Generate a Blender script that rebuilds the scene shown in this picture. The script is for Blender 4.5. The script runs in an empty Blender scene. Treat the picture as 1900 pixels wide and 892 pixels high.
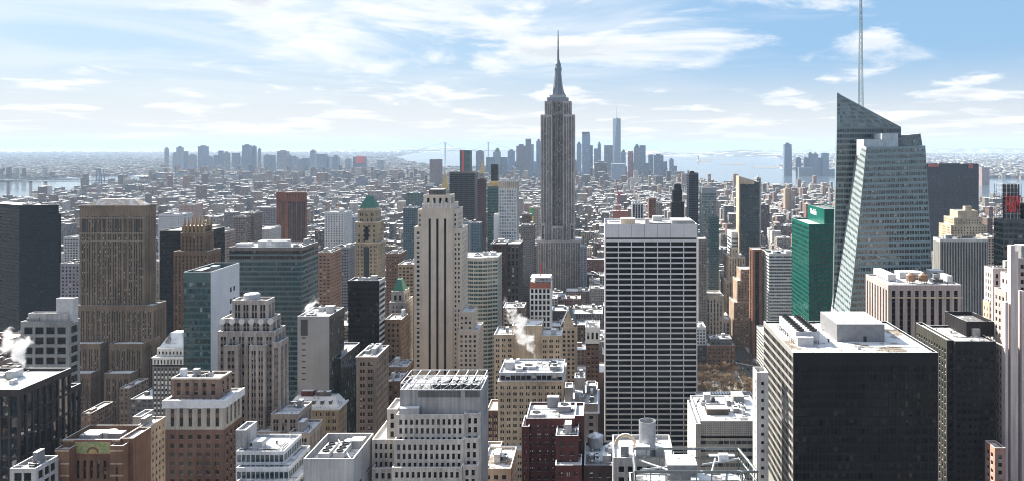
import bpy, math, random
import numpy as np
from mathutils import Vector

# ------------------------------------------------------------------ camera, light, exposure
SC = bpy.context.scene
COL = SC.collection
F, VX, VY, CZ = 1494.0, 1110.0, 270.0, 260.0      # focal length, vanishing point (photo pixels), eye height (m)
cam = bpy.data.cameras.new('camera')
cam.sensor_width = 36.0
cam.lens = 36.0 * F / 1900.0
cam.shift_x = (950 - VX) / 1900.0
cam.shift_y = -(446 - VY) / 1900.0
cam.clip_start = 1.0
cam.clip_end = 400000.0
camo = bpy.data.objects.new('camera', cam)
camo.location = (0, 0, CZ)
camo.rotation_euler = (math.radians(90), 0, 0)
COL.objects.link(camo)
SC.camera = camo

SUN_AZ, SUN_EL = math.radians(52), math.radians(34)   # azimuth to the left of the view axis
sd = Vector((-math.sin(SUN_AZ) * math.cos(SUN_EL), math.cos(SUN_AZ) * math.cos(SUN_EL), math.sin(SUN_EL)))
sun = bpy.data.lights.new('sun', 'SUN')
sun.energy = 5.0
sun.angle = math.radians(0.53)
sun.color = (1.0, 0.93, 0.82)
suno = bpy.data.objects.new('sun', sun)
suno.rotation_euler = sd.to_track_quat('Z', 'Y').to_euler()
suno.location = sd * 2000
COL.objects.link(suno)

SC.view_settings.view_transform = 'Standard'
SC.view_settings.look = 'None'
SC.view_settings.gamma = 1.0
SC.view_settings.use_curve_mapping = False
SC.view_settings.exposure = 1.3
SC.render.engine = 'CYCLES'
cy = SC.cycles
cy.max_bounces = 6
cy.diffuse_bounces = 3
cy.glossy_bounces = 3
cy.transmission_bounces = 4
cy.transparent_max_bounces = 12
cy.volume_bounces = 3
cy.use_denoising = True
cy.pixel_filter_type = 'BLACKMAN_HARRIS'
cy.filter_width = 1.05
cy.caustics_reflective = False
cy.caustics_refractive = False
cy.sample_clamp_indirect = 6.0


class NT:
    """small helper for wiring shader nodes"""
    def __init__(s, tree):
        s.t = tree
        s.n = tree.nodes
        s.l = tree.links

    def node(s, typ, **kw):
        n = s.n.new(typ)
        for k, v in kw.items():
            setattr(n, k, v)
        return n

    def link(s, a, b):
        s.l.new(a, b)

    def set(s, sock, v):
        if hasattr(v, 'is_output') or isinstance(v, bpy.types.NodeSocket):
            s.l.new(v, sock)
        else:
            sock.default_value = v

    def m(s, op, a, b=None, c=None, clamp=False):
        n = s.n.new('ShaderNodeMath')
        n.operation = op
        n.use_clamp = clamp
        s.set(n.inputs[0], a)
        if b is not None:
            s.set(n.inputs[1], b)
        if c is not None:
            s.set(n.inputs[2], c)
        return n.outputs[0]

    def vm(s, op, a, b=None, scale=None):
        n = s.n.new('ShaderNodeVectorMath')
        n.operation = op
        s.set(n.inputs[0], a)
        if b is not None:
            s.set(n.inputs[1], b)
        if scale is not None:
            s.set(n.inputs['Scale'], scale)
        return n.outputs[0]

    def mix(s, fac, a, b, blend='MIX'):
        n = s.n.new('ShaderNodeMix')
        n.data_type = 'RGBA'
        n.blend_type = blend
        n.clamp_factor = True
        s.set(n.inputs[0], fac)
        for k, v in ((6, a), (7, b)):
            if isinstance(v, tuple) and len(v) == 3:
                v = (*v, 1)
            s.set(n.inputs[k], v)
        return n.outputs[2]

    def noise(s, vec, scale, detail=3, rough=0.55, dist=0.0, dim='3D'):
        n = s.n.new('ShaderNodeTexNoise')
        n.noise_dimensions = dim
        s.set(n.inputs['Vector'], vec)
        s.set(n.inputs['Scale'], scale)
        n.inputs['Detail'].default_value = detail
        n.inputs['Roughness'].default_value = rough
        n.inputs['Distortion'].default_value = dist
        return n.outputs['Fac']

    def ramp(s, v, lo, hi, a=0.0, b=1.0, smooth=True):
        n = s.n.new('ShaderNodeMapRange')
        n.interpolation_type = 'SMOOTHSTEP' if smooth else 'LINEAR'
        s.set(n.inputs[0], v)
        s.set(n.inputs[1], lo)
        s.set(n.inputs[2], hi)
        s.set(n.inputs[3], a)
        s.set(n.inputs[4], b)
        return n.outputs[0]

    def map(s, vec, scale=(1, 1, 1), loc=(0, 0, 0)):
        n = s.n.new('ShaderNodeMapping')
        s.set(n.inputs[0], vec)
        n.inputs['Scale'].default_value = scale
        n.inputs['Location'].default_value = loc
        return n.outputs[0]

    def sep(s, vec):
        n = s.n.new('ShaderNodeSeparateXYZ')
        s.set(n.inputs[0], vec)
        return n.outputs

    def comb(s, x, y, z):
        n = s.n.new('ShaderNodeCombineXYZ')
        for i, v in enumerate((x, y, z)):
            s.set(n.inputs[i], v)
        return n.outputs[0]


# ------------------------------------------------------------------ world: sky with clouds
W = bpy.data.worlds.new('World')
SC.world = W
W.use_nodes = True
w = NT(W.node_tree)
w.n.clear()
sky = w.node('ShaderNodeTexSky', sky_type='NISHITA', sun_disc=False)
sky.sun_elevation = SUN_EL
sky.sun_rotation = -SUN_AZ
sky.altitude = 200
sky.air_density = 1.0
sky.dust_density = 1.2
sky.ozone_density = 2.5
tc = w.node('ShaderNodeTexCoord')
d = tc.outputs['Generated']
X_, Y_, Z_ = w.sep(d)
zc = w.m('MAXIMUM', Z_, 0.0)
front = w.ramp(Y_, -0.35, 0.65)                        # milkier in the sun's half of the sky
den = w.m('ADD', zc, 0.04)
P = w.comb(w.m('MULTIPLY', w.m('DIVIDE', X_, w.m('ADD', zc, 0.13)), 2.3), w.m('MULTIPLY', w.m('LOGARITHM', den, 2.71828), 4.9), 0.0)
left = w.ramp(X_, 0.28, -0.42)                         # more cloud towards the sun
high = w.ramp(zc, 0.06, 0.14)


def cumulus(dz):
    """small flat puffs low down, broad heaps higher up; dz looks a little further up the same cloud"""
    z_ = w.m('ADD', zc, dz)
    lo = w.comb(w.m('MULTIPLY', X_, 11.5), w.m('MULTIPLY', w.m('LOGARITHM', w.m('ADD', z_, 0.04), 2.71828), 5.6), 0.0)
    hi = w.comb(w.m('MULTIPLY', X_, 4.1), w.m('MULTIPLY', z_, 15.0), 3.7)
    a = w.noise(w.map(lo, (1, 1, 1), (4.7, 2.35, 0)), 1.0, 10, 0.56, 0.35)
    b = w.noise(w.map(hi, (1, 1, 1), (1.9, 0.6, 0)), 1.0, 11, 0.60, 0.45)
    return w.m('ADD', w.m('MULTIPLY', a, w.ramp(zc, 0.075, 0.115, 1.0, 0.0)), w.m('MULTIPLY', b, w.ramp(zc, 0.075, 0.115, 0.0, 1.0)))


n1 = cumulus(0.0)
nb = cumulus(0.011)        # the same cloud a little higher up: tells where it is shaded by itself
big = w.noise(w.map(P, (0.33, 0.42, 1), (5.9, 2.2, 0)), 1.0, 2, 0.5)
thr = w.m('SUBTRACT', 0.545, w.m('MULTIPLY', w.m('SUBTRACT', big, 0.5), 0.34))
thr = w.m('SUBTRACT', thr, w.m('MULTIPLY', w.m('MULTIPLY', left, high), 0.10))
thr = w.m('SUBTRACT', thr, w.ramp(zc, 0.045, 0.10, 0.035, 0.0))
c1 = w.ramp(n1, w.m('SUBTRACT', thr, 0.015), w.m('ADD', thr, 0.14))
# streaky high cloud
n2 = w.noise(w.map(P, (0.30, 0.62, 1), (9.3, 1.4, 0)), 1.0, 8, 0.60, 0.9)
c2 = w.ramp(n2, w.m('SUBTRACT', 0.50, w.m('MULTIPLY', left, 0.16)), w.m('SUBTRACT', 0.74, w.m('MULTIPLY', left, 0.16)))
c2 = w.m('MULTIPLY', c2, w.ramp(zc, 0.03, 0.12, 0.10, 0.45))
hz = w.m('MULTIPLY', w.ramp(zc, 0.0, 0.12, 0.97, 0.0), front)     # milky band low down
shade = w.m('MULTIPLY', w.ramp(nb, w.m('SUBTRACT', thr, 0.02), w.m('ADD', thr, 0.15)), w.ramp(n1, w.m('ADD', thr, 0.03), w.m('ADD', thr, 0.17)))
ccol = w.mix(shade, (10.6, 10.5, 10.4), (7.3, 7.7, 8.2))
skyc = w.mix(1.0, sky.outputs[0], (0.50, 0.80, 1.15), 'MULTIPLY')
pale = w.mix(left, (3.3, 5.5, 8.0), (5.6, 7.1, 8.5))   # what the high thin veil leaves of the blue
skyc = w.mix(w.m('MULTIPLY', front, 0.82), skyc, pale)
base = w.mix(hz, skyc, (8.35, 8.2, 7.95))
base = w.mix(c2, base, (9.6, 9.7, 9.8))
full = w.mix(w.m('MULTIPLY', c1, 0.93), base, ccol)
back = w.m('MULTIPLY', w.ramp(Y_, 0.25, -0.35), w.ramp(zc, 0.05, 0.3))
full = w.mix(w.m('MULTIPLY', back, 0.06), full, (19.0, 18.6, 18.0))   # unseen brightening behind the viewer, added to fill the shaded fronts
bg = w.node('ShaderNodeBackground')
w.link(full, bg.inputs[0])
bg.inputs[1].default_value = 0.0450
out = w.node('ShaderNodeOutputWorld')
w.link(bg.outputs[0], out.inputs[0])

# ------------------------------------------------------------------ helpers
R = random.Random(7)
NPR = np.random.default_rng(11)


def wx(px, Y):
    return (px - VX) * Y / F


def wz(py, Y):
    return CZ - (py - VY) * Y / F


def gy(py):
    return CZ * F / (py - VY)


def gp(px, py):
    Y = gy(py)
    return (wx(px, Y), Y)


def tag(o, label=None, cat=None, group=None, kind=None):
    if label:
        o['label'] = label
    if cat:
        o['category'] = cat
    if group:
        o['group'] = group
    if kind:
        o['kind'] = kind
    return o


def empty(name, loc):
    o = bpy.data.objects.new(name, None)
    o.empty_display_size = 1
    o.location = loc
    COL.objects.link(o)
    return o


class Buf:
    """collects quads and triangles, then links them as one mesh object"""
    def __init__(s):
        s.q, s.m, s.r, s.uv, s.c = [], [], [], [], []
        s.t, s.tm = [], []

    def add(s, q, mat=0, rnd=None, uv=None, col=None):
        q = np.asarray(q, float).reshape(-1, 4, 3)
        n = len(q)
        if not n:
            return
        s.q.append(q)
        s.m.append(np.broadcast_to(np.asarray(mat, int), (n,)))
        s.r.append(np.zeros(n) if rnd is None else np.broadcast_to(np.asarray(rnd, float), (n,)))
        if uv is None:
            uv = np.tile(np.array([[0, 0], [1, 0], [1, 1], [0, 1]], float), (n, 1, 1))
        s.uv.append(np.asarray(uv, float).reshape(n, 4, 2))
        s.c.append(np.ones((n, 3)) * 0.5 if col is None else np.broadcast_to(np.asarray(col, float), (n, 3)))

    def tri(s, t, mat=0):
        t = np.asarray(t, float).reshape(-1, 3, 3)
        s.t.append(t)
        s.tm.append(np.full(len(t), mat))

    def box(s, x0, x1, y0, y1, z0, z1, mat=0, rnd=None, bottom=True):
        if x0 > x1:
            x0, x1 = x1, x0
        a = [(x0, y0, z0), (x1, y0, z0), (x1, y1, z0), (x0, y1, z0), (x0, y0, z1), (x1, y0, z1), (x1, y1, z1), (x0, y1, z1)]
        f = [(0, 1, 5, 4), (1, 2, 6, 5), (2, 3, 7, 6), (3, 0, 4, 7), (4, 5, 6, 7)] + ([(3, 2, 1, 0)] if bottom else [])
        s.add([[a[i] for i in k] for k in f], mat, rnd)

    def tube(s, p, q, r0, r1=None, n=6, mat=0, cap=True):
        p, q = Vector(p), Vector(q)
        r1 = r0 if r1 is None else r1
        ax = (q - p)
        if ax.length < 1e-6:
            return
        ax.normalize()
        u = ax.orthogonal().normalized()
        v = ax.cross(u)
        ring = lambda c, r: [c + u * (math.cos(2 * math.pi * i / n) * r) + v * (math.sin(2 * math.pi * i / n) * r) for i in range(n)]
        a, b = ring(p, r0), ring(q, r1)
        s.add([[a[i], a[(i + 1) % n], b[(i + 1) % n], b[i]] for i in range(n)], mat)
        if cap:
            s.tri([[q, b[i], b[(i + 1) % n]] for i in range(n)], mat)

    def lathe(s, cx, cy_, prof, n=12, mat=0):
        for (r0, z0), (r1, z1) in zip(prof, prof[1:]):
            for i in range(n):
                a0, a1 = 2 * math.pi * i / n, 2 * math.pi * (i + 1) / n
                s.add([[(cx + r0 * math.cos(a0), cy_ + r0 * math.sin(a0), z0), (cx + r0 * math.cos(a1), cy_ + r0 * math.sin(a1), z0),
                        (cx + r1 * math.cos(a1), cy_ + r1 * math.sin(a1), z1), (cx + r1 * math.cos(a0), cy_ + r1 * math.sin(a0), z1)]], mat)

    def mesh(s, name, mats, off=(0, 0, 0)):
        off = np.array(off, float)
        Q = np.concatenate(s.q) if s.q else np.zeros((0, 4, 3))
        T = np.concatenate(s.t) if s.t else np.zeros((0, 3, 3))
        nq, nt = len(Q), len(T)
        v = np.concatenate([Q.reshape(-1, 3), T.reshape(-1, 3)]) - off
        me = bpy.data.meshes.new(name)
        me.vertices.add(len(v))
        me.vertices.foreach_set('co', v.astype(np.float32).ravel())
        me.loops.add(len(v))
        me.loops.foreach_set('vertex_index', np.arange(len(v), dtype=np.int32))
        me.polygons.add(nq + nt)
        st = np.concatenate([np.arange(nq) * 4, nq * 4 + np.arange(nt) * 3]).astype(np.int32)
        me.polygons.foreach_set('loop_start', st)
        mi = np.concatenate([*s.m, *s.tm]) if (s.m or s.tm) else np.zeros(0)
        me.polygons.foreach_set('material_index', mi.astype(np.int32))
        uvl = me.uv_layers.new(name='UVMap')
        uv = np.zeros((len(v), 2))
        if nq:
            uv[:nq * 4] = np.concatenate(s.uv).reshape(-1, 2)
        uvl.data.foreach_set('uv', uv.astype(np.float32).ravel())
        rn = np.zeros(nq + nt)
        if nq:
            rn[:nq] = np.concatenate(s.r)
        at = me.attributes.new('rnd', 'FLOAT', 'FACE')
        at.data.foreach_set('value', rn.astype(np.float32))
        cc = np.ones((nq + nt, 4)) * 0.5
        if nq:
            cc[:nq, :3] = np.concatenate(s.c)
        at = me.attributes.new('bcol', 'FLOAT_COLOR', 'FACE')
        at.data.foreach_set('color', cc.astype(np.float32).ravel())
        for m_ in mats:
            me.materials.append(m_)
        me.update(calc_edges=True)
        me.validate()
        return me

    def build(s, name, mats, parent=None, off=None):
        if off is None:
            off = tuple(parent.location) if parent is not None and parent.parent is None else (0, 0, 0)
        me = s.mesh(name, mats if isinstance(mats, (list, tuple)) else [mats], off)
        o = bpy.data.objects.new(name, me)
        COL.objects.link(o)
        if parent is not None:
            o.parent = parent
        else:
            o.location = off
        return o


# ------------------------------------------------------------------ materials
MATS = {}


def new_mat(name):
    m_ = bpy.data.materials.new(name)
    m_.use_nodes = True
    t = NT(m_.node_tree)
    bs = t.n.get('Principled BSDF')
    return m_, t, bs


def snow_mix(t, colr, amount=0.5, scale=0.25):
    """snow lying on faces that look up"""
    geo = t.node('ShaderNodeNewGeometry')
    up = t.ramp(t.sep(geo.outputs['Normal'])[2], 0.55, 0.8)
    tcx = t.node('ShaderNodeTexCoord')
    nn = t.noise(tcx.outputs['Object'], scale, 4, 0.65)
    msk = t.m('MULTIPLY', up, t.ramp(nn, 0.62 - amount * 0.45, 0.70 - amount * 0.45))
    return t.mix(msk, colr, (0.80, 0.82, 0.85))


def wall(name, c, rough=0.85, var=0.28, streak=0.38, snow=True, spec=0.08):
    if name in MATS:
        return MATS[name]
    m_, t, bs = new_mat(name)
    tcx = t.node('ShaderNodeTexCoord')
    o = tcx.outputs['Object']
    n1 = t.noise(o, 0.06, 4, 0.6)
    n2 = t.noise(t.map(o, (0.9, 0.9, 0.035)), 1.0, 4, 0.65)
    n3 = t.noise(o, 1.7, 2, 0.6)
    f = t.m('ADD', t.ramp(n1, 0.3, 0.7, 1 - var, 1 + var, False), t.ramp(n2, 0.3, 0.7, -streak * 0.7, streak * 0.7, False))
    f = t.m('ADD', f, t.ramp(n3, 0.3, 0.7, -0.10, 0.10, False))
    colr = t.vm('SCALE', (*c,), scale=f)
    colr = snow_mix(t, colr, 0.55) if snow else colr
    t.link(colr, bs.inputs['Base Color'])
    bs.inputs['Roughness'].default_value = rough
    bs.inputs['Specular IOR Level'].default_value = spec
    MATS[name] = m_
    return m_


def glass(name, c, blind=(0.42, 0.40, 0.36), pb=0.25, frame=(0.05, 0.045, 0.04), fw=0.06, mid=True, rough=0.06, ior=1.34, wav=0.03, var=0.6, pl=0.0):
    """window glass: a sash frame, blinds drawn to different heights and panes that lie a little out of plane"""
    if name in MATS:
        return MATS[name]
    m_, t, bs = new_mat(name)
    at = t.node('ShaderNodeAttribute', attribute_name='rnd')
    r = at.outputs['Fac']
    wn = t.node('ShaderNodeTexWhiteNoise', noise_dimensions='1D')
    t.link(t.m('MULTIPLY', r, 917.3), wn.inputs['W'])
    uvn = t.node('ShaderNodeUVMap', uv_map='UVMap')
    u, v, _ = t.sep(uvn.outputs[0])
    cx, cy2, cz2 = t.sep(wn.outputs['Color'])
    gcol = t.vm('SCALE', (*c,), scale=t.ramp(cx, 0, 1, 1 - var, 1 + var, False))
    isb = t.m('LESS_THAN', r, pb)
    bh = t.m('GREATER_THAN', v, t.m('MULTIPLY', cy2, 0.95))
    bm = t.m('MULTIPLY', isb, bh)
    bcol = t.vm('SCALE', (*blind,), scale=t.ramp(cz2, 0, 1, 0.35, 1.25, False))
    cc = t.mix(bm, gcol, bcol)
    eu = t.m('GREATER_THAN', t.m('ABSOLUTE', t.m('SUBTRACT', u, 0.5)), 0.5 - fw)
    ev = t.m('GREATER_THAN', t.m('ABSOLUTE', t.m('SUBTRACT', v, 0.5)), 0.5 - fw * 0.7)
    fm = t.m('MAXIMUM', eu, ev)
    if mid:
        fm = t.m('MAXIMUM', fm, t.m('LESS_THAN', t.m('ABSOLUTE', t.m('SUBTRACT', v, 0.5)), 0.028))
    cc = t.mix(fm, cc, frame)
    t.link(cc, bs.inputs['Base Color'])
    t.link(t.m('ADD', t.m('MULTIPLY', t.m('MAXIMUM', fm, t.m('MULTIPLY', bm, 0.25)), 0.5), rough), bs.inputs['Roughness'])
    bs.inputs['IOR'].default_value = ior
    bs.inputs['Specular IOR Level'].default_value = 0.36
    geo = t.node('ShaderNodeNewGeometry')
    tcx = t.node('ShaderNodeTexCoord')
    nz = t.node('ShaderNodeTexNoise')
    t.link(tcx.outputs['Object'], nz.inputs['Vector'])
    nz.inputs['Scale'].default_value = 0.35
    nz.inputs['Detail'].default_value = 1
    off = t.vm('ADD', t.vm('SCALE', t.vm('SUBTRACT', wn.outputs['Color'], (0.5, 0.5, 0.5)), scale=wav),
               t.vm('SCALE', t.vm('SUBTRACT', nz.outputs['Color'], (0.5, 0.5, 0.5)), scale=wav * 1.6))
    nrm = t.vm('NORMALIZE', t.vm('ADD', geo.outputs['Normal'], off))
    t.link(nrm, bs.inputs['Normal'])
    MATS[name] = m_
    return m_


def roofm(name, snow=0.75, dark=(0.10, 0.10, 0.105), scale=0.09):
    if name in MATS:
        return MATS[name]
    m_, t, bs = new_mat(name)
    tcx = t.node('ShaderNodeTexCoord')
    at = t.node('ShaderNodeAttribute', attribute_name='rnd')
    o = t.vm('ADD', tcx.outputs['Object'], t.vm('SCALE', (317.0, 113.0, 71.0), scale=at.outputs['Fac']))
    n1 = t.noise(o, scale, 5, 0.62)
    n2 = t.noise(o, 0.8, 3, 0.6)
    msk = t.ramp(t.m('ADD', n1, t.m('MULTIPLY', n2, 0.12)), 0.72 - snow * 0.36, 0.80 - snow * 0.36)
    dk = t.mix(t.ramp(n2, 0.35, 0.65), dark, tuple(min(1, x * 2.4 + 0.02) for x in dark))
    sn = t.mix(t.ramp(n1, 0.4, 0.75), (0.66, 0.68, 0.71), (0.84, 0.85, 0.87))
    t.link(t.mix(msk, dk, sn), bs.inputs['Base Color'])
    bs.inputs['Roughness'].default_value = 0.8
    MATS[name] = m_
    return m_


def flat(name, c, rough=0.6, metal=0.0, snow=0.0):
    if name in MATS:
        return MATS[name]
    m_, t, bs = new_mat(name)
    tcx = t.node('ShaderNodeTexCoord')
    nn = t.noise(tcx.outputs['Object'], 0.5, 4, 0.6)
    colr = t.vm('SCALE', (*c,), scale=t.ramp(nn, 0.3, 0.7, 0.8, 1.2, False))
    if snow:
        colr = snow_mix(t, colr, snow)
    t.link(colr, bs.inputs['Base Color'])
    bs.inputs['Roughness'].default_value = rough
    bs.inputs['Metallic'].default_value = metal
    MATS[name] = m_
    return m_


def city_wall():
    """walls of the many ordinary blocks: own colour per building, rows of windows laid out in metres"""
    if 'city_wall' in MATS:
        return MATS['city_wall']
    m_, t, bs = new_mat('city_wall')
    col = t.node('ShaderNodeAttribute', attribute_name='bcol').outputs['Color']
    r = t.node('ShaderNodeAttribute', attribute_name='rnd').outputs['Fac']
    uvn = t.node('ShaderNodeUVMap', uv_map='UVMap')
    u, v, _ = t.sep(uvn.outputs[0])
    bay = t.ramp(t.m('FRACT', t.m('MULTIPLY', r, 7.3)), 0, 1, 2.2, 4.2, False)
    wf = t.ramp(t.m('FRACT', t.m('MULTIPLY', r, 31.7)), 0, 1, 0.19, 0.36, False)
    hf = t.ramp(t.m('FRACT', t.m('MULTIPLY', r, 57.1)), 0, 1, 0.22, 0.36, False)
    uu, vv = t.m('DIVIDE', u, bay), t.m('DIVIDE', v, 3.5)
    inw = t.m('MULTIPLY', t.m('LESS_THAN', t.m('ABSOLUTE', t.m('SUBTRACT', t.m('FRACT', uu), 0.5)), wf),
              t.m('LESS_THAN', t.m('ABSOLUTE', t.m('SUBTRACT', t.m('FRACT', vv), 0.5)), hf))
    inw = t.m('MULTIPLY', inw, t.m('LESS_THAN', t.m('FRACT', t.m('MULTIPLY', r, 11.9)), 0.93))
    wn = t.node('ShaderNodeTexWhiteNoise', noise_dimensions='3D')
    t.link(t.comb(t.m('FLOOR', uu), t.m('FLOOR', vv), t.m('MULTIPLY', r, 371.0)), wn.inputs['Vector'])
    wc = t.mix(t.m('GREATER_THAN', wn.outputs['Value'], 0.80), (0.025, 0.03, 0.035), (0.30, 0.29, 0.27))
    tcx = t.node('ShaderNodeTexCoord')
    nn = t.noise(t.map(tcx.outputs['Object'], (1, 1, 0.25)), 0.15, 4, 0.65)
    wcol = t.vm('SCALE', col, scale=t.ramp(nn, 0.3, 0.7, 0.72, 1.28, False))
    t.link(t.mix(inw, wcol, wc), bs.inputs['Base Color'])
    t.link(t.m('SUBTRACT', 0.85, t.m('MULTIPLY', inw, 0.7)), bs.inputs['Roughness'])
    MATS['city_wall'] = m_
    return m_


# glass kinds
G_STD = glass('window_glass', (0.007, 0.008, 0.011), blind=(0.50, 0.48, 0.43), pb=0.24)
G_LIT = glass('window_glass_pale_blinds', (0.012, 0.013, 0.015), blind=(0.78, 0.76, 0.70), pb=0.5)
G_BRN = glass('window_glass_old', (0.02, 0.018, 0.017), blind=(0.50, 0.47, 0.40), pb=0.22)
G_BLK = glass('black_glass', (0.004, 0.0045, 0.006), blind=(0.05, 0.045, 0.04), pb=0.15, frame=(0.008, 0.008, 0.009), fw=0.05, mid=False, ior=1.22, wav=0.05)
G_TEAL = glass('teal_glass', (0.010, 0.048, 0.056), blind=(0.16, 0.21, 0.21), pb=0.07, frame=(0.02, 0.04, 0.045), fw=0.035, mid=False, ior=1.62, wav=0.06)
G_GREEN = glass('green_glass', (0.002, 0.055, 0.043), blind=(0.004, 0.10, 0.08), pb=0.3, frame=(0.003, 0.05, 0.045), fw=0.04, mid=False, ior=1.6, wav=0.03)
G_BLUE = glass('blue_grey_glass', (0.016, 0.030, 0.040), blind=(0.24, 0.26, 0.26), pb=0.15, frame=(0.05, 0.06, 0.065), fw=0.04, mid=False, ior=1.75, wav=0.03)
G_SKY = glass('pale_blue_glass', (0.16, 0.23, 0.30), blind=(0.4, 0.45, 0.48), pb=0.2, frame=(0.45, 0.46, 0.47), fw=0.06, mid=False, ior=2.0, wav=0.02)
G_BOA = glass('crystal_glass', (0.012, 0.026, 0.034), blind=(0.22, 0.25, 0.25), pb=0.14, frame=(0.08, 0.11, 0.12), fw=0.03, mid=False, ior=2.2, wav=0.03)
G_BRZ = glass('bronze_glass', (0.012, 0.010, 0.010), blind=(0.16, 0.13, 0.11), pb=0.15, frame=(0.02, 0.016, 0.014), fw=0.05, mid=False, ior=1.5)
# wall kinds
LIME = wall('limestone', (0.36, 0.31, 0.25))
LIMEG = wall('grey_limestone', (0.30, 0.28, 0.26))
ESBW = wall('pale_grey_limestone', (0.40, 0.365, 0.345), streak=0.15)
TAN = wall('tan_stone', (0.48, 0.39, 0.29))
BEIGE = wall('beige_brick', (0.47, 0.385, 0.275))
BROWN = wall('brown_brick', (0.165, 0.098, 0.070))
LINC = wall('dark_tan_brick', (0.20, 0.148, 0.105))
ORANGE = wall('orange_brick', (0.23, 0.135, 0.088))
REDBR = wall('dark_red_brick', (0.105, 0.038, 0.034))
RUST = wall('rust_red_granite', (0.19, 0.072, 0.042))
WHITE = wall('white_panel', (0.66, 0.67, 0.68), var=0.08, streak=0.08)
CONC = wall('grey_concrete', (0.36, 0.355, 0.345))
DGREY = wall('dark_grey_stone', (0.13, 0.125, 0.12))
BLACK = wall('black_metal_panel', (0.010, 0.010, 0.012), rough=0.55, snow=False, spec=0.12)
DKGL = flat('dark_spandrel', (0.02, 0.022, 0.025), 0.2)
TEALSP = flat('teal_spandrel', (0.05, 0.11, 0.115), 0.2)
GREENSP = flat('green_spandrel', (0.004, 0.135, 0.105), 0.25)
TRAV = wall('white_travertine', (0.66, 0.65, 0.645), var=0.08, streak=0.12)
PINK = wall('pink_granite', (0.38, 0.325, 0.31), var=0.10)
SNOWR = roofm('snowy_roof', 0.84, (0.11, 0.108, 0.105), 0.12)
PATCHR = roofm('patchy_snow_roof', 0.62)
CITYR = roofm('city_snow_roof', 0.74, (0.12, 0.115, 0.115), 0.035)
DARKR = roofm('dark_roof', 0.28)
TANR = roofm('sandy_roof', 0.66, (0.15, 0.125, 0.10))
SNOW = flat('snow', (0.80, 0.82, 0.85), 0.7)
STEEL = flat('painted_steel', (0.42, 0.43, 0.44), 0.5, 0.2, 0.5)
DSTEEL = flat('dark_steel', (0.05, 0.052, 0.056), 0.5, 0.3, 0.4)
GREYBOX = flat('grey_metal_panel', (0.20, 0.205, 0.215), 0.6, 0.0, 0.6)
PALEBOX = flat('pale_metal_panel', (0.43, 0.435, 0.44), 0.6, 0.0, 0.6)
FANBLK = flat('fan_black', (0.02, 0.02, 0.022), 0.7)  # plain black shared by fans, slot and door
WOOD = flat('weathered_tank_wood', (0.22, 0.13, 0.075), 0.8, 0, 0.3)
COPPER = flat('green_copper', (0.03, 0.15, 0.115), 0.6, 0, 0.12)
GOLD = flat('gilded_tile', (0.50, 0.36, 0.15), 0.45, 0.4)
REDP = flat('red_paint', (0.55, 0.045, 0.04), 0.5)


# ------------------------------------------------------------------ building kit
def S(wm, gm, bay=3.0, fh=3.7, wf=0.5, hf=0.55, d=0.35, sp=None, ds=0.0, g=1, mul=0.25, m=1.2, top=2.2, bot=0.0, curtain=False, side=None, rows=None, ncol=None, blank=False):
    return dict(w=wm, gl=gm, bay=bay, fh=fh, wf=wf, hf=hf, d=d, sp=sp or wm, ds=ds, g=g, mul=mul, m=m, top=top, bot=bot, curtain=curtain, side=side, rows=rows, ncol=ncol, blank=blank)


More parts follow.
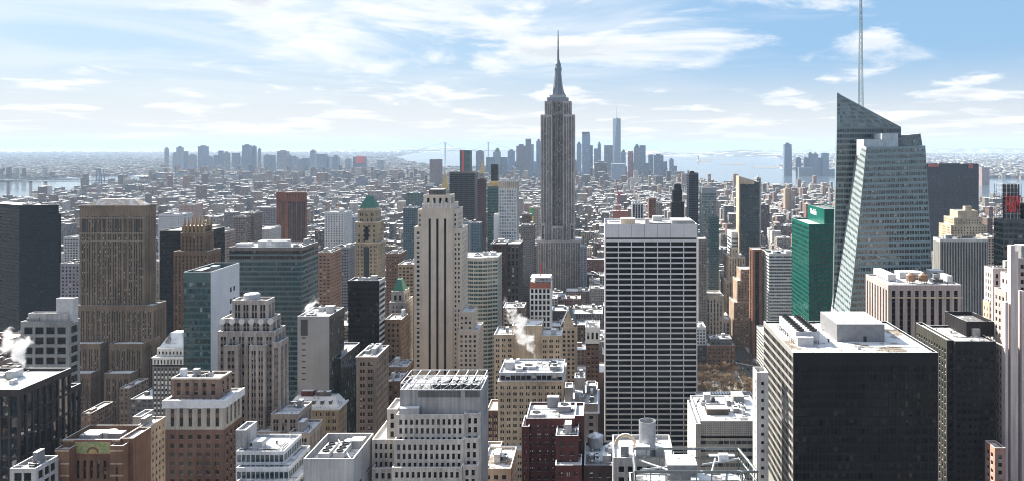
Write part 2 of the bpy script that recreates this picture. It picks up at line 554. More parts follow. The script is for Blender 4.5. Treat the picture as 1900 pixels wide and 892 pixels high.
def face_grid(wb, pb, P00, P10, P01, P11, st, low=None):
    """one face of a building: real openings with reveals, glass set back, spandrels that may be recessed between the piers"""
    P00, P10, P01, P11 = (np.array(p, float) for p in (P00, P10, P01, P11))
    Wd = (np.linalg.norm(P10 - P00) + np.linalg.norm(P11 - P01)) / 2
    H = (P01[2] - P00[2] + P11[2] - P10[2]) / 2
    n3 = np.cross(P10 - P00, P01 - P00)
    N = n3 / max(np.linalg.norm(n3), 1e-9)

    def pt(u, z, dep):
        a, b = np.asarray(u / Wd)[..., None], np.asarray(z / H)[..., None]
        return P00 * (1 - a) * (1 - b) + P10 * a * (1 - b) + P01 * (1 - a) * b + P11 * a * b - N * np.asarray(dep)[..., None]

    def quad(u0, u1, z0, z1, d00, d10, d11, d01):
        u0, u1, z0, z1 = np.broadcast_arrays(u0, u1, z0, z1)
        f = lambda x: np.broadcast_to(np.asarray(x, float), u0.shape)
        return np.stack([pt(u0, z0, f(d00)), pt(u1, z0, f(d10)), pt(u1, z1, f(d11)), pt(u0, z1, f(d01))], axis=-2).reshape(-1, 4, 3)

    m = min(st['m'], Wd * 0.2)
    zt = H - st['top']
    low = max(st['bot'], (low - P00[2]) if low is not None else 0.0, 0.0)
    fh = st['fh']
    rows = st['rows']
    if rows:
        fh = (zt - low) / rows
    else:
        rows = int((zt - low) / fh)
    if st['blank'] or rows < 1 or Wd < 2.0 or H < 2.0:
        wb.add([[P00, P10, P11, P01]], 0)
        return
    nb = st['ncol'] or max(1, int(round((Wd - 2 * m) / st['bay'])))
    bw = (Wd - 2 * m) / nb
    g = st['g']
    ow = bw * st['wf']
    sw = (ow - (g - 1) * st['mul']) / g
    a0 = (m + np.arange(nb)[:, None] * bw + (bw - ow) / 2 + np.arange(g)[None] * (sw + st['mul'])).ravel()
    a1 = a0 + sw
    k = np.arange(rows)
    b1 = zt - k * fh - (1 - st['hf']) * fh * 0.5
    b0 = b1 - st['hf'] * fh
    d, ds = st['d'], st['ds']
    # piers, full height
    pu0, pu1 = np.concatenate([[0], a1]), np.concatenate([a0, [Wd]])
    wb.add(quad(pu0, pu1, 0.0, H, 0, 0, 0, 0), 0)
    # spandrels: bottom and top ones flush
    wb.add(quad(a0, a1, 0.0, b0[-1], 0, 0, 0, 0), 0)
    wb.add(quad(a0, a1, b1[0], H, 0, 0, 0, 0), 0)
    A0, A1 = a0[:, None], a1[:, None]
    if rows > 1:
        wb.add(quad(A0, A1, b1[None, 1:], b0[None, :-1], ds, ds, ds, ds), 1 if st['sp'] is not st['w'] else 0)
    # reveals
    if d > 0.02:
        lo, hi = b0[-1], b1[0]
        if ds > 0:
            wb.add(quad(a0, a0, lo, hi, 0, d, d, 0), 0)
            wb.add(quad(a1, a1, lo, hi, d, 0, 0, d), 0)
        else:
            wb.add(quad(A0, A0, b0[None], b1[None], 0, d, d, 0), 0)
            wb.add(quad(A1, A1, b0[None], b1[None], d, 0, 0, d), 0)
        wb.add(quad(A0, A1, b0[None], b0[None], 0 if ds == 0 else ds, 0 if ds == 0 else ds, d, d), 0)
        wb.add(quad(A0, A1, b1[None], b1[None], d, d, ds, ds), 0)
    pan = quad(A0, A1, b0[None], b1[None], d, d, d, d)
    pb.append((pan, NPR.random(len(pan)), st['gl'], st['curtain']))


class Bld:
    def __init__(s, name, label, cat, Y, xc, group=None, nwin=100):
        s.o = empty(name, (xc, Y, 0))
        tag(s.o, label, cat, group)
        s.panes = []
        s.Y = Y
        s.nwin = nwin
        s.rects = []

    def prism(s, bot, top, st, roof=None, par=1.1, cop=None, low=None, wname='wall', sides=True, cap=True):
        """bot, top: matching counter-clockwise rings of 3-D points; every ring edge becomes a face"""
        n = len(bot)
        bufs = {}
        pan = []
        for i in range(n):
            j = (i + 1) % n
            A, B, C, D = bot[i], bot[j], top[j], top[i]
            ex, ey = B[0] - A[0], B[1] - A[1]
            nx, ny = ey, -ex
            mx, my = (A[0] + B[0]) / 2, (A[1] + B[1]) / 2
            facing = (nx * -mx + ny * -my) > 0
            L = math.hypot(nx, ny) or 1
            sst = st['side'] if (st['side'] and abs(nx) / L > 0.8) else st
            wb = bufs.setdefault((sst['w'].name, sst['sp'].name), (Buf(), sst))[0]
            if facing and sides:
                face_grid(wb, pan, A, B, D, C, sst, low if low is not None else wz(905, my))
            else:
                wb.add([[A, B, C, D]], 0)
        for bf, sst in bufs.values():
            bf.build(wname if sst is st else 'side_wall', [sst['w'], sst['sp']], s.o)
        curt = {}
        for p in pan:
            if p[3]:
                curt.setdefault(p[2].name, []).append(p)
            else:
                s.panes.append(p)
        for k, L in curt.items():
            gb = Buf()
            for q, r, gm, _ in L:
                gb.add(q, 0, r)
            gb.build('glazing', [L[0][2]], s.o)
        if cap:
            rb = Buf()
            c = np.mean([t_[:2] for t_ in top], axis=0)
            th = 0.45
            ins = []
            for i in range(n):
                p0, p1, p2 = (np.array(top[k % n]) for k in (i - 1, i, i + 1))
                e0, e1 = (p1 - p0)[:2], (p2 - p1)[:2]
                e0, e1 = e0 / (np.linalg.norm(e0) + 1e-9), e1 / (np.linalg.norm(e1) + 1e-9)
                n0, n1 = np.array([-e0[1], e0[0]]), np.array([-e1[1], e1[0]])
                k_ = th / max(1 + float(n0 @ n1), 0.3)
                q = p1[:2] + (n0 + n1) * k_
                ins.append((q[0], q[1], p1[2]))
            rv = R.random()
            for i in range(n):
                j = (i + 1) % n
                a, b = ins[i], ins[j]
                if par > 0:
                    rb.add([[top[i], top[j], b, a]], 1)
                    rb.add([[a, b, (b[0], b[1], b[2] - par), (a[0], a[1], a[2] - par)]], 2)
            fl = [(p[0], p[1], p[2] - max(par, 0)) for p in (ins if par > 0 else top)]
            if n == 4:
                rb.add([fl], 0, rv)
            else:
                cz = np.mean([p[2] for p in fl])
                for i in range(n):
                    rb.tri([[fl[i], fl[(i + 1) % n], (c[0], c[1], cz)]], 0)
            rb.build('roof', [roof or SNOWR, cop or SNOW, st['w']], s.o)

    def tier(s, x0, x1, yt, dep, st, dy=0.0, zb=0.0, roof=None, par=1.1, cop=None, corn=None, clut=0, zt=None, ch=0.0, cl=0.0, **kw):
        Y = s.Y + dy
        X0, X1 = wx(x0, Y), wx(x1, Y)
        Z = wz(yt, Y) if zt is None else zt
        ring = [(X0, Y), (X1, Y), (X1, Y + dep), (X0, Y + dep)]
        if ch:
            ring = [(X0 + ch, Y), (X1 - ch, Y), (X1, Y + ch), (X1, Y + dep - ch), (X1 - ch, Y + dep), (X0 + ch, Y + dep), (X0, Y + dep - ch), (X0, Y + ch)]
        s.prism([(a, b, zb) for a, b in ring], [(a, b, Z) for a, b in ring], st, roof, par, cop, **kw)
        s.rects.append((X0, X1, Y, Y + dep))
        HERO.append((X0, X1, Y, Y + dep))
        if corn:
            pr, h, off, cm = corn
            cb = Buf()
            z1, z0 = Z - off, Z - off - h
            cb.box(X0 - pr, X1 + pr, Y - pr, Y - 0.003, z0, z1)
            cb.box(X0 - pr, X0 - 0.003, Y - 0.003, Y + dep + pr, z0, z1)
            cb.box(X1 + 0.003, X1 + pr, Y - 0.003, Y + dep + pr, z0, z1)
            cb.build('cornice', [cm], s.o)
        if not clut and Y < 620 and X1 - X0 > 9 and dep > 12 and not st['blank']:
            clut = 1
        if clut:
            s.clutter(X0, X1, Y, Y + dep, Z - par, clut)
        return Z - max(par, 0)

    def box(s, name, x0, x1, y0, y1, z0, z1, mat):
        b = Buf()
        b.box(x0, x1, y0, y1, z0, z1)
        return b.build(name, [mat], s.o)

    def clutter(s, X0, X1, Y0, Y1, z, n):
        wdt, dpt = X1 - X0, Y1 - Y0
        used = []
        for i in range(n):
            for _ in range(8):
                bw, bd = R.uniform(0.07, 0.24) * wdt + 0.8, R.uniform(0.10, 0.30) * dpt + 0.8
                bx, by = R.uniform(X0 + 1.2, max(X0 + 1.3, X1 - 1.2 - bw)), R.uniform(Y0 + 1.5, max(Y0 + 1.6, Y1 - 1.2 - bd))
                if all(bx > u[1] + 0.3 or bx + bw < u[0] - 0.3 or by > u[3] + 0.3 or by + bd < u[2] - 0.3 for u in used):
                    break
            else:
                continue
            used.append((bx, bx + bw, by, by + bd))
            h = R.uniform(1.0, 3.0) if i else R.uniform(2.8, 5.0)
            if i == 0:
                s.box('stair_bulkhead', bx, bx + bw, by, by + bd, z, z + h, R.choice([GREYBOX, PALEBOX, CONC]))
            else:
                u = s.box('cooling_unit', bx, bx + bw, by, by + bd, z + 0.3, z + 0.3 + h, R.choice([GREYBOX, PALEBOX, STEEL, DSTEEL]))
                fb = Buf()
                rr = min(bw, bd) * 0.33
                kx = max(1, int(bw / (rr * 2.6)))
                for q in range(kx):
                    fb.lathe(bx + bw * (q + 0.5) / kx, by + bd / 2, [(rr, z + 0.3 + h + 0.004), (rr, z + h + 0.62), (rr * 0.86, z + h + 0.62), (rr * 0.8, z + h + 0.45), (0.02, z + h + 0.45)], 10)
                f = fb.build('fan', [FANBLK], u, off=tuple(s.o.location))
        for k in range(2 + n // 3):
            pbf = Buf()
            y_ = R.uniform(Y0 + 1.5, Y1 - 1.5)
            xa, xb_ = sorted((R.uniform(X0 + 1, X1 - 1), R.uniform(X0 + 1, X1 - 1)))
            pbf.tube((xa, y_, z + .45), (xb_ + .5, y_, z + .45), .2, n=5)
            yb2 = min(Y1 - 1, y_ + R.uniform(2, 9))
            pbf.tube((xb_ + .5, y_, z + .45), (xb_ + .5, yb2, z + .45), .2, n=5)
            pbf.build('pipe_run', [R.choice([STEEL, DSTEEL, PALEBOX])], s.o)
        for k in range(2 + n // 2):
            vb = Buf()
            x_, y_ = R.uniform(X0 + 1, X1 - 1), R.uniform(Y0 + 1, Y1 - 1)
            vb.lathe(x_, y_, [(.32, z), (.32, z + 1.1), (.6, z + 1.15), (.5, z + 1.5), (.02, z + 1.65)], 7)
            vb.build('roof_vent', [R.choice([STEEL, DSTEEL])], s.o)
        rb_ = Buf()
        for k in range(int(wdt / 2.5) + 1):
            x_ = X0 + .9 + (wdt - 1.8) * k / max(1, int(wdt / 2.5))
            rb_.box(x_ - .05, x_ + .05, Y0 + .55, Y0 + .65, z + .2, z + 1.9)
        rb_.box(X0 + .9, X1 - .9, Y0 + .56, Y0 + .64, z + 1.82, z + 1.9)
        rb_.build('railing', [DSTEEL], s.o)

    def done(s):
        """windows: the ones that show largest as parts of their own, the rest as one part"""
        if not s.panes:
            return s
        sx = tuple(s.o.location)
        allq = np.concatenate([p[0] for p in s.panes])
        allr = np.concatenate([p[1] for p in s.panes])
        gid = np.concatenate([np.full(len(p[0]), i) for i, p in enumerate(s.panes)])
        ctr = allq.mean(axis=1)
        py = VY + (CZ - ctr[:, 2]) * F / ctr[:, 1]
        px = VX + ctr[:, 0] * F / ctr[:, 1]
        area = np.linalg.norm(np.cross(allq[:, 1] - allq[:, 0], allq[:, 3] - allq[:, 0]), axis=1)
        nrm = np.cross(allq[:, 1] - allq[:, 0], allq[:, 3] - allq[:, 0])
        nrm /= np.linalg.norm(nrm, axis=1)[:, None] + 1e-9
        vis = np.abs((nrm * (ctr - np.array([0, 0, CZ]))).sum(axis=1)) / np.linalg.norm(ctr - np.array([0, 0, CZ]), axis=1)
        score = area * vis / ctr[:, 1] ** 2 * 1e6 - np.maximum(py - 300, 0) * 1e-3
        score[(py > 890) | (px < 2) | (px > 1898)] = -9
        order = np.argsort(-score)
        K = min(s.nwin, int((score > -9).sum()))
        cache = {}
        for i in order[:K]:
            q = allq[i] - ctr[i]
            key = (tuple(np.round(q, 2).ravel()), gid[i] if False else s.panes[gid[i]][2].name, int(allr[i] * 6))
            me = cache.get(key)
            if me is None:
                b = Buf()
                b.add([q], 0, allr[i])
                me = cache[key] = b.mesh('window', [s.panes[gid[i]][2]])
            o = bpy.data.objects.new('window', me)
            o.location = ctr[i] - np.array(sx)
            o.parent = s.o
            COL.objects.link(o)
        rest = order[K:]
        if len(rest):
            mats = []
            for p in s.panes:
                if p[2] not in mats:
                    mats.append(p[2])
            mi = np.array([mats.index(p[2]) for p in s.panes])
            b = Buf()
            b.add(allq[rest], mi[gid[rest]], allr[rest])
            o = b.build('window', mats, s.o)
            o['kind'] = 'stuff'
        return s


HERO = []


def H(name, label, cat, Y, tiers, group=None, nwin=None, fin=True):
    """a building from tiers (x0, x1, top y: photo pixels at its own distance; depth m; style; options)"""
    x0, x1 = tiers[0][0], tiers[0][1]
    b = Bld(name, label, cat, Y, wx((x0 + x1) / 2, Y), group, nwin if nwin is not None else (100 if Y < 700 else 0))
    zs = []
    for t_ in tiers:
        kw = dict(t_[5]) if len(t_) > 5 else {}
        if 'on' in kw:
            kw['zb'] = zs[kw.pop('on')]
        zs.append(b.tier(*t_[:5], **kw))
    b.zs = zs
    return b.done() if fin else b

# ------------------------------------------------------------------ ground, water, far land
def sheet(name, pts, z, mat, kind='structure'):
    b = Buf()
    me = bpy.data.meshes.new(name)
    me.from_pydata([(x, y, 0) for x, y in pts], [], [list(range(len(pts)))])
    me.materials.append(mat)
    o = bpy.data.objects.new(name, me)
    o.location = (0, 0, z)
    COL.objects.link(o)
    o['kind'] = kind
    return o


def ground_mat():
    m_, t, bs = new_mat('street_and_snow_ground')
    tcx = t.node('ShaderNodeTexCoord')
    o = tcx.outputs['Object']
    x, y, _ = t.sep(o)
    dist = t.m('SQRT', t.m('ADD', t.m('MULTIPLY', x, x), t.m('MULTIPLY', y, y)))
    n1 = t.noise(o, 0.02, 6, 0.7)
    n2 = t.noise(o, 0.0022, 6, 0.7)
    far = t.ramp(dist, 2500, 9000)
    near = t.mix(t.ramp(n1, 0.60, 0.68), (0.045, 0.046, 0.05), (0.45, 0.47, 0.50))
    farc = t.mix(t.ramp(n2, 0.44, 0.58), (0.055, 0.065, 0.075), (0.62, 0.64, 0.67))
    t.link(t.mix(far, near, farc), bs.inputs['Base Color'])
    bs.inputs['Roughness'].default_value = 0.85
    return m_


def water_mat():
    m_, t, bs = new_mat('river_water')
    tcx = t.node('ShaderNodeTexCoord')
    o = tcx.outputs['Object']
    n0 = t.noise(t.map(o, (0.0006, 0.0022, 1)), 1.0, 5, 0.6)
    t.link(t.mix(t.ramp(n0, 0.35, 0.7), (0.07, 0.105, 0.13), (0.11, 0.15, 0.175)), bs.inputs['Base Color'])
    bs.inputs['Roughness'].default_value = 0.14
    bp = t.node('ShaderNodeBump')
    bp.inputs['Strength'].default_value = 0.04
    bp.inputs['Distance'].default_value = 2.0
    t.link(t.noise(o, 0.05, 3, 0.6), bp.inputs['Height'])
    t.link(bp.outputs[0], bs.inputs['Normal'])
    return m_


GRD, WAT = ground_mat(), water_mat()
sheet('ground', [(110000 * math.cos(a * math.pi / 24), 110000 * math.sin(a * math.pi / 24)) for a in range(48)], 0, GRD)
RIVER = [gp(-60, 378), gp(60, 372), gp(150, 358), gp(215, 350), gp(262, 344), gp(283, 337), gp(286, 328), gp(240, 326), gp(180, 328), gp(110, 331), gp(40, 336), gp(-60, 342)]
RIVER2 = [gp(-60, 334), gp(20, 327), gp(-60, 320)]
BAY = [gp(1172, 326), gp(1245, 331), gp(1290, 340), gp(1340, 351), gp(1450, 353), gp(1560, 357), gp(1700, 364), gp(1830, 376), gp(1990, 388), gp(1990, 333), gp(1830, 331), gp(1700, 325), gp(1560, 320.5), gp(1500, 319.5), gp(1453, 317.5),
       gp(1440, 307), gp(1470, 297), gp(1380, 289), gp(1290, 285), gp(1200, 282.5), gp(1100, 281.5), gp(960, 281), gp(830, 281.5), gp(770, 285), gp(735, 292), gp(760, 300), gp(830, 312), gp(880, 312), gp(940, 305), gp(1060, 300), gp(1130, 310)]
POLYS = [RIVER, BAY]
sheet('east_river_water', RIVER, 0.6, WAT)
sheet('bay_water', BAY, 0.6, WAT)
LAND = flat('snowy_island_ground', (0.20, 0.205, 0.20), 0.9)
sheet('liberty_island_ground', [gp(1283, 299.5), gp(1300, 301), gp(1322, 300.5), gp(1318, 297.5), gp(1300, 297)], 2.0, LAND)
sheet('ellis_island_ground', [gp(1332, 305.5), gp(1380, 306.5), gp(1384, 302), gp(1350, 301.5)], 2.0, LAND)
sheet('harbour_pier_ground', [gp(1390, 312.5), gp(1440, 313), gp(1453, 309.5), gp(1400, 310)], 2.0, LAND)
sheet('governors_island_ground', [gp(1262, 296), gp(1330, 296.6), gp(1360, 294), gp(1270, 293.4)], 2.0, LAND)


def inpoly(x, y, poly):
    r = np.zeros(np.shape(x), bool)
    n = len(poly)
    for i in range(n):
        x0, y0 = poly[i]
        x1, y1 = poly[(i + 1) % n]
        c = ((y0 > y) != (y1 > y)) & (x < (x1 - x0) * (y - y0) / (y1 - y0 + 1e-12) + x0)
        r ^= c
    return r


# low hills along the horizon
HILLM = roofm('wooded_winter_hill', 0.42, (0.05, 0.055, 0.055), 0.0022)


def hills(name, pxa, pxb, Y, hmax, seed):
    b = Buf()
    n = 90
    rr = random.Random(seed)
    ph = [rr.uniform(0, 6.28) for _ in range(5)]
    tops = []
    for i in range(n + 1):
        t_ = i / n
        h = sum(math.sin(t_ * f * 6.28 + p) / f for f, p in zip((1, 2.3, 5, 11, 23), ph)) * 0.28 + 0.7
        h = max(h, 0.1) * hmax * min(1, 6 * t_, 6 * (1 - t_))
        tops.append((wx(pxa + (pxb - pxa) * t_, Y), h))
    for (xa, ha), (xb, hb) in zip(tops, tops[1:]):
        b.add([[(xa, Y - 2500, -1), (xb, Y - 2500, -1), (xb, Y, hb), (xa, Y, ha)], [(xa, Y, ha), (xb, Y, hb), (xb, Y + 3000, -1), (xa, Y + 3000, -1)]])
    o = b.build(name, [HILLM])
    o['kind'] = 'structure'


hills('hills', 1080, 1460, 21000, 150, 3)
hills('hills', 520, 960, 36000, 170, 5)
hills('hills', 1300, 2000, 34000, 150, 9)

# ------------------------------------------------------------------ haze
HZ_TOP = 452.0
hb = Buf()
hb.box(-111000, 111000, -111000, 111000, -1.0, HZ_TOP)
hm = bpy.data.materials.new('thin_winter_haze')
hm.use_nodes = True
ht = NT(hm.node_tree)
ht.n.clear()
pv = ht.node('ShaderNodeVolumePrincipled')
pv.inputs['Color'].default_value = (0.51, 0.65, 0.82, 1)
pv.inputs['Density'].default_value = 3.8e-5
pv.inputs['Anisotropy'].default_value = 0.0
ho = ht.node('ShaderNodeOutputMaterial')
ht.link(pv.outputs[0], ho.inputs['Volume'])
haze = hb.build('haze', [hm])
haze['kind'] = 'stuff'

# ------------------------------------------------------------------ landmark towers
s_esb = S(ESBW, G_STD, bay=4.0, fh=3.75, wf=0.60, hf=0.62, d=0.7, sp=flat('aluminium_spandrel', (0.075, 0.07, 0.07), 0.5), ds=0.5, g=2, mul=0.5, m=1.0, top=3)
s_esbc = dict(s_esb, w=wall('shaded_recess_limestone', (0.25, 0.23, 0.22)), wf=0.70)  # darker limestone copy: shade of the recess put into the colour
YE = 1290
b = H('limestone_skyscraper', 'tall grey limestone skyscraper with stepped crown and needle mast above the centre', 'skyscraper', YE, [
    (993, 1078, 446, 50, s_esb, dict(dy=-6)),
    (1003, 1024.5, 213, 40, s_esb), (1045, 1066, 213, 40, s_esb),
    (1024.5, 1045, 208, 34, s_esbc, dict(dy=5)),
    (1010.5, 1024.5, 188, 30, s_esb, dict(dy=4, on=1)), (1045, 1060, 188, 30, s_esb, dict(dy=4, on=2)),
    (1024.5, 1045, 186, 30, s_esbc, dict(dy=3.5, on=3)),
    (1003, 1012, 415, 20, s_esb, dict(dy=-4, on=0)), (1057, 1066, 415, 20, s_esb, dict(dy=-4, on=0)),
    (1024.5, 1045, 420, 6, s_esb, dict(dy=-3, on=0)),
], fin=False, nwin=0)
xm, ym = wx(1035.5, YE + 18), YE + 18
DKM = flat('blue_grey_metal', (0.20, 0.23, 0.26), 0.45, 0.35)
zt = lambda p: wz(p, YE + 18)
o = b.box('observation_deck', xm - 17, xm + 17, ym - 13, ym + 13, zt(188.5), zt(182), flat('blue_steel_terrace', (0.22, 0.25, 0.29), 0.4, 0.3))
o = b.box('observation_deck', xm - 13, xm + 13, ym - 11, ym + 11, zt(182), zt(177), PALEBOX)
mb = Buf()
mb.lathe(xm, ym, [(12.5, zt(177)), (9.8, zt(171)), (7.4, zt(160)), (6.0, zt(148)), (5.4, zt(137)), (5.4, zt(132))], 8)
mb.build('mooring_mast', [DKM], b.o)
mb = Buf()
mb.lathe(xm, ym, [(5.9, zt(132)), (5.9, zt(126)), (5.0, zt(125)), (4.6, zt(119)), (3.0, zt(115)), (2.0, zt(110))], 10)
mb.build('mast_dome', [DKM], b.o)
for k in range(4):
    a = math.pi / 4 + k * math.pi / 2
    bb = Buf()
    bb.tube((xm + 11.5 * math.cos(a), ym + 11.5 * math.sin(a), zt(178)), (xm + 6.0 * math.cos(a), ym + 6.0 * math.sin(a), zt(135)), 1.3, 0.5, 5)
    bb.build('buttress_wing', [flat('pale_aluminium', (0.34, 0.36, 0.38), 0.4, 0.5)], b.o)
mb = Buf()
mb.lathe(xm, ym, [(1.9, zt(110)), (1.6, zt(95)), (2.0, zt(94)), (1.3, zt(92)), (1.1, zt(80)), (1.5, zt(79)), (1.1, zt(77)), (0.9, zt(66)), (0.6, zt(56.5))], 8)
mb.build('antenna', [DKM], b.o)
b.done()

# crystal glass tower at the park corner
YB = 560
b = Bld('crystal_glass_tower', 'faceted crystal glass tower with a sloping glass crown beside the green glass block', 'skyscraper', YB, 200, None, 0)
s_boa = S(wall('white_glass_spandrel', (0.20, 0.275, 0.29), rough=0.25, var=0.06, streak=0.04, snow=False), G_BOA, bay=4.4, fh=4.1, wf=0.86, hf=0.58, g=2, mul=0.3, d=0.14, m=0.3, top=0.8, curtain=True)
s_boaL = dict(s_boa, w=wall('sunlit_glass_spandrel', (0.50, 0.53, 0.53), rough=0.3, var=0.05, streak=0.03, snow=False), gl=G_BOA, hf=0.46)  # paler spandrel copy for the left facet, sunlight put into its colour
FBL, FBR, FTL, FTR = (wx(1538, YB), YB, 0), (wx(1756, YB), YB, 0), (wx(1608, YB), YB, wz(274, YB)), (wx(1717, YB), YB, wz(270.5, YB))
LB, LT = (wx(1483, 597), 597, 0), (wx(1581, 597), 597, wz(263, 597))
RB, RT = (wx(1756, YB) + 1, 615, 0), (wx(1717, YB) + 2, 605, wz(270.5, YB))
BTL = (LT[0] + 6, 606, LT[2])
BBL = (LB[0] + 6, 606, 0)
for P_ in (dict(bot=[FBL, FBR, RB, BBL], top=[FTL, FTR, RT, BTL], st=dict(s_boa, side=s_boaL)),):
    b.prism(P_['bot'], P_['top'], s_boa, PATCHR, par=6.0, cop=s_boa['w'], low=wz(600, YB))
wb, pl = Buf(), []
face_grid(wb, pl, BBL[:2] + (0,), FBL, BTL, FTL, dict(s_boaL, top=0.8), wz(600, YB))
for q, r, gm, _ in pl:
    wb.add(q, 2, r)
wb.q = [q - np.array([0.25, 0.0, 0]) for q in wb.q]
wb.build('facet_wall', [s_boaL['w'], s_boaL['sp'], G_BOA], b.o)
# rear volume with sloping crown
YR = 600
xa, xb_ = wx(1553, YR), wx(1672, YR)
z_lo = wz(236, YR)
s_rear = S(wall('grey_glass_spandrel', (0.19, 0.235, 0.25), rough=0.25, var=0.06, streak=0.04, snow=False), G_BLUE, bay=1.95, fh=4.1, wf=0.90, hf=0.62, d=0.1, m=0.3, top=0.6, curtain=True)
ring = [(xa - 6, YR), (xb_, YR), (xb_, YR + 34), (xa + 4, YR + 34)]
ringt = [(xa, YR), (xb_, YR), (xb_, YR + 34), (xa + 9, YR + 34)]
b.prism([(x, y, 0) for x, y in ring], [(x, y, z_lo) for x, y in ringt], s_rear, PATCHR, par=0.0, low=wz(600, YR))
wb, pl, gb = Buf(), [], Buf()
zz, ztop = z_lo, wz(172.5, YR)
sc_st = dict(s_rear, rows=1, top=0.25, wf=0.90, hf=0.88, d=0.06)
while zz < ztop - 1:
    z2 = min(zz + 3.0, ztop)
    f0, f1 = 1 - (zz - z_lo) / (ztop - z_lo), 1 - (z2 - z_lo) / (ztop - z_lo)
    xe0, xe1 = xa + (xb_ - xa) * f0, xa + (xb_ - xa) * max(f1, 0.02)
    face_grid(wb, pl, (xa, YR, zz), (xe0, YR, zz), (xa, YR, z2), (xe1, YR, z2), sc_st, 0)
    wb.add([[(xa + 9, YR + 34, zz), (max(xe0, xa + 9), YR + 34, zz), (max(xe1, xa + 9), YR + 34, z2), (xa + 9, YR + 34, z2)]], 0)
    wb.add([[(xa, YR, zz), (xa + 9, YR + 34, zz), (xa + 9, YR + 34, z2), (xa, YR, z2)]], 0)
    wb.add([[(xe0, YR, zz), (max(xe0, xa + 9), YR + 34, zz), (max(xe1, xa + 9), YR + 34, z2), (xe1, YR, z2)]], 0)
    zz = z2
wb.build('sloping_crown', [s_rear['w'], s_rear['sp']], b.o)
for q, r, gm, _ in pl:
    gb.add(q, 0, r)
gb.build('crown_glazing', [glass('crown_screen_glass', (0.12, 0.17, 0.18), blind=(0.3, 0.33, 0.33), pb=0.1, frame=(0.16, 0.19, 0.2), fw=0.04, mid=False, ior=1.9, wav=0.015)], b.o)
# right crystal, penthouses
s_cry = dict(s_boa, top=0.5, rows=None, fh=3.2, hf=0.85)
xr0, xr1 = wx(1671, 604), wx(1710, 604)
b.prism([(xr0, 606, wz(292, 604)), (xr1 + 3, 606, wz(292, 604)), (xr1 + 3, 622, wz(292, 604)), (xr0, 622, wz(292, 604))],
        [(xr0, 606, wz(252, 604)), (xr1, 606, wz(248, 604)), (xr1, 622, wz(248, 604)), (xr0, 622, wz(252, 604))], s_cry, PATCHR, par=0, low=0, wname='crystal_wall')
zr = FTL[2] - 6
b.box('penthouse', wx(1602, 575), wx(1637, 575), 574, 590, zr, wz(259, 575), flat('pale_blue_panel', (0.42, 0.47, 0.50), 0.4, 0, 0.3))
b.box('penthouse', wx(1636, 578), wx(1666, 578), 577.5, 594, zr, wz(248, 578), flat('pale_blue_panel', (0.42, 0.47, 0.50), 0.4, 0, 0.3))
b.box('cooling_unit', wx(1612, 563), wx(1650, 563), 563, 569, zr, zr + 5.2, DSTEEL)
# lattice mast
am = Buf()
ax_, ay_ = wx(1597, 618), 618.0
z0, z1 = z_lo - 4, 385.0
hw = lambda z: 1.75 + (0.55 - 1.75) * max(0, min(1, (z - z0) / (z1 - z0)))
nseg = 24
for i in range(nseg):
    za, zb_ = z0 + (z1 - z0) * i / nseg, z0 + (z1 - z0) * (i + 1) / nseg
    A, B_ = hw(za), hw(zb_)
    cor = [(-1, -1), (1, -1), (1, 1), (-1, 1)]
    for k in range(4):
        c0, c1 = cor[k], cor[(k + 1) % 4]
        am.tube((ax_ + c0[0] * A, ay_ + c0[1] * A, za), (ax_ + c0[0] * B_, ay_ + c0[1] * B_, zb_), 0.24, 0.22, 4, cap=False)
        am.tube((ax_ + c0[0] * A, ay_ + c0[1] * A, za), (ax_ + c1[0] * B_, ay_ + c1[1] * B_, zb_), 0.15, 0.15, 4, cap=False)
        am.tube((ax_ + c0[0] * B_, ay_ + c0[1] * B_, zb_), (ax_ + c1[0] * B_, ay_ + c1[1] * B_, zb_), 0.14, 0.14, 4, cap=False)
am.build('lattice_mast', [flat('mast_steel', (0.22, 0.30, 0.33), 0.5, 0.3)], b.o)
HERO.append((wx(1500, 560), wx(1760, 560), 555, 640))
b.done()

# the white banded slab in the middle
YG = 600
s_gr = S(TRAV, G_BLK, bay=9.9, fh=4.02, wf=0.93, hf=0.735, d=0.5, m=0.5, top=12.6, g=1)
b = H('white_banded_slab', 'wide slab with white travertine grid and black horizontal window bands', 'office building', YG, [
    (1122, 1294, 416, 48, dict(s_gr, ncol=7), dict(roof=TANR, par=1.6, cop=PALEBOX))], fin=False)
b.box('mechanical_slot', wx(1124, YG), wx(1292, YG), YG - 0.05, YG + 0.5, wz(440, YG) - 1.6, wz(440, YG) - 0.4, FANBLK)
for i in range(1, 7):
    xx = wx(1122.0 + 0.5 + (172 - 1) * i / 7, YG)
    b.box('joint', xx - 0.11, xx + 0.11, YG - 0.06, YG - 0.004, wz(440, YG), wz(417, YG), DGREY)
zr = b.zs[0]
b.box('penthouse', wx(1152, 612), wx(1178, 612), 611, 622, zr, zr + 4.6, TAN)
b.box('penthouse', wx(1197, 615), wx(1204, 615), 613, 619, zr, zr + 4.4, CONC)
b.box('cooling_unit', wx(1247, 612), wx(1285, 612), 612, 634, zr, zr + 3.2, GREYBOX)
b.box('pipe_run', wx(1205, 616), wx(1245, 616), 616, 617.2, zr, zr + 1.0, DSTEEL)
b.box('pipe_run', wx(1130, 630), wx(1150, 630), 628, 630.0, zr, zr + 1.2, STEEL)
b.done()

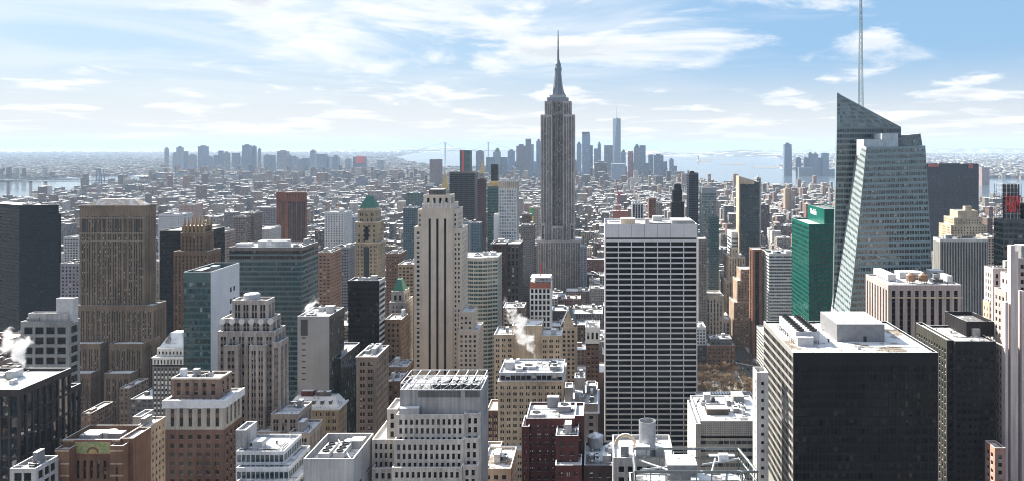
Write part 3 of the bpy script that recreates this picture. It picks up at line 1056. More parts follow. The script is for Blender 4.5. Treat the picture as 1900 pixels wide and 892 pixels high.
# tall pale tower with three black stripes
YF = 640
s500 = S(wall('buff_limestone', (0.60, 0.525, 0.43), var=0.12, streak=0.12), G_BRN, bay=3.1, fh=3.75, wf=0.50, hf=0.55, d=0.35, m=0.9, top=3)
s5st = dict(s500, ncol=3, rows=1, wf=0.30, hf=1.0, gl=G_BLK, d=0.8, m=3.0, top=12, bot=0)
b = H('striped_limestone_tower', 'slim buff limestone tower with three black vertical stripes on its front', 'skyscraper', YF, [
    (783, 840, 378, 26, s5st, dict(dy=-1.2, roof=DARKR)),
    (768.5, 783, 421, 30, s500), (840, 856.5, 424, 30, s500),
    (775, 783.2, 389, 24, s500, dict(dy=1.0)), (839.8, 849.5, 388, 24, s500, dict(dy=1.0)),
    (851, 878, 578, 22, dict(s500, bay=3.1), dict(dy=-2)),
    (850, 887, 612, 30, dict(s500, bay=3.1), dict(dy=-5)),
    (787, 836, 362, 18, dict(s500, gl=G_BLK, bay=5.2, rows=1, fh=6, hf=0.7, wf=.4, top=1.5), dict(dy=4, on=0, roof=DARKR)),
], fin=False)
for i in range(7):
    xx = wx(783 + 57 * (i + 0.5) / 7, YF - 1.2)
    b.box('crown_fin', xx - 0.5, xx + 0.5, YF - 1.75, YF - 1.2, wz(386, YF), wz(373 + (i % 2) * 2.5, YF), TRAV)
b.box('penthouse', wx(795, 650), wx(822, 650), 652, 662, b.zs[7], wz(352, 650), DGREY)
b.done()

# black slab in the right foreground
Y1 = 335
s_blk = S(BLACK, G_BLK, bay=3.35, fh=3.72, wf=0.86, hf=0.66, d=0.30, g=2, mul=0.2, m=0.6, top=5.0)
s_fin = S(wall('grey_side_band', (0.27, 0.265, 0.25), var=0.06, streak=0.06, snow=False), G_BLK, bay=2.6, fh=3.72, wf=0.90, hf=0.66, d=0.14, m=0.5, top=1.6)  # grey spandrel bands of the side faces, unlike the black front
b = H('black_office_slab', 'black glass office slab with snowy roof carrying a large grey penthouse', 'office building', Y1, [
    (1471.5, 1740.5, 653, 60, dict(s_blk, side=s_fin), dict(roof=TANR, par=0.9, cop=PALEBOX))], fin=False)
zr = b.zs[0]
b.box('penthouse', wx(1547, 362), wx(1634, 362), 357, 384, zr, wz(596, 362), GREYBOX)
b.box('penthouse_door', wx(1602, 357), wx(1608, 357), 356.9, 357.0, zr, zr + 2.4, FANBLK)
cu = b.box('cooling_tower', wx(1484, 345), wx(1529, 345), 352, 384, zr + 1.6, zr + 5.6, PALEBOX)
for i in range(8):
    fb = Buf()
    yy = 353.8 + i * 3.9
    for xx in (wx(1484, 345) + 2.4, wx(1529, 345) - 2.4):
        fb.lathe(xx, yy, [(1.75, zr + 5.605), (1.75, zr + 6.5), (1.5, zr + 6.5), (1.4, zr + 6.0), (0.05, zr + 6.0)], 12)
    fb.build('fan', [FANBLK], cu, off=tuple(b.o.location))
lg = Buf()
for i in range(9):
    for xx in (wx(1484, 345) + 0.3, wx(1529, 345) - 0.3):
        lg.box(xx - 0.12, xx + 0.12, 352.2 + i * 3.9, 352.5 + i * 3.9, zr, zr + 1.6)
lg.box(wx(1484, 345) - 1.2, wx(1484, 345) - 1.05, 351, 384, zr + 1.9, zr + 2.05)
lg.box(wx(1484, 345) - 1.2, wx(1484, 345) - 1.05, 351, 384, zr + 1.0, zr + 1.12)
for i in range(9):
    lg.box(wx(1484, 345) - 1.2, wx(1484, 345) - 1.05, 351 + i * 4, 351.15 + i * 4, zr, zr + 2.05)
lg.build('steel_frame', [DSTEEL], b.o)
b.box('vent_box', wx(1592, 343), wx(1597, 343), 343, 344.5, zr, zr + 1.6, PALEBOX)
b.box('roof_walkway', wx(1640, 352), wx(1700, 352), 343, 352, zr + 0.01, zr + 0.15, TANR)
b.done()

# its dark neighbour
s_dk = S(wall('charcoal_stone', (0.020, 0.019, 0.020), snow=False), G_BLK, bay=2.9, fh=3.7, wf=0.62, hf=0.5, d=0.3, m=0.6, top=4)
s_dkL = dict(s_dk, w=wall('olive_grey_stone', (0.055, 0.053, 0.045)), gl=G_STD, wf=0.45, bay=3.3)
b = H('charcoal_tower', 'dark charcoal tower with chamfered front and black rooftop drum', 'office building', 405, [
    (1772, 1848, 632, 36, dict(s_dk, side=s_dkL), dict(dy=-2, roof=SNOWR)),
    (1757, 1771.7, 630, 40, dict(s_dk, side=s_dkL), dict(dy=0)),
    (1793, 1846, 596, 26, dict(s_dk, blank=True), dict(dy=12, on=0, roof=DARKR, par=2.0, cop=DSTEEL)),
], fin=False)
zr = b.zs[0]
for k in range(2):
    tb = Buf()
    xx = wx(1796 + k * 22, 404)
    tb.tube((xx, 403.5, zr + 0.5), (xx + 4.0, 403.5, zr + 3.4), 0.16)
    tb.tube((xx + 4.0, 403.5, zr + 3.4), (xx + 6.4, 403.8, zr + 1.2), 0.16)
    tb.tube((xx + 1.5, 403.5, zr + 1.7), (xx + 1.5, 403.5, zr), 0.2)
    tb.build('davit_arm', [PALEBOX], b.o)
b.done()

# pink granite stepped tower on the right edge
s_pk = S(PINK, G_STD, bay=3.4, fh=3.8, wf=0.52, hf=0.55, d=0.4, m=0.8, top=2.5)
s_pkw = dict(s_pk, w=wall('pale_pink_stone', (0.58, 0.50, 0.47), var=0.07))
b = H('pink_granite_tower', 'stepped pink granite tower with pale vertical fins at the picture edge', 'skyscraper', 400, [
    (1860, 1990, 640, 14, s_pk, dict(dy=2)),
    (1866, 1990, 540, 12, s_pk, dict(dy=5, on=0)),
    (1873, 1990, 508, 9, s_pkw, dict(dy=8, on=1)),
    (1888, 1990, 478, 10, s_pk, dict(dy=6, on=1)),
    (1846, 1866, 830, 10, dict(s_pk, w=wall('salmon_granite', (0.42, 0.25, 0.19))), dict(dy=-12)),
], fin=False)
for (p, a, c) in ((1876, 455, 2.2), (1884, 466, 1.6), (1866, 560, 1.4), (1896, 540, 1.8)):
    b.box('stone_fin', wx(p, 398), wx(p, 398) + c, 398.3 - (p > 1890) * .4, 401.5, 0, wz(a, 398), s_pkw['w'])
b.box('penthouse', wx(1895, 408), wx(1985, 408), 408, 415, b.zs[3], b.zs[3] + 7, GREYBOX)
b.done()
H('pale_office_block', 'pale stone office block with paired slot windows behind the pink granite tower', 'office building', 450, [
    (1842, 1900, 497, 10, dict(s_pkw, bay=3.0, wf=.45, hf=.62, g=1), dict(clut=2)), (1836, 1846, 560, 8, dict(s_pk, w=TAN), dict(dy=3))])

# dark glass tower with the rooftop sign
YH = 560
s_hm = S(wall('green_grey_metal', (0.10, 0.115, 0.115), rough=0.35, snow=False), G_BLUE, bay=3.2, fh=3.9, wf=0.93, hf=0.66, d=0.2, m=0.4, top=2, curtain=True)
b = H('sign_topped_glass_tower', 'dark banded glass tower topped by a steel scaffold with red letters', 'office building', YH, [
    (1862, 1960, 408, 14, s_hm, dict(roof=DARKR)),
    (1884, 1960, 378, 9, dict(s_hm, w=BLACK, blank=True), dict(dy=5, on=0, roof=DARKR, par=0.6))], fin=False)
zr = b.zs[0]
fr = Buf()
xl, yl0, yl1 = wx(1862.5, YH), 560.8, 573.0
for (xA, yA, xB, yB) in ((xl, yl0, xl + 12.5, yl0), (xl, yl0, xl, yl1), (xl + 12.5, yl0, xl + 12.5, yl1)):
    for k in range(6):
        t_ = k / 5
        x_, y_ = xA + (xB - xA) * t_, yA + (yB - yA) * t_
        fr.box(x_ - 0.13, x_ + 0.13, y_ - 0.13, y_ + 0.13, zr, zr + 26)
    for k in range(9):
        z_ = zr + 2 + k * 3
        fr.box(min(xA, xB) - 0.1, max(xA, xB) + 0.1, min(yA, yB) - 0.1, max(yA, yB) + 0.1, z_ - 0.12, z_ + 0.12)
fr.build('sign_scaffold', [STEEL], b.o)
for k in range(5):
    z_ = zr + 3 + k * 5
    db = Buf()
    db.tube((xl + 0.3, yl0 + 0.5, z_), (xl + 12, yl0 + 0.5, z_ + 5), 0.1, n=4)
    db.tube((xl + 12, yl0 + 0.5, z_), (xl + 0.3, yl0 + 0.5, z_ + 5), 0.1, n=4)
    db.build('scaffold_brace', [DSTEEL], b.o)
b.box('sign_backing', xl + 0.6, xl + 12.3, yl0 + 2.2, yl0 + 2.4, zr + 1, zr + 25.5, DSTEEL)
b.done()


def text(name, body, loc, size, ext, mat, parent, rot=(math.pi / 2, 0, 0), shear=0.0, sx=1.0, offset=0.0):
    cu = bpy.data.curves.new(name, 'FONT')
    cu.body = body
    cu.size = size
    cu.extrude = ext
    cu.shear = shear
    cu.offset = offset
    cu.materials.append(mat)
    tmp = bpy.data.objects.new(name, cu)
    COL.objects.link(tmp)
    dg = bpy.context.evaluated_depsgraph_get()
    me = bpy.data.meshes.new_from_object(tmp.evaluated_get(dg))
    COL.objects.unlink(tmp)
    bpy.data.objects.remove(tmp)
    me.name = name
    o = bpy.data.objects.new(name, me)
    o.rotation_euler = rot
    o.scale = (sx, 1, 1)
    if parent is not None:
        o.parent = parent
        o.location = Vector(loc) - parent.location
    else:
        o.location = loc
    COL.objects.link(o)
    return o


text('sign_lettering', 'H&M', (xl + 0.7, yl0 - 0.4, zr + 6.5), 16.5, 0.25, REDP, b.o, shear=0.25, sx=0.30, offset=0.35)

# green glass block
YV = 700
s_gn = S(wall('green_glass_band', (0.003, 0.095, 0.072), rough=0.3, var=0.05, streak=0.04, snow=False), G_GREEN, bay=1.9, fh=4.0, wf=0.95, hf=0.66, d=0.08, m=0.2, top=2.5, curtain=True)
b = H('green_glass_block', 'emerald green glass office block with white lettering near its top', 'office building', YV, [
    (1501, 1562, 416, 62, s_gn, dict(roof=SNOWR, par=1.5)), (1529.5, 1562, 388, 55, dict(s_gn, top=13), dict(dy=1.5, on=0, roof=DARKR))], fin=False, nwin=0)
text('lettering', 'MetLife', (wx(1529.5, YV + 1.5) - 0.25, YV + 47, 197.0), 7.0, 0.1, SNOW, b.o, rot=(math.pi / 2, 0, -math.pi / 2), offset=0.08)
b.done()

# One dark grid tower far right
s_op = S(flat('dark_blue_frame', (0.03, 0.04, 0.055), 0.4), G_BLK, bay=2.2, fh=3.9, wf=0.72, hf=0.7, d=0.5, sp=DKGL, ds=0.3, m=8, top=15)
s_op['gl'] = glass('dark_slate_glass', (0.05, 0.07, 0.10), blind=(0.1, 0.13, 0.16), pb=0.3, frame=(0.10, 0.12, 0.15), fw=0.06, mid=False, ior=1.7)
b = H('dark_gridded_slab', 'wide dark blue slab with a fine vertical grid rising behind the crystal glass tower', 'office building', 1500, [
    (1719, 1816, 304, 40, s_op, dict(roof=SNOWR, clut=4))], fin=False)
b.box('sign_panel', wx(1797, 1499), wx(1805, 1499), 1498.7, 1499.5, wz(313, 1499), wz(305, 1499), flat('faded_red_sign', (0.45, 0.12, 0.11), 0.6))
b.box('sign_panel', wx(1722, 1499), wx(1742, 1499), 1498.7, 1499.5, wz(310, 1499), wz(305, 1499), flat('faded_red_sign', (0.45, 0.12, 0.11), 0.6))
b.done()
s_rib = S(wall('pale_ribs', (0.50, 0.49, 0.46), var=0.08), G_BLK, bay=1.75, fh=3.8, wf=0.74, hf=0.8, d=0.7, sp=BLACK, ds=0.5, m=0.5, top=3)
H('ribbed_dark_block', 'dark block with close white vertical ribs below the cream stepped tower', 'office building', 900, [
    (1744, 1834, 443, 18, s_rib, dict(roof=SNOWR, clut=4))])
H('cream_stepped_tower', 'cream art deco tower stepping up in blocks behind the ribbed dark block', 'tower', 1150, [
    (1764, 1832, 418, 40, dict(S(wall('cream_stone', (0.46, 0.38, 0.27)), G_BRN, bay=4, wf=.4), side=None)),
    (1770, 1823, 404, 34, S(wall('cream_stone', (0.46, 0.38, 0.27)), G_BRN, bay=4, wf=.4), dict(dy=4, on=0)),
    (1777, 1815, 391, 26, S(wall('cream_stone', (0.46, 0.38, 0.27)), G_BRN, bay=6, wf=.4, fh=9), dict(dy=8, on=1)),
    (1791, 1803, 383, 8, S(wall('cream_stone', (0.46, 0.38, 0.27)), G_BRN, blank=True), dict(dy=12, on=2))])
s_pier = S(wall('stone_pier', (0.40, 0.345, 0.325), var=0.1), G_BLK, bay=4.9, fh=3.8, wf=0.48, hf=0.82, d=0.9, sp=BLACK, ds=0.6, m=1.0, top=3.2)
b = H('piered_stone_block', 'stone block with tall dark slots between pale piers and two wooden tanks on top', 'office building', 500, [
    (1648, 1784, 528, 42, s_pier, dict(roof=SNOWR, par=1.0))], fin=False)
zr = b.zs[0]
cu = b.box('cooling_tower', wx(1645, 520), wx(1660, 520), 518, 545, zr + 0.8, zr + 4.6, PALEBOX)
b.box('penthouse', wx(1690, 530), wx(1712, 530), 528, 538, zr, zr + 4.4, PALEBOX)
b.box('penthouse', wx(1725, 540), wx(1748, 540), 538, 546, zr, zr + 4.0, PALEBOX)
b.box('cornice', wx(1648, 500) - 0.35, wx(1784, 500) + 0.35, 499.6, 499.99, wz(553, 500), wz(550, 500), TAN)
b.clutter(wx(1700, 505), wx(1780, 505), 504, 540, zr, 4)
b.done()
TANKSPOTS = [(wx(1690, 512), 512, zr, 3.0), (wx(1713, 512), 512, zr, 3.0)]

# ------------------------------------------------------------------ left side
s_101 = S(wall('black_band', (0.010, 0.013, 0.018), rough=.5, snow=False, spec=.05), glass('midnight_glass', (0.007, 0.011, 0.018), blind=(0.03, 0.035, 0.04), pb=0.25, frame=(0.012, 0.014, 0.018), fw=0.03, mid=False, ior=1.22, wav=0.05), bay=1.9, fh=3.8, wf=0.96, hf=0.62, d=0.06, m=0.1, top=4, curtain=True)
Y0 = 900
b = Bld('dark_faceted_tower', 'dark faceted glass tower with mirrored bands at the left edge beyond the steam', 'skyscraper', Y0, wx(50, Y0), None, 0)
zt_ = wz(381, Y0)
ring = [(wx(-45, 930), 945), (wx(36, Y0), Y0), (wx(109, Y0 + 8), Y0 + 8), (wx(98, 940), 940), (wx(-45, 930), 975)]
b.prism([(x, y, 0) for x, y in ring], [(x, y, zt_) for x, y in ring], s_101, SNOWR, par=1.2)
ring = [(wx(105, 914), 914), (wx(113.5, 914), 914), (wx(111, 926), 926), (wx(103, 926), 926)]
b.prism([(x + 0.05, y, 0) for x, y in ring], [(x + 0.05, y, wz(397, 912)) for x, y in ring], s_101, SNOWR, par=1.0)
b.clutter(wx(5, 905), wx(100, 912), 912, 945, zt_ - 1.2, 6)
HERO.append((wx(-45, 930), wx(114, 912), 895, 975))
b.done()

YL = 715
s_lin = S(LINC, G_LIT, bay=4.6, fh=3.75, wf=0.58, hf=0.52, d=0.7, sp=wall('dark_brick_spandrel', (0.06, 0.047, 0.037)), ds=0.45, g=2, mul=0.7, m=1.0, top=4)
s_linT = dict(s_lin, top=9)
b = H('brown_gothic_office_tower', 'broad dark tan brick tower with pyramid snow roof and lower wings around a dark court', 'skyscraper', YL, [
    (147.5, 268, 381, 19, s_linT, dict(roof=DARKR, par=1.4, corn=(0.7, 1.1, 0.6, LINC))),
    (137, 284, 566, 22, s_lin, dict(dy=-2, roof=PATCHR)),
    (129, 186, 637, 30, s_lin, dict(dy=-12)), (203, 264, 637, 30, s_lin, dict(dy=-12)),
    (128, 168, 692, 24, s_lin, dict(dy=-24)), (193, 242, 692, 24, s_lin, dict(dy=-24)),
    (264.3, 286, 628, 9, s_lin, dict(dy=-4)),
], fin=False)
pz = b.zs[0]
pb_ = Buf()
x0, x1, y0, y1 = wx(153, YL), wx(259, YL), YL + 2.0, YL + 17.5
cx0, cx1, cyy0, cyy1, ph = wx(176, YL), wx(241, YL), YL + 7, YL + 12, 6.5
A = [(x0, y0, pz + 1.2), (x1, y0, pz + 1.2), (x1, y1, pz + 1.2), (x0, y1, pz + 1.2)]
B_ = [(cx0, cyy0, pz + ph), (cx1, cyy0, pz + ph), (cx1, cyy1, pz + ph), (cx0, cyy1, pz + ph)]
for i in range(4):
    pb_.add([[A[i], A[(i + 1) % 4], B_[(i + 1) % 4], B_[i]]])
    pb_.add([[(A[i][0], A[i][1], pz), (A[(i + 1) % 4][0], A[(i + 1) % 4][1], pz), A[(i + 1) % 4], A[i]]])
pb_.add([B_])
pb_.build('pyramid_roof', [flat('sandy_pyramid_tile', (0.50, 0.43, 0.35), .7, 0, .25)], b.o)
for (xa, xb2) in ((152, 164), (176, 196), (208, 226), (242, 258)):      # the tall arches under the cornice
    for k, p in enumerate(np.linspace(xa + 2, xb2 - 2, 3)):
        x_ = wx(p, YL)
        ab = Buf()
        w_, zb_, zt2 = 0.75, wz(432, YL), wz(402, YL)
        pts = [(x_ - w_, zb_), (x_ + w_, zb_), (x_ + w_, zt2 - 1.4), (x_ + 0.45, zt2 - 0.4), (x_, zt2), (x_ - 0.45, zt2 - 0.4), (x_ - w_, zt2 - 1.4)]
        for i in range(1, 6):
            ab.tri([[(pts[0][0], YL - 0.06, pts[0][1]), (pts[i][0], YL - 0.06, pts[i][1]), (pts[i + 1][0], YL - 0.06, pts[i + 1][1])]])
        ab.build('arched_window', [G_LIT], b.o)
for zc_ in (wz(405, YL), wz(433, YL), wz(447, YL)):
    b.box('stone_band', wx(147.5, YL) - 0.3, wx(268, YL) + 0.3, YL - 0.45, YL - 0.005, zc_ - 0.55, zc_ + 0.55, wall('carved_band', (0.25, 0.20, 0.15)))
b.done()

s_gb = S(wall('grey_stone_frame', (0.22, 0.225, 0.22)), G_BLK, bay=8.2, fh=7.6, wf=0.78, hf=0.72, d=0.8, g=1, m=1.6, top=3.2)
b = H('grey_mid_rise', 'grey mid rise with large square windows beside the wings of the brown tower', 'office building', 610, [
    (38, 128, 596, 13, s_gb, dict(roof=PATCHR, par=1.8, cop=SNOW)),
    (52, 126, 581, 7, dict(s_gb, blank=True, w=CONC), dict(dy=2.5, on=0, par=2.5, cop=SNOW)),
    (104, 136, 553, 6, dict(s_gb, blank=True, w=PALEBOX), dict(dy=4, on=0, par=0.4)),
])

# black terrace block lower left
YD = 330
s_dg = S(wall('dark_brown_metal', (0.050, 0.043, 0.042), rough=0.4, snow=False), glass('dark_lobby_glass', (0.012, 0.02, 0.024), blind=(0.10, 0.11, 0.11), pb=0.2, frame=(0.03, 0.03, 0.03), fw=0.03, mid=False, ior=2.2, wav=0.07), bay=3.7, fh=8.6, wf=0.76, hf=0.93, d=0.5, m=0.6, top=2.6)
b = H('dark_terraced_office_block', 'low dark glass office block with plant deck roof and steam rising behind it', 'office building', YD, [
    (-60, 108, 729, 16, s_dg, dict(dy=33)),
    (-120, 36, 722, 32.5, s_dg, dict(dy=0, roof=TANR, par=1.3, cop=PALEBOX)),
], fin=False)
zr = b.zs[1]
for i in range(7):
    yy = YD + 4 + i * 3.4
    b.box('roof_louvre', wx(-90, 350), wx(2, 350), yy, yy + 1.6, zr, zr + 1.2, PALEBOX)
b.box('penthouse', wx(15, 352), wx(30, 352), 350, 356, zr, zr + 2.5, DGREY)
b.box('cooling_unit', wx(20, 342), wx(27, 342), 341, 344, zr, zr + 1.8, PALEBOX)
b.done()
b = H('small_white_roof_house', 'small pale rooftop block with white parapet in the lower left corner', 'office building', 285, [
    (18, 66, 868, 12, S(CONC, G_BLK, bay=3.5, wf=.8, hf=.7, top=1.0, fh=4.2), dict(roof=PATCHR, clut=2))])

H('black_slab_tower', 'plain black slab tower behind the brown tower with spiked crown', 'office building', 840, [
    (296, 384, 428, 40, dict(s_101, w=BLACK, gl=G_BLK), dict(roof=PATCHR))])
YC = 770
s_ch = S(wall('umber_brick', (0.17, 0.115, 0.075)), G_BRN, bay=3.4, fh=3.7, wf=0.42, hf=0.55, d=0.6, sp=wall('umber_spandrel', (0.10, 0.07, 0.05)), ds=0.35, m=0.6, top=3)
b = H('spiked_brown_tower', 'slender brown brick tower crowned with a row of stone spikes', 'tower', YC, [
    (322, 386, 466, 26, s_ch, dict(dy=-2)), (335, 378, 432, 20, s_ch, dict(dy=2, on=0, par=0.5)), (337.5, 375, 420, 16, dict(s_ch, rows=1, hf=.8, bay=4.2), dict(dy=4, on=1, par=0.3))], fin=False)
for k in range(6):
    for yy in (YC + 4.4, YC + 19):
        sp_ = Buf()
        x_ = wx(338.5 + k * 7.1, YC)
        zb_ = wz(424, YC)
        sp_.box(x_ - 0.9, x_ + 0.9, yy - 0.9, yy + 0.9, zb_ - 9, zb_ + 3.5)
        sp_.lathe(x_, yy, [(1.25, zb_ + 3.5), (0.8, zb_ + 6.5), (0.05, zb_ + 10.5)], 4)
        sp_.build('spike', [wall('gilt_stone', (0.27, 0.19, 0.10))], b.o)
b.done()

YW = 500
s_tw = S(TEALSP, G_TEAL, bay=1.6, fh=3.9, wf=0.95, hf=0.72, d=0.08, m=0.2, top=6, curtain=True)
s_tw['side'] = S(WHITE, G_BLK, blank=True)
b = H('white_sided_glass_block', 'teal glass block with a blank white side wall and sunken roof court', 'office building', YW, [
    (340.5, 391, 504, 40, s_tw, dict(roof=DARKR, par=3.2, cop=WHITE))], fin=False)
zr = b.zs[0]
x_ = wx(391, YW)
for k in range(9):
    for j in range(2):
        b.box('side_window', x_ + 0.002, x_ + 0.06, 526 + j * 5, 528.4 + j * 5, zr - 14 - k * 7.6, zr - 11 - k * 7.6, G_BLK)
b.box('cooling_unit', wx(352, 512), wx(375, 512), 510, 526, zr, zr + 2.4, DSTEEL)
b.done()

YT = 615
s_wide = S(wall('teal_grey_band', (0.13, 0.17, 0.175), rough=0.3, var=0.06, streak=0.04, snow=False), G_TEAL, bay=1.65, fh=3.8, wf=0.95, hf=0.66, d=0.12, m=0.2, top=1.0, curtain=True)
s_wt = dict(s_wide, gl=G_BRZ, w=wall('taupe_band', (0.16, 0.145, 0.135), snow=False), top=2)
b = H('wide_teal_glass_slab', 'wide teal glass slab with taupe top floors and snowy roof sheds', 'office building', YT, [
    (425, 560, 482, 36, s_wide, dict(par=0)), (425, 560, 457, 36, s_wt, dict(on=0, zb=0))][:1], fin=False)
zz_ = b.tier(425, 560, 458.5, 36, s_wt, zb=b.zs[0] + 0.02, roof=SNOWR, par=1.2, low=b.zs[0])
for (a, c, d_, e) in ((478, 494, 8, 5), (503, 532, 5, 5.5), (437, 462, 12, 2.5)):
    b.box('penthouse', wx(a, YT + d_), wx(c, YT + d_), YT + d_, YT + d_ + 9, zz_, zz_ + e, PALEBOX)
b.clutter(wx(535, YT), wx(556, YT), YT + 3, YT + 30, zz_, 4)
b.done()

# rust red tower
s_rr = S(RUST, glass('wine_dark_glass', (0.018, 0.016, 0.022), blind=(0.1, 0.07, 0.06), pb=0.2, frame=(0.05, 0.03, 0.03), fw=.05, mid=False), bay=7.4, fh=3.7, wf=0.80, hf=0.75, d=0.9, g=2, mul=0.5, sp=flat('dark_wine_spandrel', (0.03, 0.022, 0.025), 0.4), ds=0.6, m=2.0, top=17)
Y3 = 1450
b = Bld('rust_red_tower', 'rust red ribbed tower with slightly flared flat top standing alone', 'skyscraper', Y3, wx(542, Y3), None, 0)
zt_ = wz(357, Y3)
xa, xb_ = wx(511, Y3 + 22), wx(574.5, Y3 + 22)
xm_ = wx(531, Y3)
ring = [(xa, Y3 + 26), (xm_, Y3), (xb_, Y3 + 8), (xb_ - 14, Y3 + 46), (xa + 12, Y3 + 56)]
b.prism([(x, y, 0) for x, y in ring], [(x, y, zt_) for x, y in ring], s_rr, PATCHR, par=2.0, cop=RUST)
for i in range(12):
    t_ = (i + 0.5) / 12
    p0, p1 = (ring[0], ring[1]) if t_ < 0.36 else (ring[1], ring[2])
    f = t_ / 0.36 if t_ < 0.36 else (t_ - 0.36) / 0.64
    x_, y_ = p0[0] + (p1[0] - p0[0]) * f, p0[1] + (p1[1] - p0[1]) * f
    fb = Buf()
    fb.add([[(x_ - 1.0, y_ - 0.5, zt_ - 17), (x_ + 1.0, y_ - 0.5, zt_ - 17), (x_ + 1.6, y_ - 2.0, zt_), (x_ - 1.6, y_ - 2.0, zt_)], [(x_ - 1.6, y_ - 2.0, zt_), (x_ + 1.6, y_ - 2.0, zt_), (x_ + 1.6, y_ + 1, zt_ + .01), (x_ - 1.6, y_ + 1, zt_ + .01)],
            [(x_ - 1.0, y_ - 0.5, zt_ - 17), (x_ - 1.6, y_ - 2.0, zt_), (x_ - 1.6, y_ + 1, zt_), (x_ - 1.0, y_ + 1, zt_ - 17)], [(x_ + 1.0, y_ - 0.5, zt_ - 17), (x_ + 1.6, y_ - 2.0, zt_), (x_ + 1.6, y_ + 1, zt_), (x_ + 1.0, y_ + 1, zt_ - 17)]])
    fb.build('flared_rib', [RUST], b.o)
HERO.append((xa, xb_, Y3, Y3 + 56))
b.done()

# stepped art deco tower, centre left
YJ = 420
STD = wall('taupe_limestone', (0.37, 0.33, 0.29))
s_dec = S(STD, G_STD, bay=4.7, fh=3.65, wf=0.60, hf=0.56, d=0.55, sp=wall('taupe_spandrel', (0.20, 0.18, 0.16)), ds=0.25, g=2, mul=0.35, m=0.5, top=2.0)
b = H('stepped_deco_tower', 'grey taupe art deco tower with scalloped stepped crown and round rooftop tank', 'tower', YJ, [
    (404, 509, 614, 15, s_dec),
    (410, 504, 590, 12, dict(s_dec, rows=2, hf=.7), dict(dy=1.5, on=0)),
    (431, 497, 556, 9, dict(s_dec, rows=2, hf=.75), dict(dy=3, on=1)),
    (416, 441, 640, 6, s_dec, dict(dy=-4)), (505, 519, 634, 12, s_dec, dict(dy=-1)),
    (462, 492, 640, 5, s_dec, dict(dy=-3.0)),
    (502, 553, 767, 20, s_dec, dict(dy=-8)), (536, 574, 802, 20, s_dec, dict(dy=-14)),
    (470, 520, 800, 8, s_dec, dict(dy=-9)),
], fin=False)
z2 = b.zs[1]
for row, (pa, pb2, py_, yy, n) in enumerate(((413, 502, 596, YJ + 1.1, 6), (434, 494, 560, YJ + 2.6, 5), (420, 500, 618, YJ - 0.4, 4))):
    for k in range(n):
        x_ = wx(pa + (pb2 - pa) * k / (n - 1), yy)
        z_ = wz(py_, yy)
        mb = Buf()
        for i in range(12):
            a0, a1 = math.pi * 2 * i / 12, math.pi * 2 * (i + 1) / 12
            r = 1.55 if row == 0 else 1.1
            p0, p1 = (x_ + r * math.cos(a0), z_ + r * math.sin(a0)), (x_ + r * math.cos(a1), z_ + r * math.sin(a1))
            mb.tri([[(x_, yy - 0.4, z_), (p0[0], yy - 0.4, p0[1]), (p1[0], yy - 0.4, p1[1])]])
            mb.add([[(p0[0], yy - 0.4, p0[1]), (p1[0], yy - 0.4, p1[1]), (p1[0], yy + 0.35, p1[1]), (p0[0], yy + 0.35, p0[1])]])
        mb.build('carved_medallion', [TRAV if row == 0 else STD], b.o)
tb = Buf()
zt_ = b.zs[2]
tb.lathe(wx(467, YJ + 7), YJ + 7.5, [(3.9, zt_), (3.9, zt_ + 1.0), (4.1, zt_ + 1.0), (4.1, zt_ + 3.4), (3.6, zt_ + 3.8), (0.1, zt_ + 4.0)], 16)
tb.build('rooftop_tank_house', [PALEBOX], b.o)
b.done()

# brown brick tower with white cornice
YK = 322
s_bk = S(BROWN, G_BRN, bay=3.6, fh=3.55, wf=0.44, hf=0.50, d=0.3, g=1, m=1.0, top=1.2)
s_bkt = dict(s_bk, w=wall('cream_terracotta', (0.40, 0.36, 0.30)), fh=6.8, hf=0.72, wf=0.40, rows=2, top=1.2)
b = H('white_corniced_brick_tower', 'brown brick tower with a broad white snowy cornice and brick penthouse', 'office building', YK, [
    (307, 416, 796, 16, s_bk, dict(par=0)),
    (307, 416, 741, 16, s_bkt, dict(on=0, roof=SNOWR, par=0.8, corn=(0.9, 3.0, 0.05, TRAV), low=wz(794, YK))),
    (319, 408, 700, 10, dict(s_bk, fh=3.3, w=wall('pale_brown_brick', (0.23, 0.16, 0.12))), dict(dy=4, on=1, roof=SNOWR, corn=(0.3, 0.6, 0.1, TAN), low=0)),
], fin=False)
b.box('chimney', wx(331, 330), wx(341, 330), 331, 333, b.zs[2], b.zs[2] + 3.2, WHITE)
b.clutter(wx(345, 330), wx(404, 330), 328, 335, b.zs[2], 3)
b.done()

# brick building with the tiled panel
YP = 346
s_ff = S(ORANGE, G_STD, bay=3.0, fh=4.6, wf=0.42, hf=0.72, d=0.45, sp=DKGL, ds=0.3, m=2.0, top=8.5)
b = H('mosaic_panel_brick_tower', 'orange brick tower with a green tiled sunrise panel below its parapet', 'office building', YP, [
    (117, 222, 814, 18, dict(s_ff, w=ORANGE, ncol=5, m=6.0), dict(roof=PATCHR, par=3.0, cop=TAN)),
    (102, 128, 832, 12, dict(s_ff, blank=True), dict(dy=-5)), (84, 103, 856, 12, dict(s_ff, fh=4, ncol=1, wf=.3, hf=.4), dict(dy=-8)),
    (205, 228, 826, 12, dict(s_ff, ncol=1, wf=.25, m=1), dict(dy=-3)),
    (222.2, 247, 812, 14, dict(s_ff, blank=True), dict(dy=1.5)),
], fin=False)
for (p0, p1, dy_) in ((102, 128, -5), (205, 228, -3), (84, 103, -8)):
    for py_ in (834, 858, 880):
        if py_ > 850 or p0 != 84:
            b.box('stone_band', wx(p0, YP + dy_) - .1, wx(p1, YP + dy_) + .1, YP + dy_ - .15, YP + dy_ - .004, wz(py_ + 2.6, YP + dy_), wz(py_, YP + dy_), TAN)
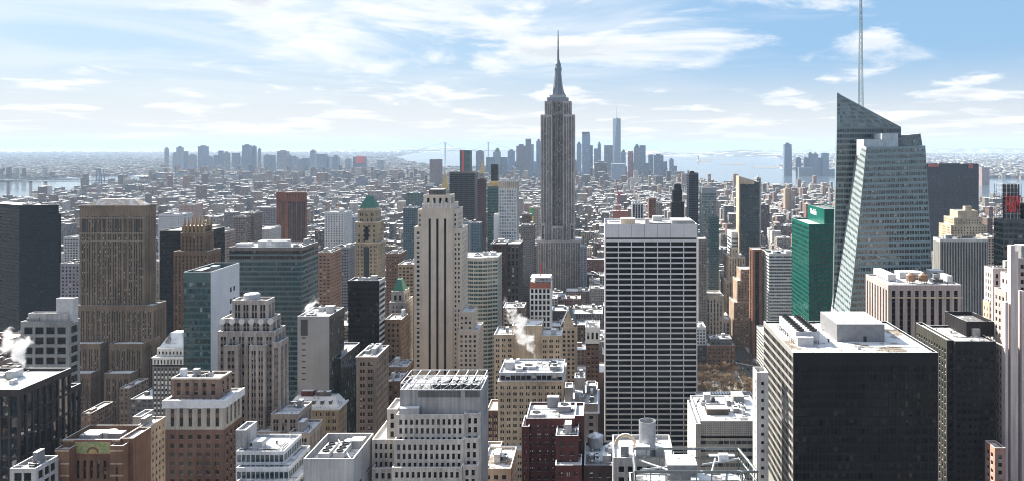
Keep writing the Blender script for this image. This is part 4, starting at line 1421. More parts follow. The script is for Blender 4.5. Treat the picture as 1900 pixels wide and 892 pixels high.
x0, x1, z0_, z1_ = wx(140, YP), wx(206, YP), wz(840, YP), wz(818, YP)
b.box('stone_parapet', wx(117, YP) - 0.2, wx(222, YP) + 0.2, YP - 0.25, YP - 0.005, wz(817.5, YP), wz(814, YP), TAN)
p = b.box('panel_border', x0 - 0.6, x1 + 0.6, YP - 0.30, YP - 0.006, z0_ - 0.6, z1_ + 0.6, flat('dark_red_tile', (0.25, 0.055, 0.05), 0.4))


def tile_panel_mat():
    m_, t, bs = new_mat('green_mosaic_tile')
    tcx = t.node('ShaderNodeTexCoord')
    n_ = t.noise(tcx.outputs['Object'], 0.9, 3, 0.6)
    t.link(t.mix(t.ramp(n_, 0.40, 0.62), (0.22, 0.34, 0.15), (0.50, 0.42, 0.17)), bs.inputs['Base Color'])
    bs.inputs['Roughness'].default_value = 0.35
    return m_


tb = Buf()
tb.box(x0, x1, YP - 0.36, YP - 0.31, z0_, z1_)
tb.build('mosaic_panel', [tile_panel_mat()], p, off=tuple(b.o.location))
sb = Buf()
cx_, cz_ = (x0 + x1) / 2, z0_ + 0.3
for (ra, rb_, mi) in ((1.9, 2.6, 0), (0.0, 1.5, 1)):
    for i in range(12):
        a0, a1 = math.pi * i / 12, math.pi * (i + 1) / 12
        sb.add([[(cx_ + ra * math.cos(a0) + 1e-4, YP - 0.40, cz_ + ra * math.sin(a0)), (cx_ + rb_ * math.cos(a0), YP - 0.40, cz_ + rb_ * math.sin(a0)),
                 (cx_ + rb_ * math.cos(a1), YP - 0.40, cz_ + rb_ * math.sin(a1)), (cx_ + ra * math.cos(a1), YP - 0.40, cz_ + ra * math.sin(a1))]], mi)
sb.build('sunrise_motif', [flat('maroon_tile', (0.20, 0.05, 0.05), 0.4), flat('ochre_tile', (0.55, 0.36, 0.12), 0.4)], p, off=tuple(b.o.location))
zr = b.zs[0]
db = Buf()
db.lathe(wx(205, 356), 356, [(0.1, zr + 3.3), (2.9, zr + 3.1), (3.1, zr + 2.7), (3.0, zr)], 16)
db.build('round_roof_house', [PALEBOX], b.o)
b.box('stair_bulkhead', wx(150, 352), wx(185, 352), 351, 358, zr, zr + 3.0, CONC)
b.done()
H('tan_long_block', 'long tan block with snowy roof running back between the two brick towers', 'office building', 400, [
    (225, 252, 806, 28, S(TAN, G_STD, bay=3.2, wf=.4, hf=.5), dict(clut=3)), (246, 262, 772, 12, S(CONC, G_STD, blank=True), dict(dy=29, roof=SNOWR))])

s_man = S(wall('white_stone', (0.50, 0.49, 0.46)), G_STD, bay=2.6, fh=3.8, wf=0.46, hf=0.55, d=0.3, m=0.5, top=1.5)
b = H('mansard_white_block', 'narrow block with white stone top storeys and a snowy sloped roof', 'office building', 565, [
    (283, 340, 676, 30, dict(s_man, w=DGREY, fh=3.6)),
    (283, 340, 662, 30, dict(s_man, rows=1, hf=.85, bay=2.2), dict(on=0, low=wz(676, 565), corn=(0.6, .7, 0, TRAV))),
    (291, 340, 645, 26, s_man, dict(dy=3, on=1, low=wz(662, 565)))], fin=False)
mb = Buf()
x0, x1, y0, y1, z_ = wx(292, 568), wx(340, 568), 568, 592, b.zs[2]
A = [(x0, y0, z_), (x1, y0, z_), (x1, y1, z_), (x0, y1, z_)]
B_ = [(x0 + 5, y0 + 8, z_ + 10), (x1 - 5, y0 + 8, z_ + 10), (x1 - 5, y1 - 8, z_ + 10), (x0 + 5, y1 - 8, z_ + 10)]
for i in range(4):
    mb.add([[A[i], A[(i + 1) % 4], B_[(i + 1) % 4], B_[i]]])
mb.add([B_])
mb.build('mansard_roof', [SNOWR], b.o)
b.done()

# glass terraces bottom left of centre
s_ter = S(wall('white_frame', (0.50, 0.51, 0.52), snow=False), glass('terrace_glass', (0.015, 0.035, 0.045), blind=(0.3, 0.33, 0.33), pb=0.2, frame=(0.35, 0.36, 0.36), fw=0.06, mid=False, ior=1.7), bay=1.75, fh=3.7, wf=0.86, hf=0.74, d=0.15, m=0.2, top=0.9)
b = H('terraced_glass_block', 'white framed glass block stepping down in snow covered terraces', 'office building', 300, [
    (438, 527, 836, 18, s_ter), (438, 536, 867, 22, s_ter, dict(dy=-4)), (438, 548, 893, 26, s_ter, dict(dy=-8)),
    (437, 456, 797, 10, S(CONC, G_STD, blank=True), dict(dy=4, roof=SNOWR))], fin=False)
b.box('roof_unit', wx(463, 310), wx(472, 310), 308, 311, b.zs[0], b.zs[0] + 1.2, DSTEEL)
b.done()

# concrete box with open roof well
s_cb = S(wall('pale_concrete', (0.38, 0.375, 0.37), var=0.25), G_BLK, bay=9, fh=9, wf=.5, hf=.12, d=.3, m=2, top=7)
b = H('concrete_roof_well_block', 'plain concrete block with an open roof well full of cooling units', 'office building', 290, [
    (563, 656, 850, 26, s_cb, dict(roof=TANR, par=3.2, cop=PALEBOX))], fin=False)
zr = b.zs[0]
for k in range(2):
    u = b.box('cooling_unit', wx(592 + k * 26, 298), wx(612 + k * 26, 298), 297 + k, 308, zr + .4, zr + 2.4, PALEBOX)
    fb = Buf()
    for q in range(3):
        fb.lathe(wx(602 + k * 26, 298), 299.5 + q * 3.4, [(1.3, zr + 2.405), (1.3, zr + 2.9), (1.1, zr + 2.9), (1.0, zr + 2.6), (.05, zr + 2.6)], 12)
    fb.build('fan', [FANBLK], u, off=tuple(b.o.location))
db = Buf()
for p, q in (((568, 292), (605, 314)), ((652, 292), (628, 313))):
    db.tube((wx(p[0], p[1]), p[1] + .5, zr + 1.6), (wx(q[0], q[1]), q[1], zr + 1.6), 0.22)
db.build('pipe_run', [STEEL], b.o)
lb = Buf()
lb.lathe(wx(648, 309), 309, [(1.8, zr), (1.8, zr + 3.0), (0.1, zr + 3.8)], 12)
lb.build('roof_drum', [PALEBOX], b.o)
b.done()

# snowy mansard block
s_m2 = S(wall('buff_stone', (0.34, 0.275, 0.20)), G_STD, bay=3.8, fh=4.2, wf=.55, hf=.6, d=.4, g=2, mul=.4, m=.7, top=1.2)
b = H('snowy_mansard_block', 'buff stone block with a snow covered hip roof and dormers', 'office building', 470, [
    (530, 628, 757, 16, s_m2, dict(corn=(0.9, 0.8, 0.0, TRAV)))], fin=False)
mb = Buf()
x0, x1, y0, y1, z_ = wx(530, 470) + .6, wx(628, 470) - .6, 470.8, 485.2, b.zs[0] + 1.15
A = [(x0, y0, z_), (x1, y0, z_), (x1, y1, z_), (x0, y1, z_)]
B_ = [(x0 + 3, y0 + 5, z_ + 5), (x1 - 3, y0 + 5, z_ + 5), (x1 - 3, y1 - 3, z_ + 5), (x0 + 3, y1 - 3, z_ + 5)]
for i in range(4):
    mb.add([[A[i], A[(i + 1) % 4], B_[(i + 1) % 4], B_[i]]])
mb.add([B_])
rf = mb.build('hip_roof', [SNOWR], b.o)
for k in range(5):
    xx = x0 + 5 + k * (x1 - x0 - 10) / 4
    db = Buf()
    db.box(xx - .9, xx + .9, y0 + 1.6, y0 + 4.2, z_ + 1.5, z_ + 3.6)
    db.build('dormer', [DGREY], rf, off=tuple(b.o.location))
b.box('penthouse', x0 + 6, x0 + 13, y0 + 6, y0 + 10, z_ + 5, z_ + 8, REDBR)
b.box('penthouse', x0 + 15, x0 + 23, y0 + 6, y0 + 10, z_ + 5, z_ + 7.5, DGREY)
b.done()

# concrete slab with dark glass flank
s_q = S(wall('panelled_concrete', (0.33, 0.33, 0.325), var=0.1, streak=0.1), G_BLK, blank=True)
s_q['side'] = S(DKGL, glass('dark_green_glass', (0.01, 0.03, 0.03), pb=.15, blind=(.2, .25, .24), frame=(.02, .03, .03), fw=.04, mid=False, ior=1.8, wav=.05), bay=2, fh=3.8, wf=.95, hf=.85, d=.08, top=3, curtain=True)
b = H('blank_concrete_slab', 'blank grey concrete slab with a dark green glass flank and steam above', 'office building', 480, [
    (552, 611, 586, 28, s_q, dict(roof=PATCHR, par=1.0, clut=3)),
    (600, 632, 664, 40, dict(s_q['side'], side=None), dict(dy=14))], fin=False)
for k in range(2):
    b.box('louvre_panel', wx(558, 480), wx(571, 480), 479.93, 479.99, wz(622, 480), wz(592, 480), DSTEEL)
    break
for k in range(8):
    b.box('slot_window', wx(560, 480), wx(567, 480), 479.93, 479.99, wz(627 + k * 11, 480), wz(625 + k * 11, 480), G_BLK)
b.done()
b = H('black_striped_slab', 'small black slab whose side is striped with white bands', 'office building', 560, [
    (646, 704, 520, 15, dict(S(BLACK, G_BLK, bay=1.6, fh=3.7, wf=.94, hf=.7, d=.05, m=.2, top=4, curtain=True), side=S(wall('white_band', (0.55, 0.55, 0.54), snow=False), G_BLK, bay=30, fh=3.9, wf=.97, hf=.55, d=.3, m=.1, top=2)), dict(roof=PATCHR, clut=3))])

# green roofed tower
YM = 780
s_mt = S(wall('warm_buff_stone', (0.30, 0.245, 0.175)), G_STD, bay=4.6, fh=3.75, wf=0.5, hf=0.52, d=0.45, g=2, mul=.6, m=.8, top=2)
b = H('green_roofed_tower', 'buff stone tower with arched loggia and green copper pyramid roof', 'tower', YM, [
    (658, 702, 450, 26, s_mt, dict(corn=(.8, 1.0, 0, TAN))),
    (660, 700, 412, 24, dict(s_mt, fh=4.5, ncol=4, g=1, wf=.3, hf=.5), dict(dy=0, on=0, corn=(.7, .9, 0, TAN))),
    (664, 697, 390, 20, dict(s_mt, rows=2, hf=.55), dict(dy=3, on=1, corn=(.4, .6, 0, TAN)))], fin=False)
zt_ = b.zs[2]
mb = Buf()
x0, x1, y0, y1 = wx(667, 784), wx(696, 784), 784, 802
b.box('drum', x0, x1, y0, y1, zt_, zt_ + 3, TAN)
A = [(x0, y0, zt_ + 3), (x1, y0, zt_ + 3), (x1, y1, zt_ + 3), (x0, y1, zt_ + 3)]
cx_, cy_ = (x0 + x1) / 2, (y0 + y1) / 2
zz_ = wz(363, 790)
B_ = [(cx_ - 2.5, cy_ - 1, zz_), (cx_ + 2.5, cy_ - 1, zz_), (cx_ + 2.5, cy_ + 1, zz_), (cx_ - 2.5, cy_ + 1, zz_)]
for i in range(4):
    mb.add([[A[i], A[(i + 1) % 4], B_[(i + 1) % 4], B_[i]]])
mb.add([B_])
mb.build('copper_roof', [COPPER], b.o)
for (face, x_, y_) in (('f', wx(680, YM), YM - .05),):
    ab = Buf()
    w_, zb_, zt2 = 2.0, wz(446, YM), wz(420, YM)
    pts = [(x_ - w_, zb_), (x_ + w_, zb_)] + [(x_ + w_ * math.cos(math.pi * i / 8), zt2 - w_ + w_ * math.sin(math.pi * i / 8)) for i in range(9)]
    for i in range(1, len(pts) - 1):
        ab.tri([[(pts[0][0], y_, pts[0][1]), (pts[i][0], y_, pts[i][1]), (pts[i + 1][0], y_, pts[i + 1][1])]])
    ab.build('arched_window', [G_BLK], b.o)
b.box('window_strip', wx(675, YM), wx(685, YM), YM - .08, YM - .01, wz(515, YM), wz(458, YM), DKGL)
b.done()
b = H('teal_capped_tower', 'grey stone tower with small teal cap roof beside the black striped slab', 'tower', 640, [
    (722, 752, 560, 26, S(LIMEG, G_STD, bay=3.6, wf=.5, g=2, mul=.5)), (726, 750, 540, 18, S(LIMEG, G_STD, bay=5, fh=6, wf=.5, hf=.7), dict(dy=3, on=0, low=0))], fin=False)
mb = Buf()
x0, x1, y0, y1, zt_ = wx(728, 645), wx(748, 645), 645, 659, b.zs[1] + 1.2
A = [(x0, y0, zt_), (x1, y0, zt_), (x1, y1, zt_), (x0, y1, zt_)]
B_ = [(x0 + 2.5, y0 + 4, zt_ + 8.5), (x1 - 2.5, y0 + 4, zt_ + 8.5), (x1 - 2.5, y1 - 4, zt_ + 8.5), (x0 + 2.5, y1 - 4, zt_ + 8.5)]
for i in range(4):
    mb.add([[A[i], A[(i + 1) % 4], B_[(i + 1) % 4], B_[i]]])
mb.add([B_])
mb.build('cap_roof', [COPPER], b.o)
b.done()
H('taupe_loft_tower', 'plain taupe loft tower with snowy roof in front of the black striped slab', 'office building', 440, [
    (661, 698, 661, 26, S(wall('taupe_brick', (0.22, 0.175, 0.14)), G_STD, bay=3.4, wf=.6, hf=.55, g=2, mul=.3, fh=3.9), dict(clut=4, corn=(.4, .6, 0, TAN)))])
H('brown_setback_lofts', 'brown brick lofts stepping down towards the striped limestone tower', 'office building', 560, [
    (714, 745, 592, 20, S(wall('warm_brown_brick', (0.27, 0.17, 0.10)), G_STD, bay=3.4, wf=.45), dict(dy=14, clut=1)),
    (716, 755, 680, 20, S(wall('warm_brown_brick', (0.27, 0.17, 0.10)), G_STD, bay=3.4, wf=.45), dict(dy=-6, clut=2)),
    (716, 742, 706, 24, S(BROWN, G_STD, bay=3.2, wf=.45), dict(dy=-30, clut=2))])

# stepped pale concrete block, bottom centre
YX = 312
s_st = S(wall('buff_concrete', (0.50, 0.455, 0.40)), glass('dark_slot_glass', (0.006, 0.007, 0.009), pb=0.10), bay=2.05, fh=3.45, wf=0.52, hf=0.66, d=0.6, m=0.7, top=1.2)
b = H('stepped_concrete_block', 'pale concrete block stepping out in snowy ledges below a steel roof frame', 'office building', YX, [
    (742, 893, 722, 20, S(wall('stained_concrete', (0.33, 0.32, 0.31), var=.3, streak=.45), G_BLK, blank=True), dict(roof=PATCHR, par=0.6, cop=PALEBOX)),
    (735, 862, 768, 12, s_st, dict(dy=-3.0)), (862.3, 891, 766, 12, s_st, dict(dy=-2.0)),
    (731, 860, 815, 12, s_st, dict(dy=-6.0)), (860.3, 889, 812, 12, s_st, dict(dy=-5.0)),
    (727, 857, 866, 12, s_st, dict(dy=-9.0)), (857.3, 887, 862, 12, s_st, dict(dy=-8.0)),
    (718, 737, 758, 14, s_st, dict(dy=2)), (690, 733, 814, 22, s_st, dict(dy=-1)), (690, 731, 868, 22, s_st, dict(dy=-5)),
], fin=False)
zr = b.zs[0]
for (a, c, e) in ((776, 855, 0), (863, 890, 0)):
    b.box('louvre_panel', wx(a, YX), wx(c, YX), YX - .08, YX - .005, wz(736, YX), wz(724, YX), DGREY)
b.box('terrace_house', wx(741, 309.5), wx(777, 309.5), 309.2, 311.9, b.zs[1] - 1.1, b.zs[1] + 3.4, CONC)
fb = Buf()
xa, xb_ = wx(743, YX), wx(892, YX)
zt_ = zr + 3.0
for yy in (YX + .5, YX + 10, YX + 19):
    fb.box(xa, xb_, yy - .15, yy + .15, zt_ - .3, zt_)
for k in range(9):
    xx = xa + (xb_ - xa) * k / 8
    fb.box(xx - .14, xx + .14, YX + .66, YX + 18.84, zt_ - .28, zt_ - 0.02)
    fb.box(xx - .12, xx + .12, YX + .4, YX + .6, zr, zt_ - .3)
    fb.box(xx - .12, xx + .12, YX + 18.9, YX + 19.1, zr, zt_ - .3)
    if k < 8:
        xn = xa + (xb_ - xa) * (k + 1) / 8
        fb.tube((xx, YX + .7, zt_ - .12), (xn, YX + 9.8, zt_ - .12), .12, n=4)
        fb.tube((xx, YX + .52, zr + .2), (xn, YX + .52, zt_ - .3), .1, n=4)
fb.build('roof_frame', [PALEBOX], b.o)
for k in range(6):
    u = b.box('cooling_unit', xa + 12 + k * 3.1, xa + 14.4 + k * 3.1, YX + 3, YX + 16, zr, zr + 1.6, DSTEEL)
b.done()

# ------------------------------------------------------------------ middle
# curved-front teal and cream banded block
YQ = 760
s_cu = S(wall('cream_band', (0.42, 0.41, 0.36), var=.06), G_TEAL, bay=2.0, fh=3.8, wf=.95, hf=.60, d=.2, m=.2, top=2.5, curtain=True)
b = Bld('curved_banded_block', 'teal glass block with curved pale bands beside the striped limestone tower', 'office building', YQ, wx(890, YQ), None, 0)
pts = []
x0, x1 = wx(852, YQ), wx(922, YQ)
for i in range(9):
    t_ = i / 8
    pts.append((x0 + (x1 - x0) * t_, YQ + 7 - 7 * math.sin(math.pi * t_)))
pts += [(x1, YQ + 40), (x0, YQ + 40)]
zq = wz(478, YQ)
b.prism([(x, y, 0) for x, y in pts], [(x, y, zq) for x, y in pts], s_cu, SNOWR, par=0.8)
b.clutter(x0 + 6, x1 - 3, YQ + 10, YQ + 36, zq - .8, 6)
HERO.append((x0, x1, YQ, YQ + 40))
b.done()
H('maroon_slab_tower', 'narrow dark maroon tower tucked behind the curved banded block', 'office building', 830, [
    (914, 938, 452, 22, S(wall('maroon_brick', (0.055, 0.035, 0.035)), G_BLK, bay=3, wf=.4), dict(roof=PATCHR))])
H('dark_grid_base_block', 'dark block with paired slots carrying the pale blue glass tower behind', 'office building', 880, [
    (910, 965, 452, 34, S(wall('dark_taupe', (0.085, 0.075, 0.075)), G_STD, bay=4.4, fh=7.6, wf=.5, hf=.72, d=.6, top=2), dict(roof=SNOWR, clut=3))])
s_pb = S(wall('white_grid', (0.58, 0.58, 0.58), var=.05), G_SKY, bay=3.1, fh=3.8, wf=.78, hf=.72, d=.25, m=.8, top=11)
s_pb['side'] = S(wall('warm_side', (0.42, 0.38, 0.33)), G_STD, bay=3, wf=.35)
b = H('pale_blue_gridded_tower', 'pale blue glass tower with white grid and tan toothed crown', 'tower', 960, [
    (925, 959, 336, 26, s_pb, dict(roof=DARKR)), (916, 927, 398, 20, S(WHITE, G_STD, blank=True), dict(dy=2))], fin=False, nwin=0)
for i in range(9):
    xx = wx(925 + 34 * (i + .5) / 9, 960)
    b.box('crown_tooth', xx - .75, xx + .75, 959.3, 959.99, wz(349, 960), wz(337 + (i % 2), 960), TAN)
b.done()
SMT = lambda wm, gm=G_STD, **k: S(wm, gm, **dict(dict(bay=3.2, fh=3.6, wf=.55, hf=.55, d=.3, m=.6, top=2.5), **k))
H('graphite_slab', 'broad graphite slab standing behind the striped limestone tower', 'office building', 1450, [
    (834, 881, 320, 40, SMT(flat('graphite_frame', (0.035, 0.036, 0.045), .4), G_BLK, bay=2.2, wf=.8), dict(roof=DARKR))], nwin=0)
H('plum_slab', 'thin plum brown slab tower directly right of the graphite slab', 'office building', 1380, [
    (886, 899, 332, 26, SMT(wall('plum_brick', (0.085, 0.05, 0.055)), G_BLK, wf=.35))], nwin=0)
H('teal_slim_tower', 'slim teal glass tower left of the pale blue gridded tower', 'tower', 1020, [
    (904, 931, 346, 22, SMT(TEALSP, G_TEAL, bay=2, wf=.92, hf=.6, curtain=True), dict(clut=2)), (908, 923, 337, 12, SMT(GOLD, G_BRN, blank=True), dict(dy=4, on=0))], nwin=0)
H('black_needle_tower', 'black slender tower peeking above the teal slim tower', 'tower', 1900, [
    (911, 923, 305, 22, SMT(BLACK, G_BLK, bay=2, wf=.8))], nwin=0)
b = H('teal_sail_tower', 'teal glass tower with a vertical red stripe down its slanted top', 'tower', 2500, [
    (853, 872, 279, 40, SMT(TEALSP, G_TEAL, bay=2.4, wf=.92, hf=.7, curtain=True))], nwin=0, fin=False)
b.box('red_stripe', wx(857, 2499), wx(860.5, 2499), 2498.6, 2499.9, wz(345, 2500), wz(279.5, 2500), REDP)
b.done()


def spire_tower(name, label, pxl, pxr, sh, top, Y, wm, rm, base=0.7):
    b = H(name, label, 'tower', Y, [(pxl, pxr, sh, (pxr - pxl) * Y / F, SMT(wm, G_STD))], nwin=0, fin=False)
    xa, xb_ = wx(pxl, Y), wx(pxr, Y)
    w_ = (xb_ - xa) * base / 2
    cx, cy_ = (xa + xb_) / 2, Y + (xb_ - xa) / 2
    zt_ = b.zs[0]
    mb = Buf()
    c = [(cx - w_, cy_ - w_), (cx + w_, cy_ - w_), (cx + w_, cy_ + w_), (cx - w_, cy_ + w_)]
    for i in range(4):
        p, q = c[i], c[(i + 1) % 4]
        mb.tri([[(p[0], p[1], zt_), (q[0], q[1], zt_), (cx, cy_, wz(top, Y))]])
    mb.build('pyramid_spire', [rm], b.o)
    return b.done()


spire_tower('gilded_spire_tower', 'stone tower whose gilded pyramid spire rises just above the striped limestone tower', 814, 834, 352, 316, 1950, LIMEG, GOLD, .72)
spire_tower('clock_tower', 'slender grey tower with small golden pointed top near the black needle tower', 888, 899, 322, 295, 2450, LIMEG, GOLD, .75)

b = H('unfinished_white_tower', 'white gridded tower under construction with red netting round its open top', 'tower', 720, [
    (983, 1022, 528, 24, S(WHITE, G_BLK, bay=3.7, fh=5.0, wf=.62, hf=.72, d=.4, m=.4, top=3), dict(roof=DARKR, par=.5))], fin=False, nwin=0)
zr = b.zs[0]
fb = Buf()
for i in range(5):
    for j in range(3):
        xx, yy = wx(984, 720) + i * 4.4, 721 + j * 10
        fb.box(xx - .25, xx + .25, yy - .25, yy + .25, zr, zr + 7)
for z_ in (zr + 3.3, zr + 6.7):
    fb.box(wx(984, 720) - .2, wx(1021, 720) + .2, 720.8, 742, z_ - .2, z_ + .2)
fb.build('concrete_frame', [CONC], b.o)
b.box('safety_netting', wx(983, 720), wx(1022, 720), 719.6, 719.95, zr - 2.5, zr + 2.6, flat('red_netting', (0.30, 0.10, 0.07), .8))
cb = Buf()
cb.tube((wx(1003, 730), 730, zr), (wx(1003, 730), 730, zr + 19), .5, n=4)
cb.build('hoist_mast', [REDP], b.o)
b.done()

s_e = S(BEIGE, G_STD, bay=3.9, fh=3.7, wf=.55, hf=.52, d=.4, g=2, mul=.35, m=.6, top=2)
b = H('beige_setback_block', 'wide beige brick block with glazed snowy penthouse and steam drifting above it', 'office building', 470, [
    (924, 1046, 706, 40, s_e, dict(corn=(.3, .6, .1, TAN))),
    (926, 1045, 690, 30, dict(s_e, w=wall('blue_white_panel', (0.42, 0.46, 0.49)), rows=1, hf=.6, wf=.9, bay=3, top=.8, g=1), dict(dy=1.5, on=0, low=0, roof=SNOWR, clut=6)),
    (921, 972, 834, 12, s_e, dict(dy=-10)), (972.3, 1010, 800, 14, s_e, dict(dy=-4)), (903, 926, 760, 20, dict(s_e, w=BROWN), dict(dy=2))])
b = H('tan_tower_behind_steam', 'tan brick tower with blank penthouse standing behind the steam plume', 'office building', 560, [
    (916, 953, 620, 26, dict(s_e, w=TAN)), (950, 1005, 603, 22, dict(s_e, w=TAN, blank=True), dict(dy=4, roof=TANR)), (1003, 1042, 622, 24, dict(s_e, w=TAN), dict(dy=2, clut=2))])
H('taupe_rear_block', 'small taupe block with dark windows between the tan tower and the maroon slab', 'office building', 700, [
    (933, 972, 570, 24, dict(s_e, w=wall('mauve_brick', (0.20, 0.16, 0.15))), dict(clut=3))], nwin=0)
s_red = S(REDBR, G_LIT, bay=3.5, fh=3.6, wf=.46, hf=.5, d=.3, g=2, mul=.3, m=.7, top=2)
b = H('dark_red_brick_block', 'dark red brick block with bright snowy roof edges and a lower front wing', 'office building', 345, [
    (976, 1066, 775, 22, s_red, dict(clut=3)), (1066.3, 1083, 770, 18, s_red, dict(dy=2)),
    (1031, 1073, 807, 16, s_red, dict(dy=-12, clut=3)), (1030, 1079, 862, 12, s_red, dict(dy=-18)),
    (968, 982, 790, 14, s_red, dict(dy=-3))])
s_ital = S(wall('putty_stone', (0.30, 0.265, 0.235)), G_STD, bay=5, fh=4.0, wf=.38, hf=.55, d=.5, m=.8, top=5.5)
b = H('putty_corniced_block', 'putty stone block with heavy cornice and cluttered snowy roof', 'office building', 440, [
    (1047, 1109, 748, 40, s_ital, dict(corn=(1.0, .9, 4.4, TRAV))), (1048, 1062, 718, 10, dict(s_ital, blank=True), dict(dy=3, on=0)),
    (1066, 1085, 700, 10, dict(s_ital, blank=True), dict(dy=14, on=0, clut=1)), (1075, 1084, 735, 6, dict(s_ital, blank=True), dict(dy=5, on=0)), (1088, 1106, 715, 10, dict(s_ital, blank=True), dict(dy=20, on=0))], fin=False)
b.clutter(wx(1085, 442), wx(1107, 442), 442, 458, b.zs[0], 4)
b.done()
b = H('gabled_stone_block', 'tan stone block with steep dark pointed gable roof', 'office building', 660, [
    (1040, 1070, 606, 22, S(TAN, G_STD, bay=3.2, wf=.5, hf=.6))], fin=False, nwin=0)
gb = Buf()
x0, x1, z_, zt_ = wx(1040, 660), wx(1070, 660), wz(606, 660) + .02, wz(574, 660)
xc_ = (x0 + x1) / 2
gb.tri([[(x0 + 2, 660.5, z_), (x1 - 2, 660.5, z_), (xc_, 660.5, zt_)]], 1)
gb.add([[(x0, 660, z_), (xc_, 660, zt_ + .3), (xc_, 681, zt_ + .3), (x0, 681, z_)], [(xc_, 660, zt_ + .3), (x1, 660, z_), (x1, 681, z_), (xc_, 681, zt_ + .3)]], 0)
gb.build('gable_roof', [flat('slate', (0.06, 0.07, 0.08), .7, 0, .2), TAN], b.o)
b.done()
H('arcaded_top_block', 'brown brick block with pale arcaded top storey left of the white banded slab', 'office building', 640, [
    (1087, 1112, 637, 24, SMT(BROWN)), (1086, 1113, 606, 24, SMT(TRAV, bay=4, fh=9, wf=.5, hf=.6), dict(on=0, low=0, clut=3))], nwin=0)

# right of the white slab
s_ls = S(wall('bright_limestone', (0.42, 0.36, 0.285)), G_STD, bay=4.0, fh=5.6, wf=.42, hf=.8, d=.7, sp=wall('bright_spandrel', (.3, .25, .2)), ds=.4, m=1.5, top=4)
b = H('buff_limestone_block', 'buff limestone block with tall window strips and rounded shoulders', 'office building', 1010, [
    (1303, 1343, 548, 40, s_ls), (1298, 1357, 592, 46, dict(s_ls, bay=5), dict(dy=3, roof=PATCHR)), (1311, 1337, 543, 14, dict(s_ls, blank=True), dict(dy=8, on=0))], nwin=0)
s_bs = S(wall('shaded_brick', (0.24, 0.165, 0.12)), G_LIT, bay=3.8, fh=3.6, wf=.45, hf=.5, d=.4, m=.8, top=2)  # front copy, its shade put into the darker brown
s_bs['side'] = S(wall('sunlit_peach_stone', (0.36, 0.27, 0.20)), G_STD, bay=3.5, fh=3.6, wf=.4, hf=.5, d=.4, m=.8, top=2)  # side copy in paler peach, sunlight put into the colour
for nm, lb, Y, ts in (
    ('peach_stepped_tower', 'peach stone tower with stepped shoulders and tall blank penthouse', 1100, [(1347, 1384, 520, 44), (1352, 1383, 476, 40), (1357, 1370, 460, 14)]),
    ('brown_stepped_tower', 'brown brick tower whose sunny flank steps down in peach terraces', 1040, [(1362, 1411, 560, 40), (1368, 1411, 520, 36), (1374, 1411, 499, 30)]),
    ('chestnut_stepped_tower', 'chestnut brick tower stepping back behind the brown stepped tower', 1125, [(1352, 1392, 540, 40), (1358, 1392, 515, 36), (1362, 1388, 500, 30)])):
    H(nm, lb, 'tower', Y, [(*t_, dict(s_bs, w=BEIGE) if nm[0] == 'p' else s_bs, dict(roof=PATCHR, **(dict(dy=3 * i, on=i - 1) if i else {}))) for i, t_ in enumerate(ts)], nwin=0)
s_or = S(wall('copper_brown_panel', (0.22, 0.11, 0.07), snow=False), G_BLK, bay=9, fh=3.8, wf=.5, hf=.8, d=.5, sp=BLACK, ds=.2, m=1, top=2)
H('copper_striped_tower', 'narrow copper brown tower with one dark vertical window strip', 'tower', 985, [
    (1396, 1414, 462, 20, dict(s_or, ncol=1))], nwin=0)
s_lg = S(wall('pale_grey_band', (0.47, 0.47, 0.44), var=.06), G_BLUE, bay=2.2, fh=3.8, wf=.94, hf=.52, d=.2, m=.2, top=2)
s_lg['side'] = S(wall('pale_grey_band', (0.47, 0.47, 0.44), var=.06), G_BLUE, bay=2.2, fh=3.8, wf=.94, hf=.5, d=.2, m=.2, top=2)
b = H('pale_banded_block', 'pale grey banded office block beside the emerald green block', 'office building', 960, [
    (1427, 1474, 470, 40, s_lg, dict(clut=5))], nwin=0)
H('low_banded_annex', 'low pale banded annex in front of the pale grey banded block', 'office building', 900, [
    (1417, 1475, 618, 40, s_lg)], nwin=0)
H('white_teal_banded_block', 'white sided block with teal window bands behind the peach stepped tower', 'office building', 1160, [
    (1357, 1389, 430, 36, S(WHITE, G_TEAL, bay=2, fh=5, wf=.95, hf=.55, d=.1, top=8))], nwin=0)
b = H('dark_teal_apartment_tower', 'dark teal apartment tower with slanted tan crown over the river view', 'tower', 1150, [
    (1373, 1409, 338, 26, S(wall('slate_teal', (0.06, 0.085, 0.09), snow=False), G_BLUE, bay=2.6, fh=3.4, wf=.7, hf=.6, d=.5, top=2), dict(roof=SNOWR))], fin=False, nwin=0)
xa, xb_ = wx(1371, 1148), wx(1400, 1148)
pb_ = Buf()
zl, zh = wz(342, 1148), wz(327, 1148)
pb_.add([[(xa, 1149, 0), (xa + 2, 1149, 0), (xa + 2, 1149, zh), (xa, 1149, zh)], [(xa, 1149, 0), (xa, 1149, zh), (xa, 1172, zh), (xa, 1172, 0)],
         [(xa, 1149.2, zl), (xb_, 1149.2, zl), (xb_, 1149.2, zl + 5), (xa, 1149.2, zh)], [(xa, 1172, zl), (xb_, 1172, zl), (xb_, 1172, zl + 5), (xa, 1172, zh)], [(xa, 1149.2, zh), (xb_, 1149.2, zl + 5), (xb_, 1172, zl + 5), (xa, 1172, zh)]])
pb_.build('slanted_crown', [TAN], b.o)
b.done()
H('navy_slender_tower', 'navy blue slender tower behind the right end of the white banded slab', 'tower', 1250, [
    (1278, 1296, 322, 30, SMT(flat('navy_frame', (0.02, 0.035, 0.06), .35), G_BLK, bay=2, wf=.85), dict(roof=DARKR)), (1281, 1288, 318, 8, SMT(BLACK, blank=True), dict(dy=5, on=0))], nwin=0)
